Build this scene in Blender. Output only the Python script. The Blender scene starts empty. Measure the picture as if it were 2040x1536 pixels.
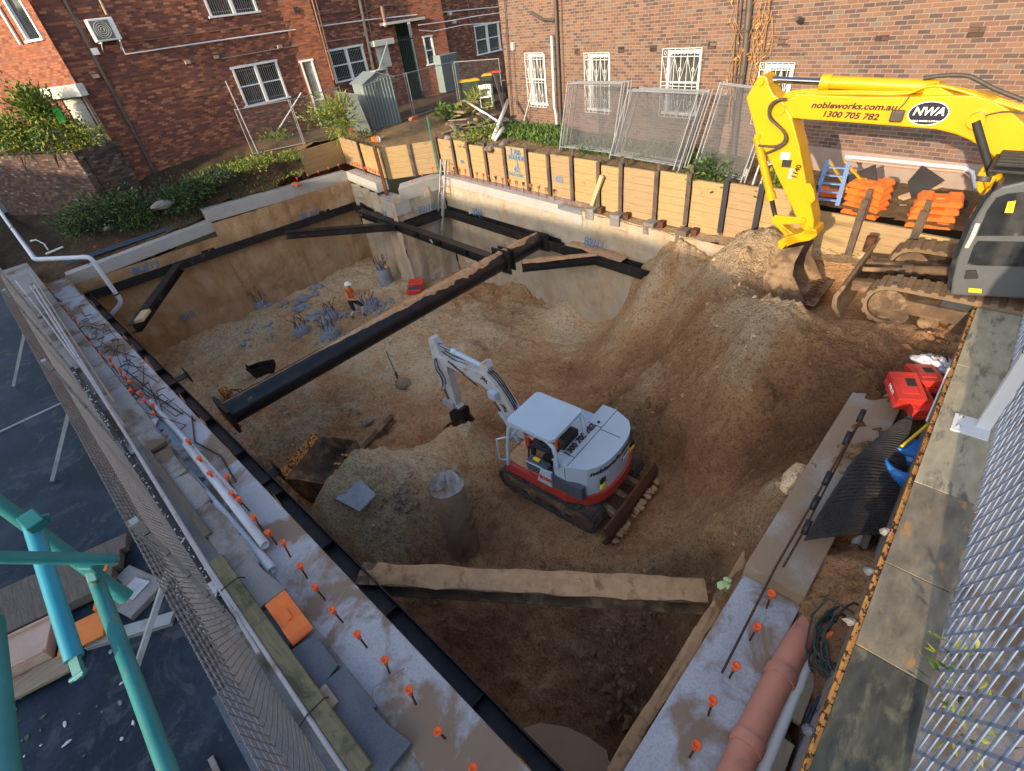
import bpy, math, random
import numpy as np
from mathutils import Vector as V3, Matrix as MX, noise as mnoise
random.seed(7)
SC = bpy.context.scene
COL = SC.collection
R = math.radians
PI = math.pi
# ---------------------------------------------------------------- camera
CAMH = 5.4                      # camera height over the ring beam, metres
FPX, PCX, PCY = 972.73, 1020.0, 768.0
def _basis():
    p, ro, th = R(37.8673), R(-8.6685), R(47.5)
    cp, sp, cr, sr = math.cos(p), math.sin(p), math.cos(ro), math.sin(ro)
    fwd = V3((0, cp, -sp)); up0 = V3((0, sp, cp)); r0 = V3((1, 0, 0))
    r = cr*r0 + sr*up0; u = -sr*r0 + cr*up0
    ex = V3((math.sin(th+PI/2), math.cos(th+PI/2), 0)); ey = V3((math.sin(th), math.cos(th), 0))
    f = lambda a: V3((a.dot(ex), a.dot(ey), a.z))
    return f(r), f(u), f(fwd)
CR, CU, CF = _basis()
EYE = V3((0, 0, CAMH))
def ray(px, py):
    return CR*((px-PCX)/FPX) - CU*((py-PCY)/FPX) + CF
def G(px, py, z=0.0):
    'surveyed point: photo pixel -> place at height z'
    d = ray(px, py); return EYE + d*((z-CAMH)/d.z)
def PLN(px, py, P, n):
    d = ray(px, py); return EYE + d*((V3(P)-EYE).dot(n)/d.dot(n))
def PY(px, py, y): return PLN(px, py, (0, y, 0), V3((0, 1, 0)))
def PXx(px, py, x): return PLN(px, py, (x, 0, 0), V3((1, 0, 0)))
def RD(px, py, dist): return EYE + ray(px, py).normalized()*dist
# ---------------------------------------------------------------- objects
def link(o, parent=None):
    COL.objects.link(o)
    if parent is not None: o.parent = parent
    return o
def tag(o, label=None, cat=None, group=None, kind=None):
    if label: o['label'] = label
    if cat: o['category'] = cat
    if group: o['group'] = group
    if kind: o['kind'] = kind
    return o
def thing(name, label, cat, loc=(0, 0, 0), rz=0.0, group=None):
    o = bpy.data.objects.new(name, None); o.empty_display_size = .2
    o.location = loc; o.rotation_euler = (0, 0, rz); link(o)
    return tag(o, label, cat, group)
def rootloc(p):
    v = V3((0, 0, 0))
    while p is not None: v = v + V3(p.location); p = p.parent
    return v
def copytree(o, parent=None):
    c = o.copy(); COL.objects.link(c)
    if parent is not None: c.parent = parent
    for ch in list(o.children): copytree(ch, c)
    return c
def frame(o, x, up=(0, 0, 1)):
    'matrix at o, local X along x, local Z near up'
    x = V3(x).normalized(); up = V3(up); y = up.cross(x)
    if y.length < 1e-6: y = V3((0, 1, 0)).cross(x)
    y.normalize(); z = x.cross(y)
    m = MX((x, y, z)).transposed().to_4x4(); m.translation = V3(o); return m
class MB:
    def __init__(s): s.v = []; s.f = []; s.s = []; s.m = []
    def add(s, vs, fs, smooth=False, mi=0):
        b = len(s.v); s.v += [tuple(p) for p in vs]
        s.f += [tuple(i+b for i in f) for f in fs]; s.s += [smooth]*len(fs); s.m += [mi]*len(fs)
        return s
    def box(s, c, d, M=None, mi=0):
        x, y, z = d[0]/2, d[1]/2, d[2]/2; c = V3(c)
        vs = [c+V3((a*x, b*y, e*z)) for a in (-1, 1) for b in (-1, 1) for e in (-1, 1)]
        if M is not None: vs = [M @ p for p in vs]
        return s.add(vs, [(0, 1, 3, 2), (4, 6, 7, 5), (0, 4, 5, 1), (2, 3, 7, 6), (0, 2, 6, 4), (1, 5, 7, 3)], False, mi)
    def bar(s, p, q, w, h, up=(0, 0, 1), mi=0):
        p, q = V3(p), V3(q); M = frame((p+q)/2, q-p, up)
        return s.box((0, 0, 0), ((q-p).length, w, h), M, mi)
    def hbeam(s, p, q, w, h, t=.02, up=(0, 0, 1), mi=0):
        'w = flange width, h = depth along up'
        p, q = V3(p), V3(q); M = frame((p+q)/2, q-p, up); L = (q-p).length
        s.box((0, 0, h/2-t/2), (L, w, t), M, mi); s.box((0, 0, -h/2+t/2), (L, w, t), M, mi)
        return s.box((0, 0, 0), (L, t*.8, h-2*t), M, mi)
    def tube(s, pts, r, n=8, mi=0, cap=True, closed=False):
        pts = [V3(p) for p in pts]; k = len(pts)
        rs = r if isinstance(r, (list, tuple)) else [r]*k
        t0 = (pts[1]-pts[0]).normalized()
        a = V3((0, 0, 1)) if abs(t0.z) < .9 else V3((1, 0, 0))
        nrm = t0.cross(a).normalized(); vs = []
        for i in range(k):
            if i == 0: t = pts[1]-pts[0]
            elif i == k-1: t = pts[-1]-pts[-2]
            else: t = (pts[i+1]-pts[i]).normalized() + (pts[i]-pts[i-1]).normalized()
            if t.length < 1e-9: t = t0
            t = t.normalized(); nrm = (nrm - t*nrm.dot(t))
            nrm = nrm.normalized() if nrm.length > 1e-6 else t.orthogonal().normalized()
            b = t.cross(nrm)
            for j in range(n):
                an = 2*PI*j/n; vs.append(pts[i] + (nrm*math.cos(an)+b*math.sin(an))*rs[i])
        fs = []
        for i in range(k-1):
            for j in range(n):
                fs.append((i*n+j, i*n+(j+1) % n, (i+1)*n+(j+1) % n, (i+1)*n+j))
        s.add(vs, fs, n > 5, mi)
        if cap:
            s.add(vs[:n], [tuple(range(n))[::-1]], False, mi); s.add(vs[-n:], [tuple(range(n))], False, mi)
        return s
    def pipe(s, p, q, ro, ri, n=20, mi=0):
        'open ended hollow pipe'
        p, q = V3(p), V3(q); M = frame(p, q-p); L = (q-p).length; vs = []
        for (x, r) in ((0, ro), (L, ro), (L, ri), (0, ri)):
            vs += [M @ V3((x, r*math.cos(2*PI*j/n), r*math.sin(2*PI*j/n))) for j in range(n)]
        fs = [(k*n+j, ((k+1) % 4)*n+j, ((k+1) % 4)*n+(j+1) % n, k*n+(j+1) % n) for k in range(4) for j in range(n)]
        return s.add(vs, fs, True, mi)
    def prism(s, poly, M, d, mi=0, smooth=False):
        'poly in local XY, extruded along local Z from 0 to d'
        n = len(poly); vs = [M @ V3((a, b, 0)) for a, b in poly] + [M @ V3((a, b, d)) for a, b in poly]
        s.add(vs, [tuple(range(n))[::-1], tuple(range(n, 2*n))], False, mi)
        return s.add(vs, [(i, (i+1) % n, n+(i+1) % n, n+i) for i in range(n)], smooth, mi)
    def lathe(s, prof, M=None, n=16, mi=0):
        M = M or MX(); vs = [M @ V3((r*math.cos(2*PI*j/n), r*math.sin(2*PI*j/n), z)) for r, z in prof for j in range(n)]
        k = len(prof); fs = [(i*n+j, i*n+(j+1) % n, (i+1)*n+(j+1) % n, (i+1)*n+j) for i in range(k-1) for j in range(n)]
        s.add(vs, fs, True, mi); s.add(vs[-n:], [tuple(range(n))], False, mi)
        return s.add(vs[:n], [tuple(range(n))[::-1]], False, mi)
    def quad(s, a, b, c, d, mi=0): return s.add([a, b, c, d], [(0, 1, 2, 3)], False, mi)
    def rock(s, c, r, seed, mi=0, flat=.6):
        rnd = random.Random(seed); vs = []; n = 7; c = V3(c); rz = rnd.random()*6; el = rnd.uniform(.6, 1.4)
        for i, (zz, rr) in enumerate(((-1, .55), (-.2, 1), (.5, .8), (1, .3))):
            for j in range(n):
                a = rz+2*PI*j/n; q = r*rr*rnd.uniform(.75, 1.2)
                vs.append(c+V3((q*math.cos(a)*el, q*math.sin(a)/el, r*flat*zz*rnd.uniform(.8, 1.1))))
        fs = [(i*n+j, i*n+(j+1) % n, (i+1)*n+(j+1) % n, (i+1)*n+j) for i in range(3) for j in range(n)]
        fs += [tuple(range(n))[::-1], tuple(range(3*n, 4*n))]
        return s.add(vs, fs, False, mi)
    def leaf(s, p, d, L, W, mi=0, rnd=random):
        d = V3(d).normalized(); sd = d.cross(V3((rnd.uniform(-1, 1), rnd.uniform(-1, 1), rnd.uniform(.2, 1)))).normalized()
        p = V3(p); n = d.cross(sd)
        return s.add([p, p+d*L*.5+sd*W*.5+n*W*.1, p+d*L, p+d*L*.5-sd*W*.5+n*W*.1], [(0, 1, 2, 3)], False, mi)
    def build(s, name, mats, parent=None, local=False, bevel=0, solid=0):
        me = bpy.data.meshes.new(name)
        off = V3((0, 0, 0)) if (parent is None or local) else rootloc(parent)
        vs = s.v if off.length == 0 else [(a-off.x, b-off.y, c-off.z) for a, b, c in s.v]
        me.from_pydata(vs, [], s.f)
        if not isinstance(mats, (list, tuple)): mats = [mats]
        for m in mats: me.materials.append(m)
        me.polygons.foreach_set('use_smooth', s.s); me.polygons.foreach_set('material_index', s.m)
        me.update()
        o = link(bpy.data.objects.new(name, me), parent)
        if bevel:
            b = o.modifiers.new('bevel', 'BEVEL'); b.width = bevel; b.segments = 2; b.limit_method = 'ANGLE'; b.angle_limit = R(40)
            b.harden_normals = False
        return o
def text_mesh(body, size, mat, name, parent, M, shear=0.0, bold=0.0, depth=.002, align='CENTER', sx=1.0, local=True):
    cu = bpy.data.curves.new('t', 'FONT'); cu.body = body; cu.size = size; cu.shear = shear; cu.offset = bold
    cu.extrude = depth; cu.align_x = align; cu.align_y = 'CENTER'; cu.resolution_u = 3
    o = bpy.data.objects.new('t', cu); COL.objects.link(o)
    dg = bpy.context.evaluated_depsgraph_get(); me = bpy.data.meshes.new_from_object(o.evaluated_get(dg))
    bpy.data.objects.remove(o); bpy.data.curves.remove(cu)
    S = MX.Diagonal((sx, 1, 1, 1)); MM = M @ S
    if parent is not None and not local: MM = MX.Translation(-rootloc(parent)) @ MM
    me.transform(MM); me.materials.clear(); me.materials.append(mat); me.name = name
    return link(bpy.data.objects.new(name, me), parent)
def txtM(o, right, up):
    r = V3(right).normalized(); u = V3(up); u = (u-r*u.dot(r)).normalized(); n = r.cross(u)
    m = MX((r, u, n)).transposed().to_4x4(); m.translation = V3(o); return m
ORD = ['first', 'second', 'third', 'fourth', 'fifth', 'sixth', 'seventh', 'eighth', 'ninth', 'tenth', 'eleventh', 'twelfth',
       'thirteenth', 'fourteenth', 'fifteenth', 'sixteenth', 'seventeenth', 'eighteenth', 'nineteenth', 'twentieth']
# ---------------------------------------------------------------- noise / height fields
_rs = np.random.RandomState(3); _T = _rs.rand(256, 256)
def vnoise(x, y):
    xi = np.floor(x).astype(int); yi = np.floor(y).astype(int); fx = x-xi; fy = y-yi
    fx = fx*fx*(3-2*fx); fy = fy*fy*(3-2*fy); g = lambda a, b: _T[a % 256, b % 256]
    return (g(xi, yi)*(1-fx)+g(xi+1, yi)*fx)*(1-fy) + (g(xi, yi+1)*(1-fx)+g(xi+1, yi+1)*fx)*fy
def fbm(x, y, o=4, rough=.5):
    a = 1.0; t = 0; s = 0
    for k in range(o):
        t = t+a*(vnoise(x*2**k+17*k, y*2**k+31*k)-.5); s += a; a *= rough
    return t/s*2
def ridged(x, y, o=3):
    a = 1.0; t = 0; s = 0
    for k in range(o):
        t = t+a*(1-np.abs(2*vnoise(x*2**k+7*k, y*2**k+13*k)-1)); s += a; a *= .5
    return t/s
class RBF:
    'thin plate surface through surveyed points'
    def __init__(s, P, Z, reg=.05):
        P = np.array(P, float); Z = np.array(Z, float); n = len(P); s.P = P
        K = s.k(np.linalg.norm(P[:, None]-P[None], axis=2)) + np.eye(n)*reg
        A = np.zeros((n+3, n+3)); A[:n, :n] = K; A[:n, n] = 1; A[:n, n+1:] = P; A[n, :n] = 1; A[n+1:, :n] = P.T
        s.w = np.linalg.solve(A, np.concatenate([Z, [0, 0, 0]]))
    def k(s, r): return np.where(r > 1e-9, r*r*np.log(r+1e-12), 0)
    def __call__(s, x, y):
        sh = np.shape(x); q = np.stack([np.ravel(x), np.ravel(y)], 1); n = len(s.P); out = np.zeros(len(q))
        for i in range(0, len(q), 20000):
            b = q[i:i+20000]; out[i:i+20000] = s.k(np.linalg.norm(b[:, None]-s.P[None], axis=2)) @ s.w[:n] + s.w[n] + b @ s.w[n+1:]
        return out.reshape(sh)
def inpoly(x, y, poly):
    x = np.asarray(x); ins = np.zeros(x.shape, bool); n = len(poly)
    for i in range(n):
        (x0, y0), (x1, y1) = poly[i], poly[(i+1) % n]
        c = ((y0 > y) != (y1 > y)) & (x < (x1-x0)*(y-y0)/((y1-y0) if y1 != y0 else 1e-9)+x0); ins ^= c
    return ins
def heightfield(name, x0, x1, y0, y1, res, zf, mat, poly=None, attrs=None):
    nx = int((x1-x0)/res)+1; ny = int((y1-y0)/res)+1
    X, Y = np.meshgrid(np.linspace(x0, x1, nx), np.linspace(y0, y1, ny), indexing='ij'); Z = zf(X, Y)
    vs = np.stack([X, Y, Z], 2).reshape(-1, 3)
    i = np.arange(nx-1)[:, None]*ny+np.arange(ny-1)[None]
    F = np.stack([i, i+ny, i+ny+1, i+1], 2)
    if poly is not None:
        cx = (X[:-1, :-1]+X[1:, 1:])/2; cy = (Y[:-1, :-1]+Y[1:, 1:])/2; F = F[inpoly(cx, cy, poly)]
    F = F.reshape(-1, 4)
    used = np.unique(F); mp = -np.ones(len(vs), int); mp[used] = np.arange(len(used)); F = mp[F]; v2 = vs[used]
    me = bpy.data.meshes.new(name); me.vertices.add(len(v2)); me.vertices.foreach_set('co', v2.ravel())
    me.loops.add(F.size); me.loops.foreach_set('vertex_index', F.ravel().astype(np.int32))
    me.polygons.add(len(F)); me.polygons.foreach_set('loop_start', (np.arange(len(F))*4).astype(np.int32))
    me.update(calc_edges=True); me.validate()
    me.polygons.foreach_set('use_smooth', [True]*len(me.polygons)); me.materials.append(mat)
    for k, fn in (attrs or {}).items():
        a = me.attributes.new(k, 'FLOAT', 'POINT'); a.data.foreach_set('value', fn(v2[:, 0], v2[:, 1]).astype(np.float32))
    return link(bpy.data.objects.new(name, me))
# ================================================================ materials (all procedural)
class NT:
    def __init__(s, name):
        s.m = bpy.data.materials.new(name); s.m.use_nodes = True; s.t = s.m.node_tree; s.n = s.t.nodes
        s.b = s.n['Principled BSDF']
    def node(s, typ, **kw):
        n = s.n.new(typ)
        for k, v in kw.items():
            if k.startswith('i_'):
                key = k[2:].replace('_', ' ')
                n.inputs[int(key) if key.isdigit() else key].default_value = v
            else: setattr(n, k, v)
        return n
    def l(s, a, b): s.t.links.new(a, b)
    def coords(s, scale=(1, 1, 1), which='Object'):
        t = s.node('ShaderNodeTexCoord'); mp = s.node('ShaderNodeMapping'); mp.inputs['Scale'].default_value = scale
        s.l(t.outputs[which], mp.inputs['Vector']); return mp.outputs['Vector']
    def noise(s, vec, sc, det=4, rough=.55, dist=0):
        n = s.node('ShaderNodeTexNoise'); n.inputs['Scale'].default_value = sc; n.inputs['Detail'].default_value = det
        n.inputs['Roughness'].default_value = rough; n.inputs['Distortion'].default_value = dist
        s.l(vec, n.inputs['Vector']); return n.outputs['Fac']
    def ramp(s, fac, stops, interp='LINEAR'):
        r = s.node('ShaderNodeValToRGB'); r.color_ramp.interpolation = interp; e = r.color_ramp.elements
        while len(e) < len(stops): e.new(.5)
        for i, (p, c) in enumerate(stops):
            e[i].position = p
            e[i].color = (c, c, c, 1) if isinstance(c, (int, float)) else (*c, 1)
        s.l(fac, r.inputs['Fac']); return r.outputs['Color']
    def mix(s, fac, a, b, mode='MIX'):
        m = s.node('ShaderNodeMix', data_type='RGBA', blend_type=mode)
        for sock, v in ((m.inputs[0], fac), (m.inputs[6], a), (m.inputs[7], b)):
            if hasattr(v, 'links') or isinstance(v, bpy.types.NodeSocket): s.l(v, sock)
            elif isinstance(v, (int, float)): sock.default_value = v if sock == m.inputs[0] else (v, v, v, 1)
            else: sock.default_value = (*v, 1)
        return m.outputs[2]
    def math(s, op, a, b=0.0):
        m = s.node('ShaderNodeMath', operation=op)
        for i, v in enumerate((a, b)):
            if isinstance(v, bpy.types.NodeSocket): s.l(v, m.inputs[i])
            else: m.inputs[i].default_value = v
        return m.outputs[0]
    def bump(s, h, st=.3, d=.02, prev=None):
        b = s.node('ShaderNodeBump'); b.inputs['Strength'].default_value = st; b.inputs['Distance'].default_value = d
        s.l(h, b.inputs['Height'])
        if prev is not None: s.l(prev, b.inputs['Normal'])
        return b.outputs['Normal']
    def out(s, col, rough=.7, metal=0.0, nrm=None, spec=.4):
        for k, v in (('Base Color', col), ('Roughness', rough), ('Metallic', metal), ('Normal', nrm), ('Specular IOR Level', spec)):
            if v is None: continue
            if isinstance(v, bpy.types.NodeSocket): s.l(v, s.b.inputs[k])
            elif k == 'Base Color': s.b.inputs[k].default_value = (*v, 1)
            else: s.b.inputs[k].default_value = v
        return s.m
def simple(name, c1, c2=None, rough=.6, metal=0.0, sc=6.0, bump=.0, bsc=60.0, dirt=None, dth=(.5, .65), dsc=3.0, spec=.4, stretch=(1, 1, 1)):
    t = NT(name); v = t.coords(stretch); col = c1
    if c2 is not None: col = t.ramp(t.noise(v, sc, 5, .6), [(.3, c1), (.7, c2)])
    ro = rough
    if dirt is not None:
        f = t.ramp(t.noise(v, dsc, 7, .65, .3), [(dth[0], 0.0), (dth[1], 1.0)]); col = t.mix(f, col, dirt)
        ro = t.math('ADD', rough, t.math('MULTIPLY', f, .25))
    nr = t.bump(t.noise(v, bsc, 4), bump, .01) if bump else None
    return t.out(col, ro, metal, nr, spec)
def soil_mat(name, cols, fine=1.0, wet=False):
    t = NT(name); v = t.coords()
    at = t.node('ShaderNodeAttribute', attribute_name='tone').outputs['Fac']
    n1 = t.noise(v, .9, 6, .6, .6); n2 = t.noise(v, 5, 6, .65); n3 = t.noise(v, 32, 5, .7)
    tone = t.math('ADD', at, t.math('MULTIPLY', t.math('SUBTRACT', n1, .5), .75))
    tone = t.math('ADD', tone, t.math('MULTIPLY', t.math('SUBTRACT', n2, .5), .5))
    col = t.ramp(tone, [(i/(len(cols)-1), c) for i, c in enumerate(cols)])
    col = t.mix(t.ramp(n3, [(.36, .85), (.5, 0.0)]), col, t.mix(.7, col, (.055, .03, .019)))  # hollows of the fine bump darkened in colour to stand in for shading
    n4 = t.noise(v, 11, 6, .72, .7); col = t.mix(t.ramp(n4, [(.38, .75), (.5, 0.0)]), col, t.mix(.6, col, (.075, .038, .02)))
    col = t.mix(t.ramp(n3, [(.58, 0.0), (.75, .45)]), col, (.42, .29, .18))
    vo = t.node('ShaderNodeTexVoronoi'); vo.inputs['Scale'].default_value = 14; t.l(v, vo.inputs['Vector'])
    h = t.math('ADD', t.math('MULTIPLY', n3, .6), t.math('MULTIPLY', t.math('SUBTRACT', 1.0, vo.outputs['Distance']), .3))
    h = t.math('ADD', h, t.math('MULTIPLY', t.noise(v, 110, 3, .7), .25))
    at2 = t.node('ShaderNodeAttribute', attribute_name='rough').outputs['Fac']
    b = t.node('ShaderNodeBump'); b.inputs['Distance'].default_value = .16*fine
    t.l(h, b.inputs['Height']); t.l(at2, b.inputs['Strength'])
    return t.out(col, .95, 0, b.outputs['Normal'], .15)
def brick_mat(name, stops, mortar, bw=.24, bh=.086, ms=.008, tilt=.0, stain=None):
    'local X+Y along the wall, Z up'
    t = NT(name); tc = t.node('ShaderNodeTexCoord'); sx = t.node('ShaderNodeSeparateXYZ'); t.l(tc.outputs['Object'], sx.inputs[0])
    cx = t.node('ShaderNodeCombineXYZ'); t.l(t.math('ADD', sx.outputs[0], sx.outputs[1]), cx.inputs[0]); t.l(sx.outputs[2], cx.inputs[1])
    wob = t.node('ShaderNodeVectorMath', operation='ADD'); t.l(cx.outputs[0], wob.inputs[0])
    nz = t.node('ShaderNodeTexNoise'); nz.inputs['Scale'].default_value = 3; t.l(cx.outputs[0], nz.inputs['Vector'])
    sc = t.node('ShaderNodeVectorMath', operation='SCALE'); t.l(nz.outputs['Color'], sc.inputs[0]); sc.inputs['Scale'].default_value = .012; t.l(sc.outputs[0], wob.inputs[1])
    br = t.node('ShaderNodeTexBrick'); t.l(wob.outputs[0], br.inputs['Vector'])
    for k, v in (('Scale', 1.0), ('Mortar Size', ms), ('Mortar Smooth', .25), ('Brick Width', bw), ('Row Height', bh), ('Bias', 0.0)): br.inputs[k].default_value = v
    br.inputs['Color1'].default_value = (0, 0, 0, 1); br.inputs['Color2'].default_value = (1, 1, 1, 1); br.inputs['Mortar'].default_value = (.5, .5, .5, 1)
    rnd = t.node('ShaderNodeSeparateColor'); t.l(br.outputs['Color'], rnd.inputs[0]); rv = rnd.outputs[0]
    big = t.noise(cx.outputs[0], .7, 5, .6); f2 = t.noise(cx.outputs[0], 24, 4, .7)
    val = t.math('ADD', rv, t.math('MULTIPLY', t.math('SUBTRACT', big, .5), .5)); val = t.math('ADD', val, t.math('MULTIPLY', t.math('SUBTRACT', f2, .5), .35))
    col = t.ramp(val, stops)
    if stain:
        col = t.mix(t.ramp(t.noise(cx.outputs[0], .45, 6, .7), [(.52, 0.0), (.72, .7)]), col, stain)
    mcol = t.mix(t.math('MULTIPLY', f2, .8), mortar, tuple(c*.5 for c in mortar))
    col = t.mix(br.outputs['Fac'], col, mcol)
    h = t.math('ADD', t.math('MULTIPLY', t.math('SUBTRACT', 1.0, br.outputs['Fac']), .8), t.math('MULTIPLY', f2, .5))
    nr = t.bump(h, .55, .012)
    if tilt:
        wn = t.node('ShaderNodeTexWhiteNoise', noise_dimensions='1D'); t.l(t.math('MULTIPLY', rv, 917.0), wn.inputs['W'])
        sb = t.node('ShaderNodeVectorMath', operation='SUBTRACT'); t.l(wn.outputs['Color'], sb.inputs[0]); sb.inputs[1].default_value = (.5, .5, .5)
        s2 = t.node('ShaderNodeVectorMath', operation='SCALE'); t.l(sb.outputs[0], s2.inputs[0]); s2.inputs['Scale'].default_value = tilt
        a2 = t.node('ShaderNodeVectorMath', operation='ADD'); t.l(s2.outputs[0], a2.inputs[0]); t.l(nr, a2.inputs[1])
        n2 = t.node('ShaderNodeVectorMath', operation='NORMALIZE'); t.l(a2.outputs[0], n2.inputs[0]); nr = n2.outputs[0]
    return t.out(col, .85, 0, nr, .25)
def wood_mat(name, c1, c2, axis=0, sc=3.0, rough=.75, board=None, dirt=None, dth=(.55, .7)):
    t = NT(name); st = [14, 14, 14]; st[axis] = .9; v = t.coords(tuple(st)); v0 = t.coords()
    g = t.noise(v, sc, 6, .65, .8); col = t.ramp(g, [(.28, c1), (.72, c2)])
    kn = t.noise(v0, 2.3, 3, .5); col = t.mix(t.ramp(kn, [(.66, 0.0), (.74, .55)]), col, tuple(c*.45 for c in c1))
    if dirt: col = t.mix(t.ramp(t.noise(v0, 1.3, 7, .7, .5), [(dth[0], 0.0), (dth[1], .9)]), col, dirt)
    return t.out(col, rough, 0, t.bump(g, .25, .01), .3)
def concrete_mat(name, c1, c2, soil=None, th=(.52, .62), sc=1.2, rough=.8):
    t = NT(name); v = t.coords(); n = t.noise(v, sc, 7, .65, .5); f = t.noise(v, 40, 4, .7)
    col = t.ramp(n, [(.3, c1), (.7, c2)]); col = t.mix(t.ramp(f, [(.4, .35), (.55, 0.0)]), col, tuple(c*.55 for c in c1))
    ro = rough
    if soil:
        k = t.ramp(t.noise(v, 1.05, 8, .62, .4), [(th[0], 0.0), (th[1], 1.0)]); col = t.mix(k, col, soil)
        ro = t.math('ADD', rough-.15, t.math('MULTIPLY', k, .3))
    return t.out(col, ro, 0, t.bump(t.math('ADD', f, n), .25, .01), .4)
M = {}
SAND = [(.66, .48, .29), (.60, .365, .185), (.51, .262, .120), (.36, .172, .080), (.235, .112, .056)]
M['soil'] = soil_mat('excavated_soil', SAND)
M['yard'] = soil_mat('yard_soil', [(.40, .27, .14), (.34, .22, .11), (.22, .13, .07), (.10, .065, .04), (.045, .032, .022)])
M['brick_l'] = brick_mat('brick_red', [(0, (.12, .05, .042)), (.3, (.165, .058, .041)), (.55, (.22, .07, .043)), (.8, (.33, .115, .06)), (1, (.44, .175, .09))], (.15, .10, .08), tilt=.30)
M['brick_pier'] = brick_mat('brick_orange', [(0, (.17, .055, .032)), (.4, (.27, .085, .042)), (.8, (.35, .12, .055)), (1, (.2, .1, .08))], (.17, .11, .08), tilt=.08)
M['brick_r'] = brick_mat('brick_brown', [(0, (.085, .06, .062)), (.25, (.135, .082, .068)), (.5, (.185, .098, .068)), (.78, (.225, .122, .083)), (1, (.16, .13, .11))], (.33, .27, .2), tilt=.05, stain=(.15, .1, .08))
M['brick_dark'] = brick_mat('brick_footing', [(0, (.04, .03, .028)), (.5, (.085, .05, .04)), (.9, (.15, .085, .06)), (1, (.22, .18, .16))], (.06, .05, .045), tilt=.05)
M['timber'] = wood_mat('pine_sleeper', (.32, .215, .095), (.46, .325, .155))
M['timber2'] = wood_mat('pine_sleeper_worn', (.29, .19, .095), (.41, .29, .16))
M['timber_x'] = wood_mat('pine_board', (.48, .32, .16), (.66, .48, .27))
M['timber_y'] = wood_mat('grey_board', (.20, .15, .10), (.34, .26, .18), axis=1)
M['oldwood'] = wood_mat('weathered_timber', (.07, .055, .045), (.17, .14, .11), sc=4)
M['mosswood'] = wood_mat('mossy_beam', (.13, .11, .055), (.23, .2, .12), dirt=(.05, .055, .025), dth=(.5, .62))
M['pinkply'] = simple('pink_formply', (.42, .27, .2), (.5, .34, .26), .6, dirt=(.2, .14, .1), dth=(.6, .75))
M['conc'] = concrete_mat('ring_beam_concrete', (.36, .345, .33), (.46, .44, .41))
M['conc_dirty'] = concrete_mat('ring_beam_muddy', (.33, .335, .36), (.43, .43, .45), soil=(.235, .165, .115), th=(.49, .57))
M['conc_sand'] = concrete_mat('ring_beam_sandy', (.30, .27, .24), (.37, .33, .28), soil=(.28, .195, .125), th=(.38, .52))
M['conc_old'] = concrete_mat('old_concrete', (.19, .18, .175), (.29, .275, .26), soil=(.14, .10, .07), th=(.5, .6))
M['slate'] = concrete_mat('grey_slate', (.075, .085, .105), (.13, .14, .16), soil=(.2, .17, .14), th=(.6, .68))
M['pile'] = concrete_mat('bored_pile', (.23, .165, .11), (.31, .235, .165), soil=(.15, .09, .052), th=(.5, .6), sc=2.2)
M['rubble'] = concrete_mat('broken_concrete', (.20, .215, .24), (.31, .325, .35), sc=4)
M['steel'] = simple('black_steel', (.020, .019, .021), (.045, .04, .04), .5, .55, 3, .15, 40, dirt=(.16, .10, .06), dth=(.6, .72), dsc=2.2)
M['steel_pipe'] = simple('black_tube_steel', (.012, .013, .017), (.028, .028, .033), .32, .4, 3, .06, 30, dirt=(.15, .095, .055), dth=(.62, .7), dsc=1.6)
M['steel_mud'] = simple('muddy_steel', (.075, .048, .032), (.17, .105, .06), .85, .1, 4, .3, 40, dirt=(.30, .2, .115), dth=(.5, .62), dsc=2.5)
M['rust'] = simple('rusty_steel', (.085, .036, .020), (.15, .065, .032), .85, .25, 9, .25, 70, dirt=(.04, .025, .02), dth=(.55, .7))
M['pilesteel'] = simple('soldier_pile_steel', (.10, .075, .06), (.17, .115, .08), .7, .35, 5, .2, 60, dirt=(.07, .07, .075), dth=(.5, .6))
M['rebar'] = simple('rebar_steel', (.06, .03, .022), (.12, .055, .034), .85, .3, 30)
M['cap'] = simple('orange_cap', (.86, .125, .018), (.72, .10, .02), .45, sc=20)
M['capblk'] = simple('black_cap', (.014, .014, .016), None, .5)
M['orange'] = simple('orange_plastic', (.85, .20, .035), (.70, .15, .03), .5, sc=5, dirt=(.4, .22, .12), dth=(.62, .78))
M['pvc'] = simple('grey_pvc', (.52, .55, .60), (.58, .60, .64), .38, sc=2, dirt=(.33, .29, .26), dth=(.62, .74))
M['pvcw'] = simple('white_pvc', (.68, .68, .66), (.74, .74, .72), .4, sc=2, dirt=(.40, .34, .28), dth=(.62, .75))
M['conduit'] = simple('grey_conduit', (.40, .37, .37), (.48, .45, .46), .4, sc=3, dirt=(.26, .18, .15), dth=(.55, .7))
M['white'] = simple('white_paint', (.76, .76, .74), (.70, .70, .68), .5, sc=4, dirt=(.45, .4, .35), dth=(.66, .82))
M['whitesteel'] = simple('white_powdercoat', (.72, .72, .72), (.66, .66, .66), .4, sc=3, dirt=(.42, .4, .38), dth=(.68, .85))
M['offwhite'] = simple('cream_paint', (.62, .59, .52), (.55, .52, .46), .6, sc=3, dirt=(.3, .26, .2), dth=(.6, .75))
M['galv'] = simple('galvanised_steel', (.34, .35, .36), (.48, .49, .50), .5, .25, 7)
M['galvpost'] = simple('galvanised_post', (.27, .28, .27), (.36, .36, .35), .55, .3, 4, dirt=(.17, .16, .15), dth=(.55, .7))
M['wire'] = simple('zinc_wire', (.20, .20, .20), None, .5, .3)
M['fence'] = simple('fence_tube', (.24, .245, .25), (.32, .32, .32), .5, .3, 7)
M['clod'] = simple('damp_clod', (.20, .10, .052), (.30, .155, .08), .95, sc=6)
M['meshl'] = simple('mesh_screen', (.16, .155, .16), (.25, .235, .235), .5, .45, 9, dirt=(.28, .2, .16), dth=(.58, .72))
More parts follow.
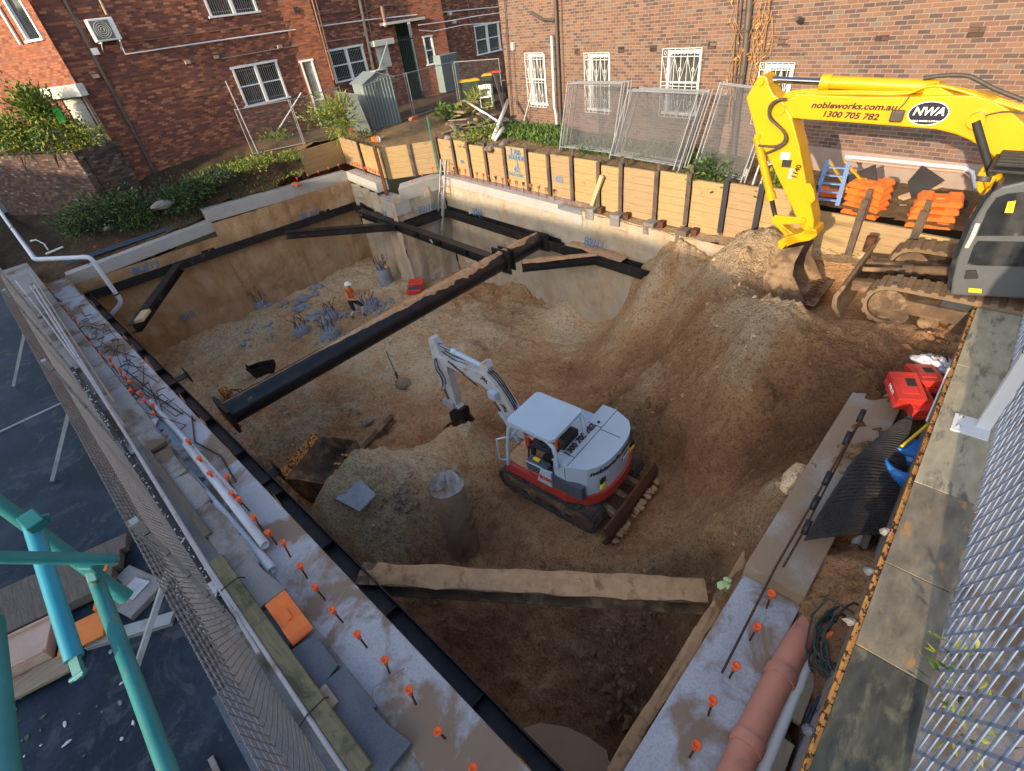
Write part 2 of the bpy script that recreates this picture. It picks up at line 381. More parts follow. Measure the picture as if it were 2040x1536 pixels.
M['meshr'] = simple('coated_mesh', (.26, .32, .43), (.36, .41, .50), .55, .1, 12, .3, 80)
M['glass'] = simple('dark_glass', (.012, .014, .017), (.03, .035, .04), .06, 0, 3, spec=.7)
M['glassd'] = simple('dim_glass', (.045, .05, .048), (.11, .115, .105), .12, 0, 5, spec=.6)
M['glassf'] = simple('frosted_glass', (.16, .18, .17), (.30, .31, .28), .25, 0, 4, spec=.6)
M['curtain'] = simple('grey_curtain', (.10, .10, .10), (.2, .2, .19), .6, sc=9, stretch=(6, 6, .4))
M['black'] = simple('black_rubber', (.016, .016, .017), (.03, .028, .027), .65, sc=8)
M['mat'] = simple('rubber_mat', (.028, .026, .027), (.05, .045, .044), .75, sc=5, dirt=(.12, .085, .06), dth=(.58, .75))
M['cable'] = simple('green_cable', (.018, .035, .034), (.03, .05, .048), .5, sc=8)
M['cableb'] = simple('blue_cable', (.012, .018, .035), (.02, .03, .05), .5, sc=8)
M['yellow'] = simple('yellow_paint', (.66, .36, .006), (.60, .325, .006), .32, sc=2, dirt=(.55, .36, .06), dth=(.68, .85), spec=.5)
M['grey_body'] = simple('grey_cab_paint', (.085, .09, .097), (.11, .115, .12), .38, sc=3, dirt=(.25, .19, .13), dth=(.62, .8))
M['dark_body'] = simple('charcoal_paint', (.035, .037, .042), (.05, .052, .058), .4, sc=3, dirt=(.12, .09, .065), dth=(.6, .8))
M['mw'] = simple('pale_grey_paint', (.36, .46, .56), (.33, .42, .51), .3, sc=2, dirt=(.45, .42, .38), dth=(.66, .85), spec=.5)
M['mw_arm'] = simple('worn_white_paint', (.43, .45, .47), (.37, .38, .38), .4, sc=3, dirt=(.26, .19, .14), dth=(.55, .7), dsc=4)
M['mred'] = simple('red_paint', (.42, .045, .03), (.36, .04, .03), .4, sc=4, dirt=(.24, .10, .06), dth=(.55, .75))
M['mdark'] = simple('slate_blue_plastic', (.055, .068, .088), (.07, .083, .10), .5, sc=3)
M['track'] = simple('track_rubber', (.035, .031, .030), (.06, .05, .045), .8, sc=8, bump=.2, dirt=(.13, .082, .05), dth=(.48, .64), dsc=5)
M['track_mud'] = simple('muddy_track', (.15, .095, .055), (.25, .165, .095), .9, sc=6, bump=.4, dirt=(.05, .04, .034), dth=(.58, .7), dsc=6)
M['chrome'] = simple('chrome_rod', (.30, .32, .36), None, .12, 1.0)
M['hose'] = simple('hydraulic_hose', (.05, .042, .036), (.075, .062, .05), .55, sc=20)
M['blue'] = simple('blue_plastic', (.015, .13, .42), (.02, .16, .48), .4, sc=4)
M['bluepaint'] = simple('blue_spray', (.045, .19, .45), (.10, .22, .38), .85, sc=9)
M['ladderblue'] = simple('blue_fibreglass', (.14, .24, .45), (.18, .28, .5), .5, sc=6)
M['red'] = simple('red_case', (.58, .045, .03), (.48, .035, .025), .42, sc=5, dirt=(.35, .09, .06), dth=(.6, .8))
M['redlid'] = simple('red_lid', (.6, .05, .03), None, .5)
M['yellowlid'] = simple('yellow_lid', (.75, .48, .01), (.68, .42, .01), .45, sc=5)
M['bin'] = simple('green_bin', (.018, .045, .028), (.03, .06, .04), .5, sc=4)
M['shed'] = simple('grey_green_sheet', (.25, .32, .33), (.30, .37, .38), .42, .2, 3)
M['shed_dark'] = simple('grey_sheet', (.14, .17, .18), (.18, .21, .22), .45, .2, 3)
M['pinkpipe'] = simple('salmon_drain', (.58, .24, .16), (.50, .20, .135), .6, sc=3, dirt=(.3, .17, .11), dth=(.58, .72))
M['teal'] = simple('teal_paint', (.012, .125, .125), (.022, .185, .19), .5, sc=6, dirt=(.14, .13, .09), dth=(.62, .68), dsc=22)
M['tealb'] = simple('bright_teal_paint', (.012, .19, .28), (.02, .24, .33), .45, sc=5, dirt=(.13, .12, .09), dth=(.64, .70), dsc=22)
M['orangesteel'] = simple('orange_steel', (.72, .20, .025), (.62, .16, .02), .5, sc=5, dirt=(.3, .12, .05), dth=(.62, .75))
M['rail'] = simple('peeling_angle', (.55, .27, .075), (.48, .22, .06), .7, .1, 14, .3, 60, dirt=(.06, .028, .016), dth=(.5, .54), dsc=16)
M['tin'] = simple('dark_downpipe', (.075, .06, .052), (.11, .09, .08), .5, .2, 5)
M['copper'] = simple('brown_pipe', (.2, .11, .07), (.26, .15, .1), .55, .2, 5)
M['tan'] = simple('tan_pipe', (.33, .25, .18), (.4, .31, .22), .6, 0, 5)
M['skin'] = simple('skin', (.46, .24, .16), (.5, .27, .18), .6, sc=15)
M['hivis'] = simple('hivis_orange', (.95, .17, .025), (.85, .14, .02), .75, sc=12)
M['navy'] = simple('navy_cloth', (.014, .018, .035), (.025, .03, .05), .85, sc=12)
M['blk'] = simple('black_cloth', (.012, .012, .013), (.025, .025, .026), .85, sc=12)
M['refl'] = simple('reflective_tape', (.62, .62, .6), None, .4)
M['helmet'] = simple('white_helmet', (.80, .80, .80), None, .3)
M['sock'] = simple('grey_sock', (.5, .48, .45), None, .9)
M['boot'] = simple('tan_boot', (.06, .045, .035), (.09, .07, .05), .8, sc=15)
M['hair'] = simple('dark_hair', (.02, .014, .01), None, .6)
M['letter'] = simple('dark_lettering', (.035, .015, .012), None, .5)
M['lett_w'] = simple('white_lettering', (.8, .8, .78), None, .5)
M['lett_navy'] = simple('navy_badge', (.015, .014, .03), None, .35)
M['lett_r'] = simple('red_lettering', (.5, .04, .03), None, .4)
M['lett_y'] = simple('yellow_spray', (.5, .58, .03), None, .7)
M['sticker'] = simple('yellow_sticker', (.78, .55, .02), None, .5)
M['flame'] = simple('orange_mesh', (.8, .33, .06), None, .5)
M['limebag'] = simple('lime_glove', (.50, .66, .26), (.58, .72, .34), .7, sc=20)
M['clear'] = simple('plastic_film', (.42, .40, .44), (.62, .6, .62), .18, 0, 14, spec=.8)
M['aerial'] = simple('blue_film', (.05, .07, .1), None, .3)
M['greenpost'] = simple('green_star_picket', (.03, .16, .11), (.05, .2, .14), .5, sc=8)
M['leaf'] = simple('leaf_green', (.065, .13, .025), (.12, .19, .035), .6, sc=3, spec=.3)
M['leafy'] = simple('leaf_yellow_green', (.17, .22, .03), (.28, .27, .035), .6, sc=3, spec=.3)
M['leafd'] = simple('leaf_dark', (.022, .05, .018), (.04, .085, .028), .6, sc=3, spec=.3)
M['dryleaf'] = simple('dry_vine', (.42, .2, .06), (.5, .28, .09), .7, sc=6)
M['bark'] = simple('bark', (.07, .05, .035), (.12, .09, .06), .9, sc=9)
M['cement'] = simple('rendered_wall', (.30, .22, .18), (.36, .27, .22), .8, sc=2)
M['path'] = simple('pink_paving', (.36, .26, .21), (.46, .33, .26), .85, sc=5, bump=.2, bsc=30, dirt=(.2, .14, .11), dth=(.55, .7))
M['asphalt'] = simple('asphalt', (.045, .045, .048), (.06, .06, .06), .9, sc=8)
M['farwall'] = simple('street_render', (.3, .28, .25), (.36, .33, .3), .9, sc=2)
M['purple'] = simple('purple_sill', (.15, .085, .085), (.2, .12, .11), .8, sc=6, dirt=(.3, .22, .15), dth=(.55, .7))
M['terracotta'] = simple('terracotta_brick', (.44, .12, .06), (.5, .16, .09), .85, sc=8)
M['green_v'] = simple('green_panel', (.02, .5, .06), None, .5)
# ================================================================ the pit
B_ = V3((-22.92, 12.48, 0)); L_ = V3((-24.1, .70, 0)); N_ = V3((-17.75, 11.35, 0)); C_ = V3((-17.35, 13.66, 0))
def brY(x): return 13.62-.142*(x+16.9)
E_ = V3((4.0, brY(4.0), 0))
def blp0(y): return V3((L_.x+(B_.x-L_.x)*(y-L_.y)/(B_.y-L_.y), y, 0))
def zLE(x): return .0255*(x+.6)
LEN = V3((-.0255, 0, 1)).normalized()
def GLE(px, py, dz=0.0): return PLN(px, py, (-.6, 0, dz), LEN)
def reX(y): return -.61+.025*(y-1.17)
# ---- soil
ctl = [  # px, py, z, tone, roughness
 (300,690,-4.7,.2,.5),(440,660,-4.6,.18,.5),(560,620,-4.5,.15,.5),(650,560,-4.4,.08,.4),(708,633,-4.4,.2,.7),(600,660,-4.45,.25,.8),
 (500,760,-4.5,.15,.5),(560,850,-4.4,.3,.9),(700,720,-4.4,.15,.5),(780,560,-4.35,.1,.4),(870,548,-4.3,.15,.4),(960,590,-4.25,.3,.7),
 (1040,600,-4.1,.35,.8),(1100,650,-4.0,.1,.2),(1180,640,-3.9,.08,.2),(1000,700,-4.1,.25,.6),(860,740,-4.0,.12,.3),(760,790,-4.2,.25,.7),
 (670,800,-4.3,.35,1),(600,900,-4.25,.3,1),(480,850,-4.4,.25,.8),(740,860,-4.1,.35,.7),(900,830,-3.7,.55,.6),(830,900,-3.5,.45,.3),
 (960,880,-3.1,.6,1),(880,940,-3.2,.55,.4),(1000,1000,-2.72,.75,.8),(1165,1075,-2.66,.8,.6),(1313,945,-2.6,.7,.5),(1120,1000,-2.66,.8,.5),
 (1240,1050,-2.66,.75,.5),(1330,1010,-2.45,.72,.5),(1380,930,-2.05,.72,.9),(1400,1000,-2.1,.68,.2),(1500,950,-1.35,.72,1),(1560,890,-.75,.72,1),
 (1620,870,-.2,.7,1),(1600,970,-.12,.6,1),(1540,1060,-.3,.6,1),(1460,1130,-.7,.7,1),(1420,1175,-.95,.5,1),(1350,1110,-2.1,.72,1),
 (1260,1110,-2.7,.75,.8),(1640,650,.15,.45,.6),(1560,620,-.2,.6,.8),(1605,598,-.28,.5,.4),(1680,575,-.05,.4,.4),(1480,590,-.1,.65,1),(1400,620,-.7,.68,1),(1450,700,-.75,.72,1),
 (1550,700,.0,.68,1),(1650,720,.28,.65,1),(1800,680,.33,.55,.7),(1900,700,.35,.5,.7),(1900,540,.4,.3,.5),(1760,470,.62,.2,.5),(1600,480,.3,.15,.8),
 (1710,840,.15,.7,1),(1750,780,.25,.7,1),(1300,650,-2.0,.6,.8),(1245,640,-3.1,.5,.6),(1250,720,-2.6,.6,.8),(1350,750,-1.65,.72,1),
 (1300,830,-2.2,.75,1),(1200,760,-3.0,.45,.6),(1110,730,-3.6,.45,.6),(1120,800,-3.2,.5,.5),(1220,850,-2.6,.72,1),(1280,900,-2.45,.75,1),
 (1420,500,.15,.15,.9),(1340,475,.0,.15,.9),(1500,520,.1,.2,.9),(1300,540,-1.05,.3,.9),(1260,515,-.95,.25,.9),(1400,560,-.85,.5,.9),(1380,590,-1.3,.6,.9),
 (1260,590,-2.5,.45,.6),(1200,600,-3.6,.2,.4),(1100,1250,-3.7,.8,.7),(1000,1230,-3.5,.8,.6),(1200,1330,-4.2,.85,1),(1120,1480,-4.65,.35,.05),
 (1060,1420,-4.5,.45,.5),(1000,1370,-4.2,.7,.8),(1300,1290,-3.5,.75,1),(1250,1420,-4.3,.9,1),(900,1210,-3.2,.75,.7),(1090,1150,-3.0,.72,.3),
 (1000,1120,-3.1,.72,.5),(1380,1230,-2.6,.7,1),(780,985,-2.35,.22,1),(720,990,-2.6,.3,1),(850,1060,-2.75,.15,1),(680,1080,-2.75,.5,.7),
 (760,1110,-2.95,.6,1),(650,1030,-2.95,.45,.6),(860,950,-3.1,.45,.4),(930,1090,-3.3,.7,.6),(640,985,-3.6,.4,.7),(560,930,-4.2,.3,.9),(450,900,-4.5,.3,.8)]
_pts = [G(a, b, c) for a, b, c, d, e in ctl]
_xy = [(p.x, p.y) for p in _pts]
_zs = [c[2] for c in ctl]
_ex = [((4, 9.3), .35, .5, .7), ((4, 11.5), .5, .3, .6), ((2, 10), .35, .5, .7), ((.4, 2), -.3, .75, .7), ((.4, 5), -.25, .75, .7), ((.4, 7.5), .0, .7, .8), ((3, 8), .0, .7, .7),
       ((-24.3, 6), -4.6, .2, .5), ((-24, 1), -4.8, .2, .5), ((-22.9, 12.4), -4.3, .15, .5), ((-12, .8), -4.4, .3, .6), ((-6, .8), -3.4, .5, .6), ((-1.2, .9), -4.4, .6, .5), ((-3, .7), -4.0, .7, .6),
       ((-17, 13.6), -4.3, .15, .5), ((-11, 12.9), -4.1, .3, .6), ((-.75, 2.0), -3.6, .7, .8), ((-.8, 4.2), -1.7, .6, .9), ((.1, 3), -.4, .75, .7)]
_rz = RBF(_xy+[e[0] for e in _ex], _zs+[e[1] for e in _ex], .3)
_rt = RBF(_xy+[e[0] for e in _ex], [c[3] for c in ctl]+[e[2] for e in _ex], .6)
_rr = RBF(_xy+[e[0] for e in _ex], [c[4] for c in ctl]+[e[3] for e in _ex], .6)
def soil_rough(x, y): return np.clip(_rr(x, y), .05, 1.1)
def sl_noise(x, y):
    ro = soil_rough(x, y)
    wx, wy = x+.35*fbm(x*.9, y*.9, 3), y+.35*fbm(x*.9+40, y*.9+7, 3)
    big = .24*fbm(wx*.55+3, wy*.55+9, 4, .55)
    mid = .17*fbm(wx*1.7+5, wy*1.7+2, 4, .6)
    rut = .13*(ridged(wx*1.0+fbm(x, y, 2)*.8, wy*2.3, 3)-.55)
    clod = np.maximum(0, fbm(x*4.5+1, y*4.5+3, 4, .65)-.02)*.26
    fine = .06*fbm(x*12, y*12, 2, .6)
    step = .10*np.clip(fbm(wx*.8+11, wy*.8+4, 3)*9, -1, 1)
    return big*(.35+.65*ro) + (mid+rut+step*.6)*ro + (clod+fine)*ro**1.3
HEAPS = [(800,965,-2.9,1.5,.75,.65),(700,1010,-2.8,1.0,.4,.7),(880,1010,-2.9,.9,.3,.8),(930,900,-3.2,.8,.5,.9),(1010,905,-2.9,.6,.45,.9),(860,870,-3.5,.9,-.45,1),(1260,1150,-2.6,1.0,.35,.8),(1180,1140,-2.7,.5,.25,1),
 (1330,1030,-2.4,.5,.35,1),(1210,870,-2.7,.8,.35,.8),(1300,780,-2.0,.9,.35,.7),(1400,700,-1.1,1.1,.4,.6),(1500,640,-.2,.8,.35,.7),(1560,660,-.05,.7,.25,.8),(1480,760,-.8,1.0,.3,.7),(1140,620,-4.0,.8,.5,.6),(1050,575,-4.1,.9,.5,.6),(930,700,-4.0,.7,.4,.9),(980,660,-4.1,.6,.3,1),
 (1230,1370,-4.3,.9,.6,.8),(1100,1330,-4.1,.8,.35,.8),(560,870,-4.3,.9,.2,.8),(660,830,-4.3,1.0,.22,.7),(620,770,-4.4,.8,.15,.9),(1560,980,-.3,.5,.25,1),(1450,860,-1.5,.8,.3,.7),(1290,560,-1.0,.7,.4,.9),(1390,480,.05,.6,.25,1),(1480,490,.2,.6,.25,1),(1540,500,.2,.5,.2,1)]
_hp = [(G(a, b, c), r, h, e) for a, b, c, r, h, e in HEAPS]
def heaps(x, y):
    z = 0*x
    for p, r, h, e in _hp:
        q = np.sqrt(((x-p.x))**2+((y-p.y)*e)**2)/r; z = z+h*np.exp(-(q*1.25)**2.4)
    return z
def soil_z(x, y):
    z = _rz(x, y); n = heaps(x, y)+sl_noise(x, y)
    k = np.clip(1.35-np.hypot((x+4.3)/2.1, (y-5.35)/1.35), 0, .35)/.35     # packed level pad under the small excavator
    b = np.clip(1.5-np.hypot((x+1.75)/1.2, (y-10.4)/1.0), 0, .5)/.5         # scraped floor in front of the big bucket
    z = z*(1-k)+(-2.70)*k
    return z+n*(1-.9*k)*(1-.8*b)
def soilz(x, y): return float(soil_z(np.array([x]), np.array([y]))[0])
PITPOLY = [(-24.4, .55), (-23.2, 12.75), (-18.0, 11.7), (-17.65, 13.95), (4.2, brY(4.2)-.28), (4.2, 7.2), (.62, 7.2), (.62, .9), (-.3, .55)]
PITPOLY[4] = (4.2, 11.2); PITPOLY.insert(4, (-1.5, 11.85)); PITPOLY.insert(4, (-7.9, 12.7)); PITPOLY.insert(4, (-9.5, 12.8))
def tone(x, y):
    # relief shading painted into the tone: lumps paler, hollows darker
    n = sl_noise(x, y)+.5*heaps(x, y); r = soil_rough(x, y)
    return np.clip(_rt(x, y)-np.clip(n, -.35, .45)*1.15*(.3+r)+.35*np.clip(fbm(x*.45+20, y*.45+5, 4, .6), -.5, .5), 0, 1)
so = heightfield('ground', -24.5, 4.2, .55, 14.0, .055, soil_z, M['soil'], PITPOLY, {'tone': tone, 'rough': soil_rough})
tag(so, 'excavated sand and clay floor, slopes and mounds of the pit', 'ground', kind='structure')
# small sheet far below and around so that the site sits in land that reaches the horizon
gb = MB()
for (x0, x1, y0, y1) in ((-600, -60, -600, 600), (60, 600, -600, 600), (-60, 60, -600, -40), (-60, 60, 40, 600), (-60, -34, -40, 40), (6, 60, -40, 40), (-34, 6, -40, -6), (-34, 6, 26, 40)):
    gb.quad((x0, y0, -.9), (x1, y0, -.9), (x1, y1, -.9), (x0, y1, -.9))
tag(gb.build('land', M['asphalt']), 'flat street and land around the site', 'land', kind='structure')
# ---- excavated side walls
def wall_mat(name, cols, streak):
    t = NT(name); v = t.coords(); vs = t.coords((1.2, 1.2, .25))
    n = t.noise(v, .8, 7, .62, .6); s = t.noise(vs, 2.2, 5, .65, .3); f = t.noise(v, 26, 4, .7)
    val = t.math('ADD', t.math('MULTIPLY', n, .6), t.math('MULTIPLY', s, streak)); val = t.math('ADD', val, t.math('MULTIPLY', t.math('SUBTRACT', f, .5), .18))
    col = t.ramp(val, [(.25+.12*i, c) for i, c in enumerate(cols)])
    h = t.math('ADD', t.noise(v, 7, 6, .7), t.math('MULTIPLY', f, .4))
    return t.out(col, .9, 0, t.bump(h, .8, .07), .2)
M['wall_l'] = wall_mat('cut_sand_face', [(.20, .11, .055), (.34, .19, .092), (.44, .265, .135), (.50, .34, .20), (.55, .42, .29)], .4)
M['wall_r'] = wall_mat('shotcrete_face', [(.22, .14, .08), (.36, .25, .15), (.44, .345, .235), (.46, .40, .31), (.34, .30, .245)], .5)
def cutwall(name, p, q, z0, z1, mat, label, out, scal=0.0, seed=0, upper=0.0):
    p, q = V3(p), V3(q); d = (q-p); L = d.length; d.normalize(); out = V3(out); res = .09
    nu = int(L/res)+1; nv = int((z1-z0)/res)+1
    U, W = np.meshgrid(np.linspace(0, L, nu), np.linspace(z0, z1, nv), indexing='ij')
    D = .10*fbm(U*.8+seed, W*.8, 4, .6)+.05*fbm(U*3+seed, W*3, 3, .6)
    D += scal*np.abs(np.sin(U*PI/1.15+seed)) - scal*.6
    D -= upper*np.clip((W-(-1.9))/.5, 0, 1)
    D += .025*np.sign(np.sin(U*PI/2.35+seed))
    X = p.x+d.x*U+out.x*D; Y = p.y+d.y*U+out.y*D
    vs = np.stack([X, Y, W], 2).reshape(-1, 3); b = MB()
    fs = [(i*nv+j, (i+1)*nv+j, (i+1)*nv+j+1, i*nv+j+1) for i in range(nu-1) for j in range(nv-1)]
    b.add(vs.tolist(), fs, True)
    o = b.build(name, mat); return tag(o, label, 'wall')
W_BL0 = cutwall('excavated_wall', L_, blp0(6.05), -5.6, -.9, M['wall_l'], 'near part of the sandy cut wall under the lower concrete beam', (-1, .1, 0), 0, 2.1, .12)
W_BL = cutwall('excavated_wall', blp0(6.05), B_, -5.6, -.36, M['wall_l'], 'sandy cut wall below the brick house, waler beam across it and BU/13 sprayed in blue', (-1, .1, 0), 0, 2.1, .12)
W_BN = cutwall('excavated_wall', B_, N_, -5.4, -.45, M['wall_r'], 'short cut wall of vertical columns between the inner corner and the ladder', (0, 1, 0), .16, 5.0)
W_NC = cutwall('excavated_wall', N_, C_, -5.2, -.25, M['wall_r'], 'narrow return of the cut wall just left of the ladder', (-1, 0, 0), .1, 8.2)
W_BR = cutwall('excavated_wall', C_, E_, -5.2, -.3, M['wall_r'], 'long grey shotcrete cut wall right of the ladder, B2/11 sprayed in blue', (0, 1, 0), .05, 1.0)
W_BR2 = cutwall('excavated_wall', V3((-9.2, brY(-9.2), 0)), E_, -1.2, .0, M['wall_r'], 'upper lip of the grey cut wall right of the end block', (0, 1, 0), .03, 1.0)
_lz = lambda x, y: -.02+.05*fbm(x*1.5, y*1.5, 4, .6)+.06*np.maximum(0, fbm(x*5, y*5, 3))+np.clip((x+5.5)*.08, 0, .5)
tag(heightfield('ledge', -9.3, 2, 11.0, 13.2, .07, _lz, M['soil'], [(-9.3, brY(-9.3)-.05), (2, brY(2)-.05), (2, 11.6), (-9.3, 13.0)], {'tone': lambda x, y: 0*x+.12, 'rough': lambda x, y: 0*x+.9}), 'sandy ledge at the foot of the long timber wall', 'ground', kind='structure')
W_LE = cutwall('excavated_wall', (-.6, .66, 0), (-24.1, .72, 0), -5.4, -.45, M['wall_l'], 'cut wall hidden under the long near ring beam', (0, -1, 0), .05, 4.0)
W_RE = cutwall('excavated_wall', (reX(11), 11, 0), (reX(.66), .66, 0), -5.4, -.45, M['wall_l'], 'cut wall under the short ring beam beside the rubber mat', (1, 0, 0), .05, 6.0)
# sprayed marks on the walls
def spray(parent, body, px, py, P, n, right, size, mat='bluepaint', bold=.012):
    o = PLN(px, py, P, n)
    return text_mesh(body, size, M[mat], 'sprayed_lettering', parent, txtM(o+V3(n).normalized()*.16, right, (0, 0, 1)), .15, bold*.4, .004, local=False)
nBL = V3((1, -.1, 0)).normalized(); rBL = V3((.1, 1, 0)); nBR = V3((-.14, -1, 0)).normalized(); rBR = V3((1, -.142, 0))
spray(W_BL, 'BU/13', 288, 531, L_, nBL, rBL, .40); spray(W_BL, 'BL10', 612, 428, L_, nBL, rBL, .42); spray(W_BL, 'B10', 372, 628, L_, nBL, rBL, .34)
spray(W_BR, '3/4', 954, 421, C_, nBR, rBR, .42); spray(W_BR, 'B2/11', 1190, 482, C_, nBR, rBR, .38); spray(W_BN, 'N', 773, 424, B_, V3((-.2, -1, 0)).normalized(), V3((1, -.2, 0)), .4)
spray(W_NC, 'B2/16', 845, 414, N_, V3((1, -.17, 0)).normalized(), V3((.17, 1, 0)), .34)
# ---- ring beams
def ringbeam(pts, w, outn, h, mat, label, bevel=.012, zs=None):
    'top inner edge polyline, body extends outward by w'
    b = MB(); o = V3(outn).normalized()*w
    for (p, q) in zip(pts[:-1], pts[1:]):
        p, q = V3(p), V3(q); dz = V3((0, 0, h))
        vs = [p, q, q+o, p+o, p-dz, q-dz, q+o-dz, p+o-dz]
        b.add(vs, [(0, 1, 2, 3), (7, 6, 5, 4), (0, 4, 5, 1), (1, 5, 6, 2), (2, 6, 7, 3), (3, 7, 4, 0)])
    ob = b.build('ring_beam', mat, bevel=bevel); return tag(ob, label, 'concrete beam')
ringbeam([(-24.1, .72, zLE(-24.1)), (-.58, .65, 0)], .64, (0, -1, 0), .5, M['conc_dirty'], 'longest pale concrete ring beam with mud stains, grey pipes and rebar lying on it')
ringbeam([(reX(.72), .72, -.02), (reX(3.62), 3.62, -.02)], .60, (1, .025, 0), .5, M['conc_dirty'], 'lower muddy concrete beam with five capped bars beside the salmon drain pipe')
ringbeam([(reX(3.62)-.02, 3.62, .15), (reX(9.6)-.02, 9.6, .15)], .62, (1, .025, 0), .7, M['conc_sand'], 'raised concrete beam half buried in soil with the rubber mat on its edge')
sBL = V3((-.1, -1, 0)).normalized()
def blp(y, z): return V3((L_.x+(B_.x-L_.x)*(y-L_.y)/(B_.y-L_.y), y, z))
ringbeam([blp(.75, -.55), blp(6.1, -.26)], .5, (-1, .1, 0), .45, M['conc'], 'lower concrete beam under the overgrown bank, next to the black pipes')
ringbeam([blp(6.0, .18), blp(12.48, .02)], .5, (-1, .1, 0), .5, M['conc'], 'upper concrete beam ending at the far inner corner of the pit')
ringbeam([B_+V3((0.0, -.02, .02)), V3((-19.5, 11.78, .02))], .55, (.2, 1, 0), .42, M['conc'], 'short sunlit concrete beam right of the inner corner')
b = MB()
b.prism([(-19.5, 11.75), (-18.35, 11.40), (-17.72, 11.28), (-17.62, 12.0), (-18.3, 12.2), (-19.35, 12.3)], MX.Translation((0, 0, -1.0)), .5)
b.prism([(-17.66, 11.62), (-17.30, 13.66), (-17.95, 13.9), (-18.3, 12.2)], MX.Translation((0, 0, -.5)), .5)
tag(b.build('ring_beam', M['conc'], bevel=.012), 'stepped concrete corner block with a low shelf, left of the aluminium ladder', 'concrete beam')
ringbeam([(-17.33, brY(-17.33)-.02, 0), (-10.3, brY(-10.3)-.02, 0)], .62, (.14, 1, 0), .33, M['conc'], 'long sunlit concrete beam below the timber wall carrying a row of bars')
ringbeam([(-10.3, brY(-10.3)-.05, -.13), (-9.2, brY(-9.2)-.05, -.13)], .66, (.14, 1, 0), .34, M['conc'], 'lower end block of the sunlit beam, ending in mid air')
# sill strip behind it
b = MB(); b.bar((-17.1, 13.93, .03), (-8.95, 12.86, .03), .1, .15)
tag(b.build('sill_strip', M['purple'], bevel=.01), 'dark purple brick sill strip at the foot of the timber wall', 'sill')
# ================================================================ steel bracing of the pit
ZW = -1.42
def waler(p, q, out, label, mat='steel', w=.33, h=.34, stiff=None, group=None, name='steel_waler'):
    p, q, o = V3(p), V3(q), V3(out).normalized(); b = MB(); b.hbeam(p, q, h, w, .022, o)
    ob = b.build(name, M[mat]); tag(ob, label, 'steel beam', group)
    L = (q-p).length; d = (q-p).normalized(); n = int(L/1.9)
    for i in range(1, n+1):
        c = p+d*(i*L/(n+1)+(stiff or 0)); s = MB(); s.box((0, 0, 0), (.014, h*.8, w-.05), frame(c, d, o)); s.build('stiffener', M[mat], ob)
    return ob
def bl(y, z): return blp(y, z)+V3((.2, -.02, 0))
w1 = waler(bl(.9, ZW), bl(12.35, ZW-.06), (-1, .1, 0), 'dark waler beam along the sandy cut wall under the brick house')
w2 = waler(B_+V3((.25, -.22, ZW-.06)), V3((-18.2, 11.15, ZW)), (.2, 1, 0), 'short dark waler from the inner corner to the stepped block')
w3 = waler(V3((-17.55, 11.5, ZW)), C_+V3((.18, -.2, ZW)), (-1, .1, 0), 'very short dark waler beside the ladder')
w4 = waler(C_+V3((.1, -.22, ZW+.02)), V3((-4.6, brY(-4.6)-.22, -1.22)), (.14, 1, 0), 'dark waler along the grey cut wall, running under the sand at its far end')
w5 = waler((-23.7, .86, -1.36), (-.9, .84, -1.2), (0, 1, 0), 'longest dark waler just below the ring beam with the grey pipes', stiff=.25)
w6 = waler((reX(.9)-.14, .95, -1.2), (reX(6)-.14, 6.0, -1.15), (1, .02, 0), 'muddy waler below the short ring beam beside the front brace', mat='steel_mud', w=.2, h=.26)
# big round strut with sand on top
pa, pb = G(447, 828, -1.27), G(1074, 478, -1.22)
d = (pb-pa).normalized(); st_ = thing('tube_strut', 'thick black steel tube spanning the pit with sand lying on top of it', 'strut', pa)
b = MB(); b.tube([pa+d*.1, pb-d*.1], .30, 28); tube = b.build('tube', M['steel_pipe'], st_)
for e, s in ((pa, 1), (pb, -1)):
    b = MB(); b.box((0, 0, 0), (.035, .95, .62), frame(e+d*.07*s, d)); b.box((0, 0, 0), (.03, .95, .62), frame(e+d*.03*s, d))
    for yy in (-.4, -.3, .3, .4):
        for zz in (-.22, 0, .22): b.tube([frame(e+d*.08*s, d) @ V3((0, yy, zz)), frame(e+d*.08*s, d) @ V3((.045*s, yy, zz))], .022, 6)
    b.build('end_plate', M['steel'], st_)
# sand capping along the tube: a low ridge hugging the top
def sandcap(p, q, prof, seed, name, parent, wmin=.1, wmax=.24, r=.30, gaps=0.0):
    p, q = V3(p), V3(q); L = (q-p).length; F = frame(p, q-p); n = int(L/.06); b = MB(); vs = []; k = 9
    for i in range(n+1):
        t = i/n; x = t*L; wv = max(.012, prof(t)*(wmin+(wmax-wmin)*(.5+.5*float(fbm(np.array([x*1.6+seed]), np.array([seed*1.0]), 3)[0]*1.6)))) if True else 0
        for j in range(k):
            a = (j/(k-1)-.5)*2; aw = a*wv*(1+(.3 if r else .07)*float(fbm(np.array([x*7+seed]), np.array([a*2.0+seed]), 2)[0]))
            if r: th = aw/r; rr = r+.003+.05*prof(t)*(1-a*a)*(1+.8*float(fbm(np.array([x*5.]), np.array([a*3.+seed]), 2)[0])); vs.append(F @ V3((x, rr*math.sin(th), rr*math.cos(th))))
            else: vs.append(F @ V3((x, aw, .004+.028*prof(t)*(1-a**4)*(1+.9*float(fbm(np.array([x*4.]), np.array([a*3.+seed]), 2)[0])))))
    fs = [(i*k+j, (i+1)*k+j, (i+1)*k+j+1, i*k+j+1) for i in range(n) for j in range(k-1)]
    b.add(vs, fs, True); return b.build(name, M['sandcap'], parent)
M['sandcap'] = simple('loose_sand', (.36, .20, .10), (.48, .30, .16), .95, sc=7, bump=.6, bsc=45, dirt=(.22, .12, .06), dth=(.54, .68), dsc=5)
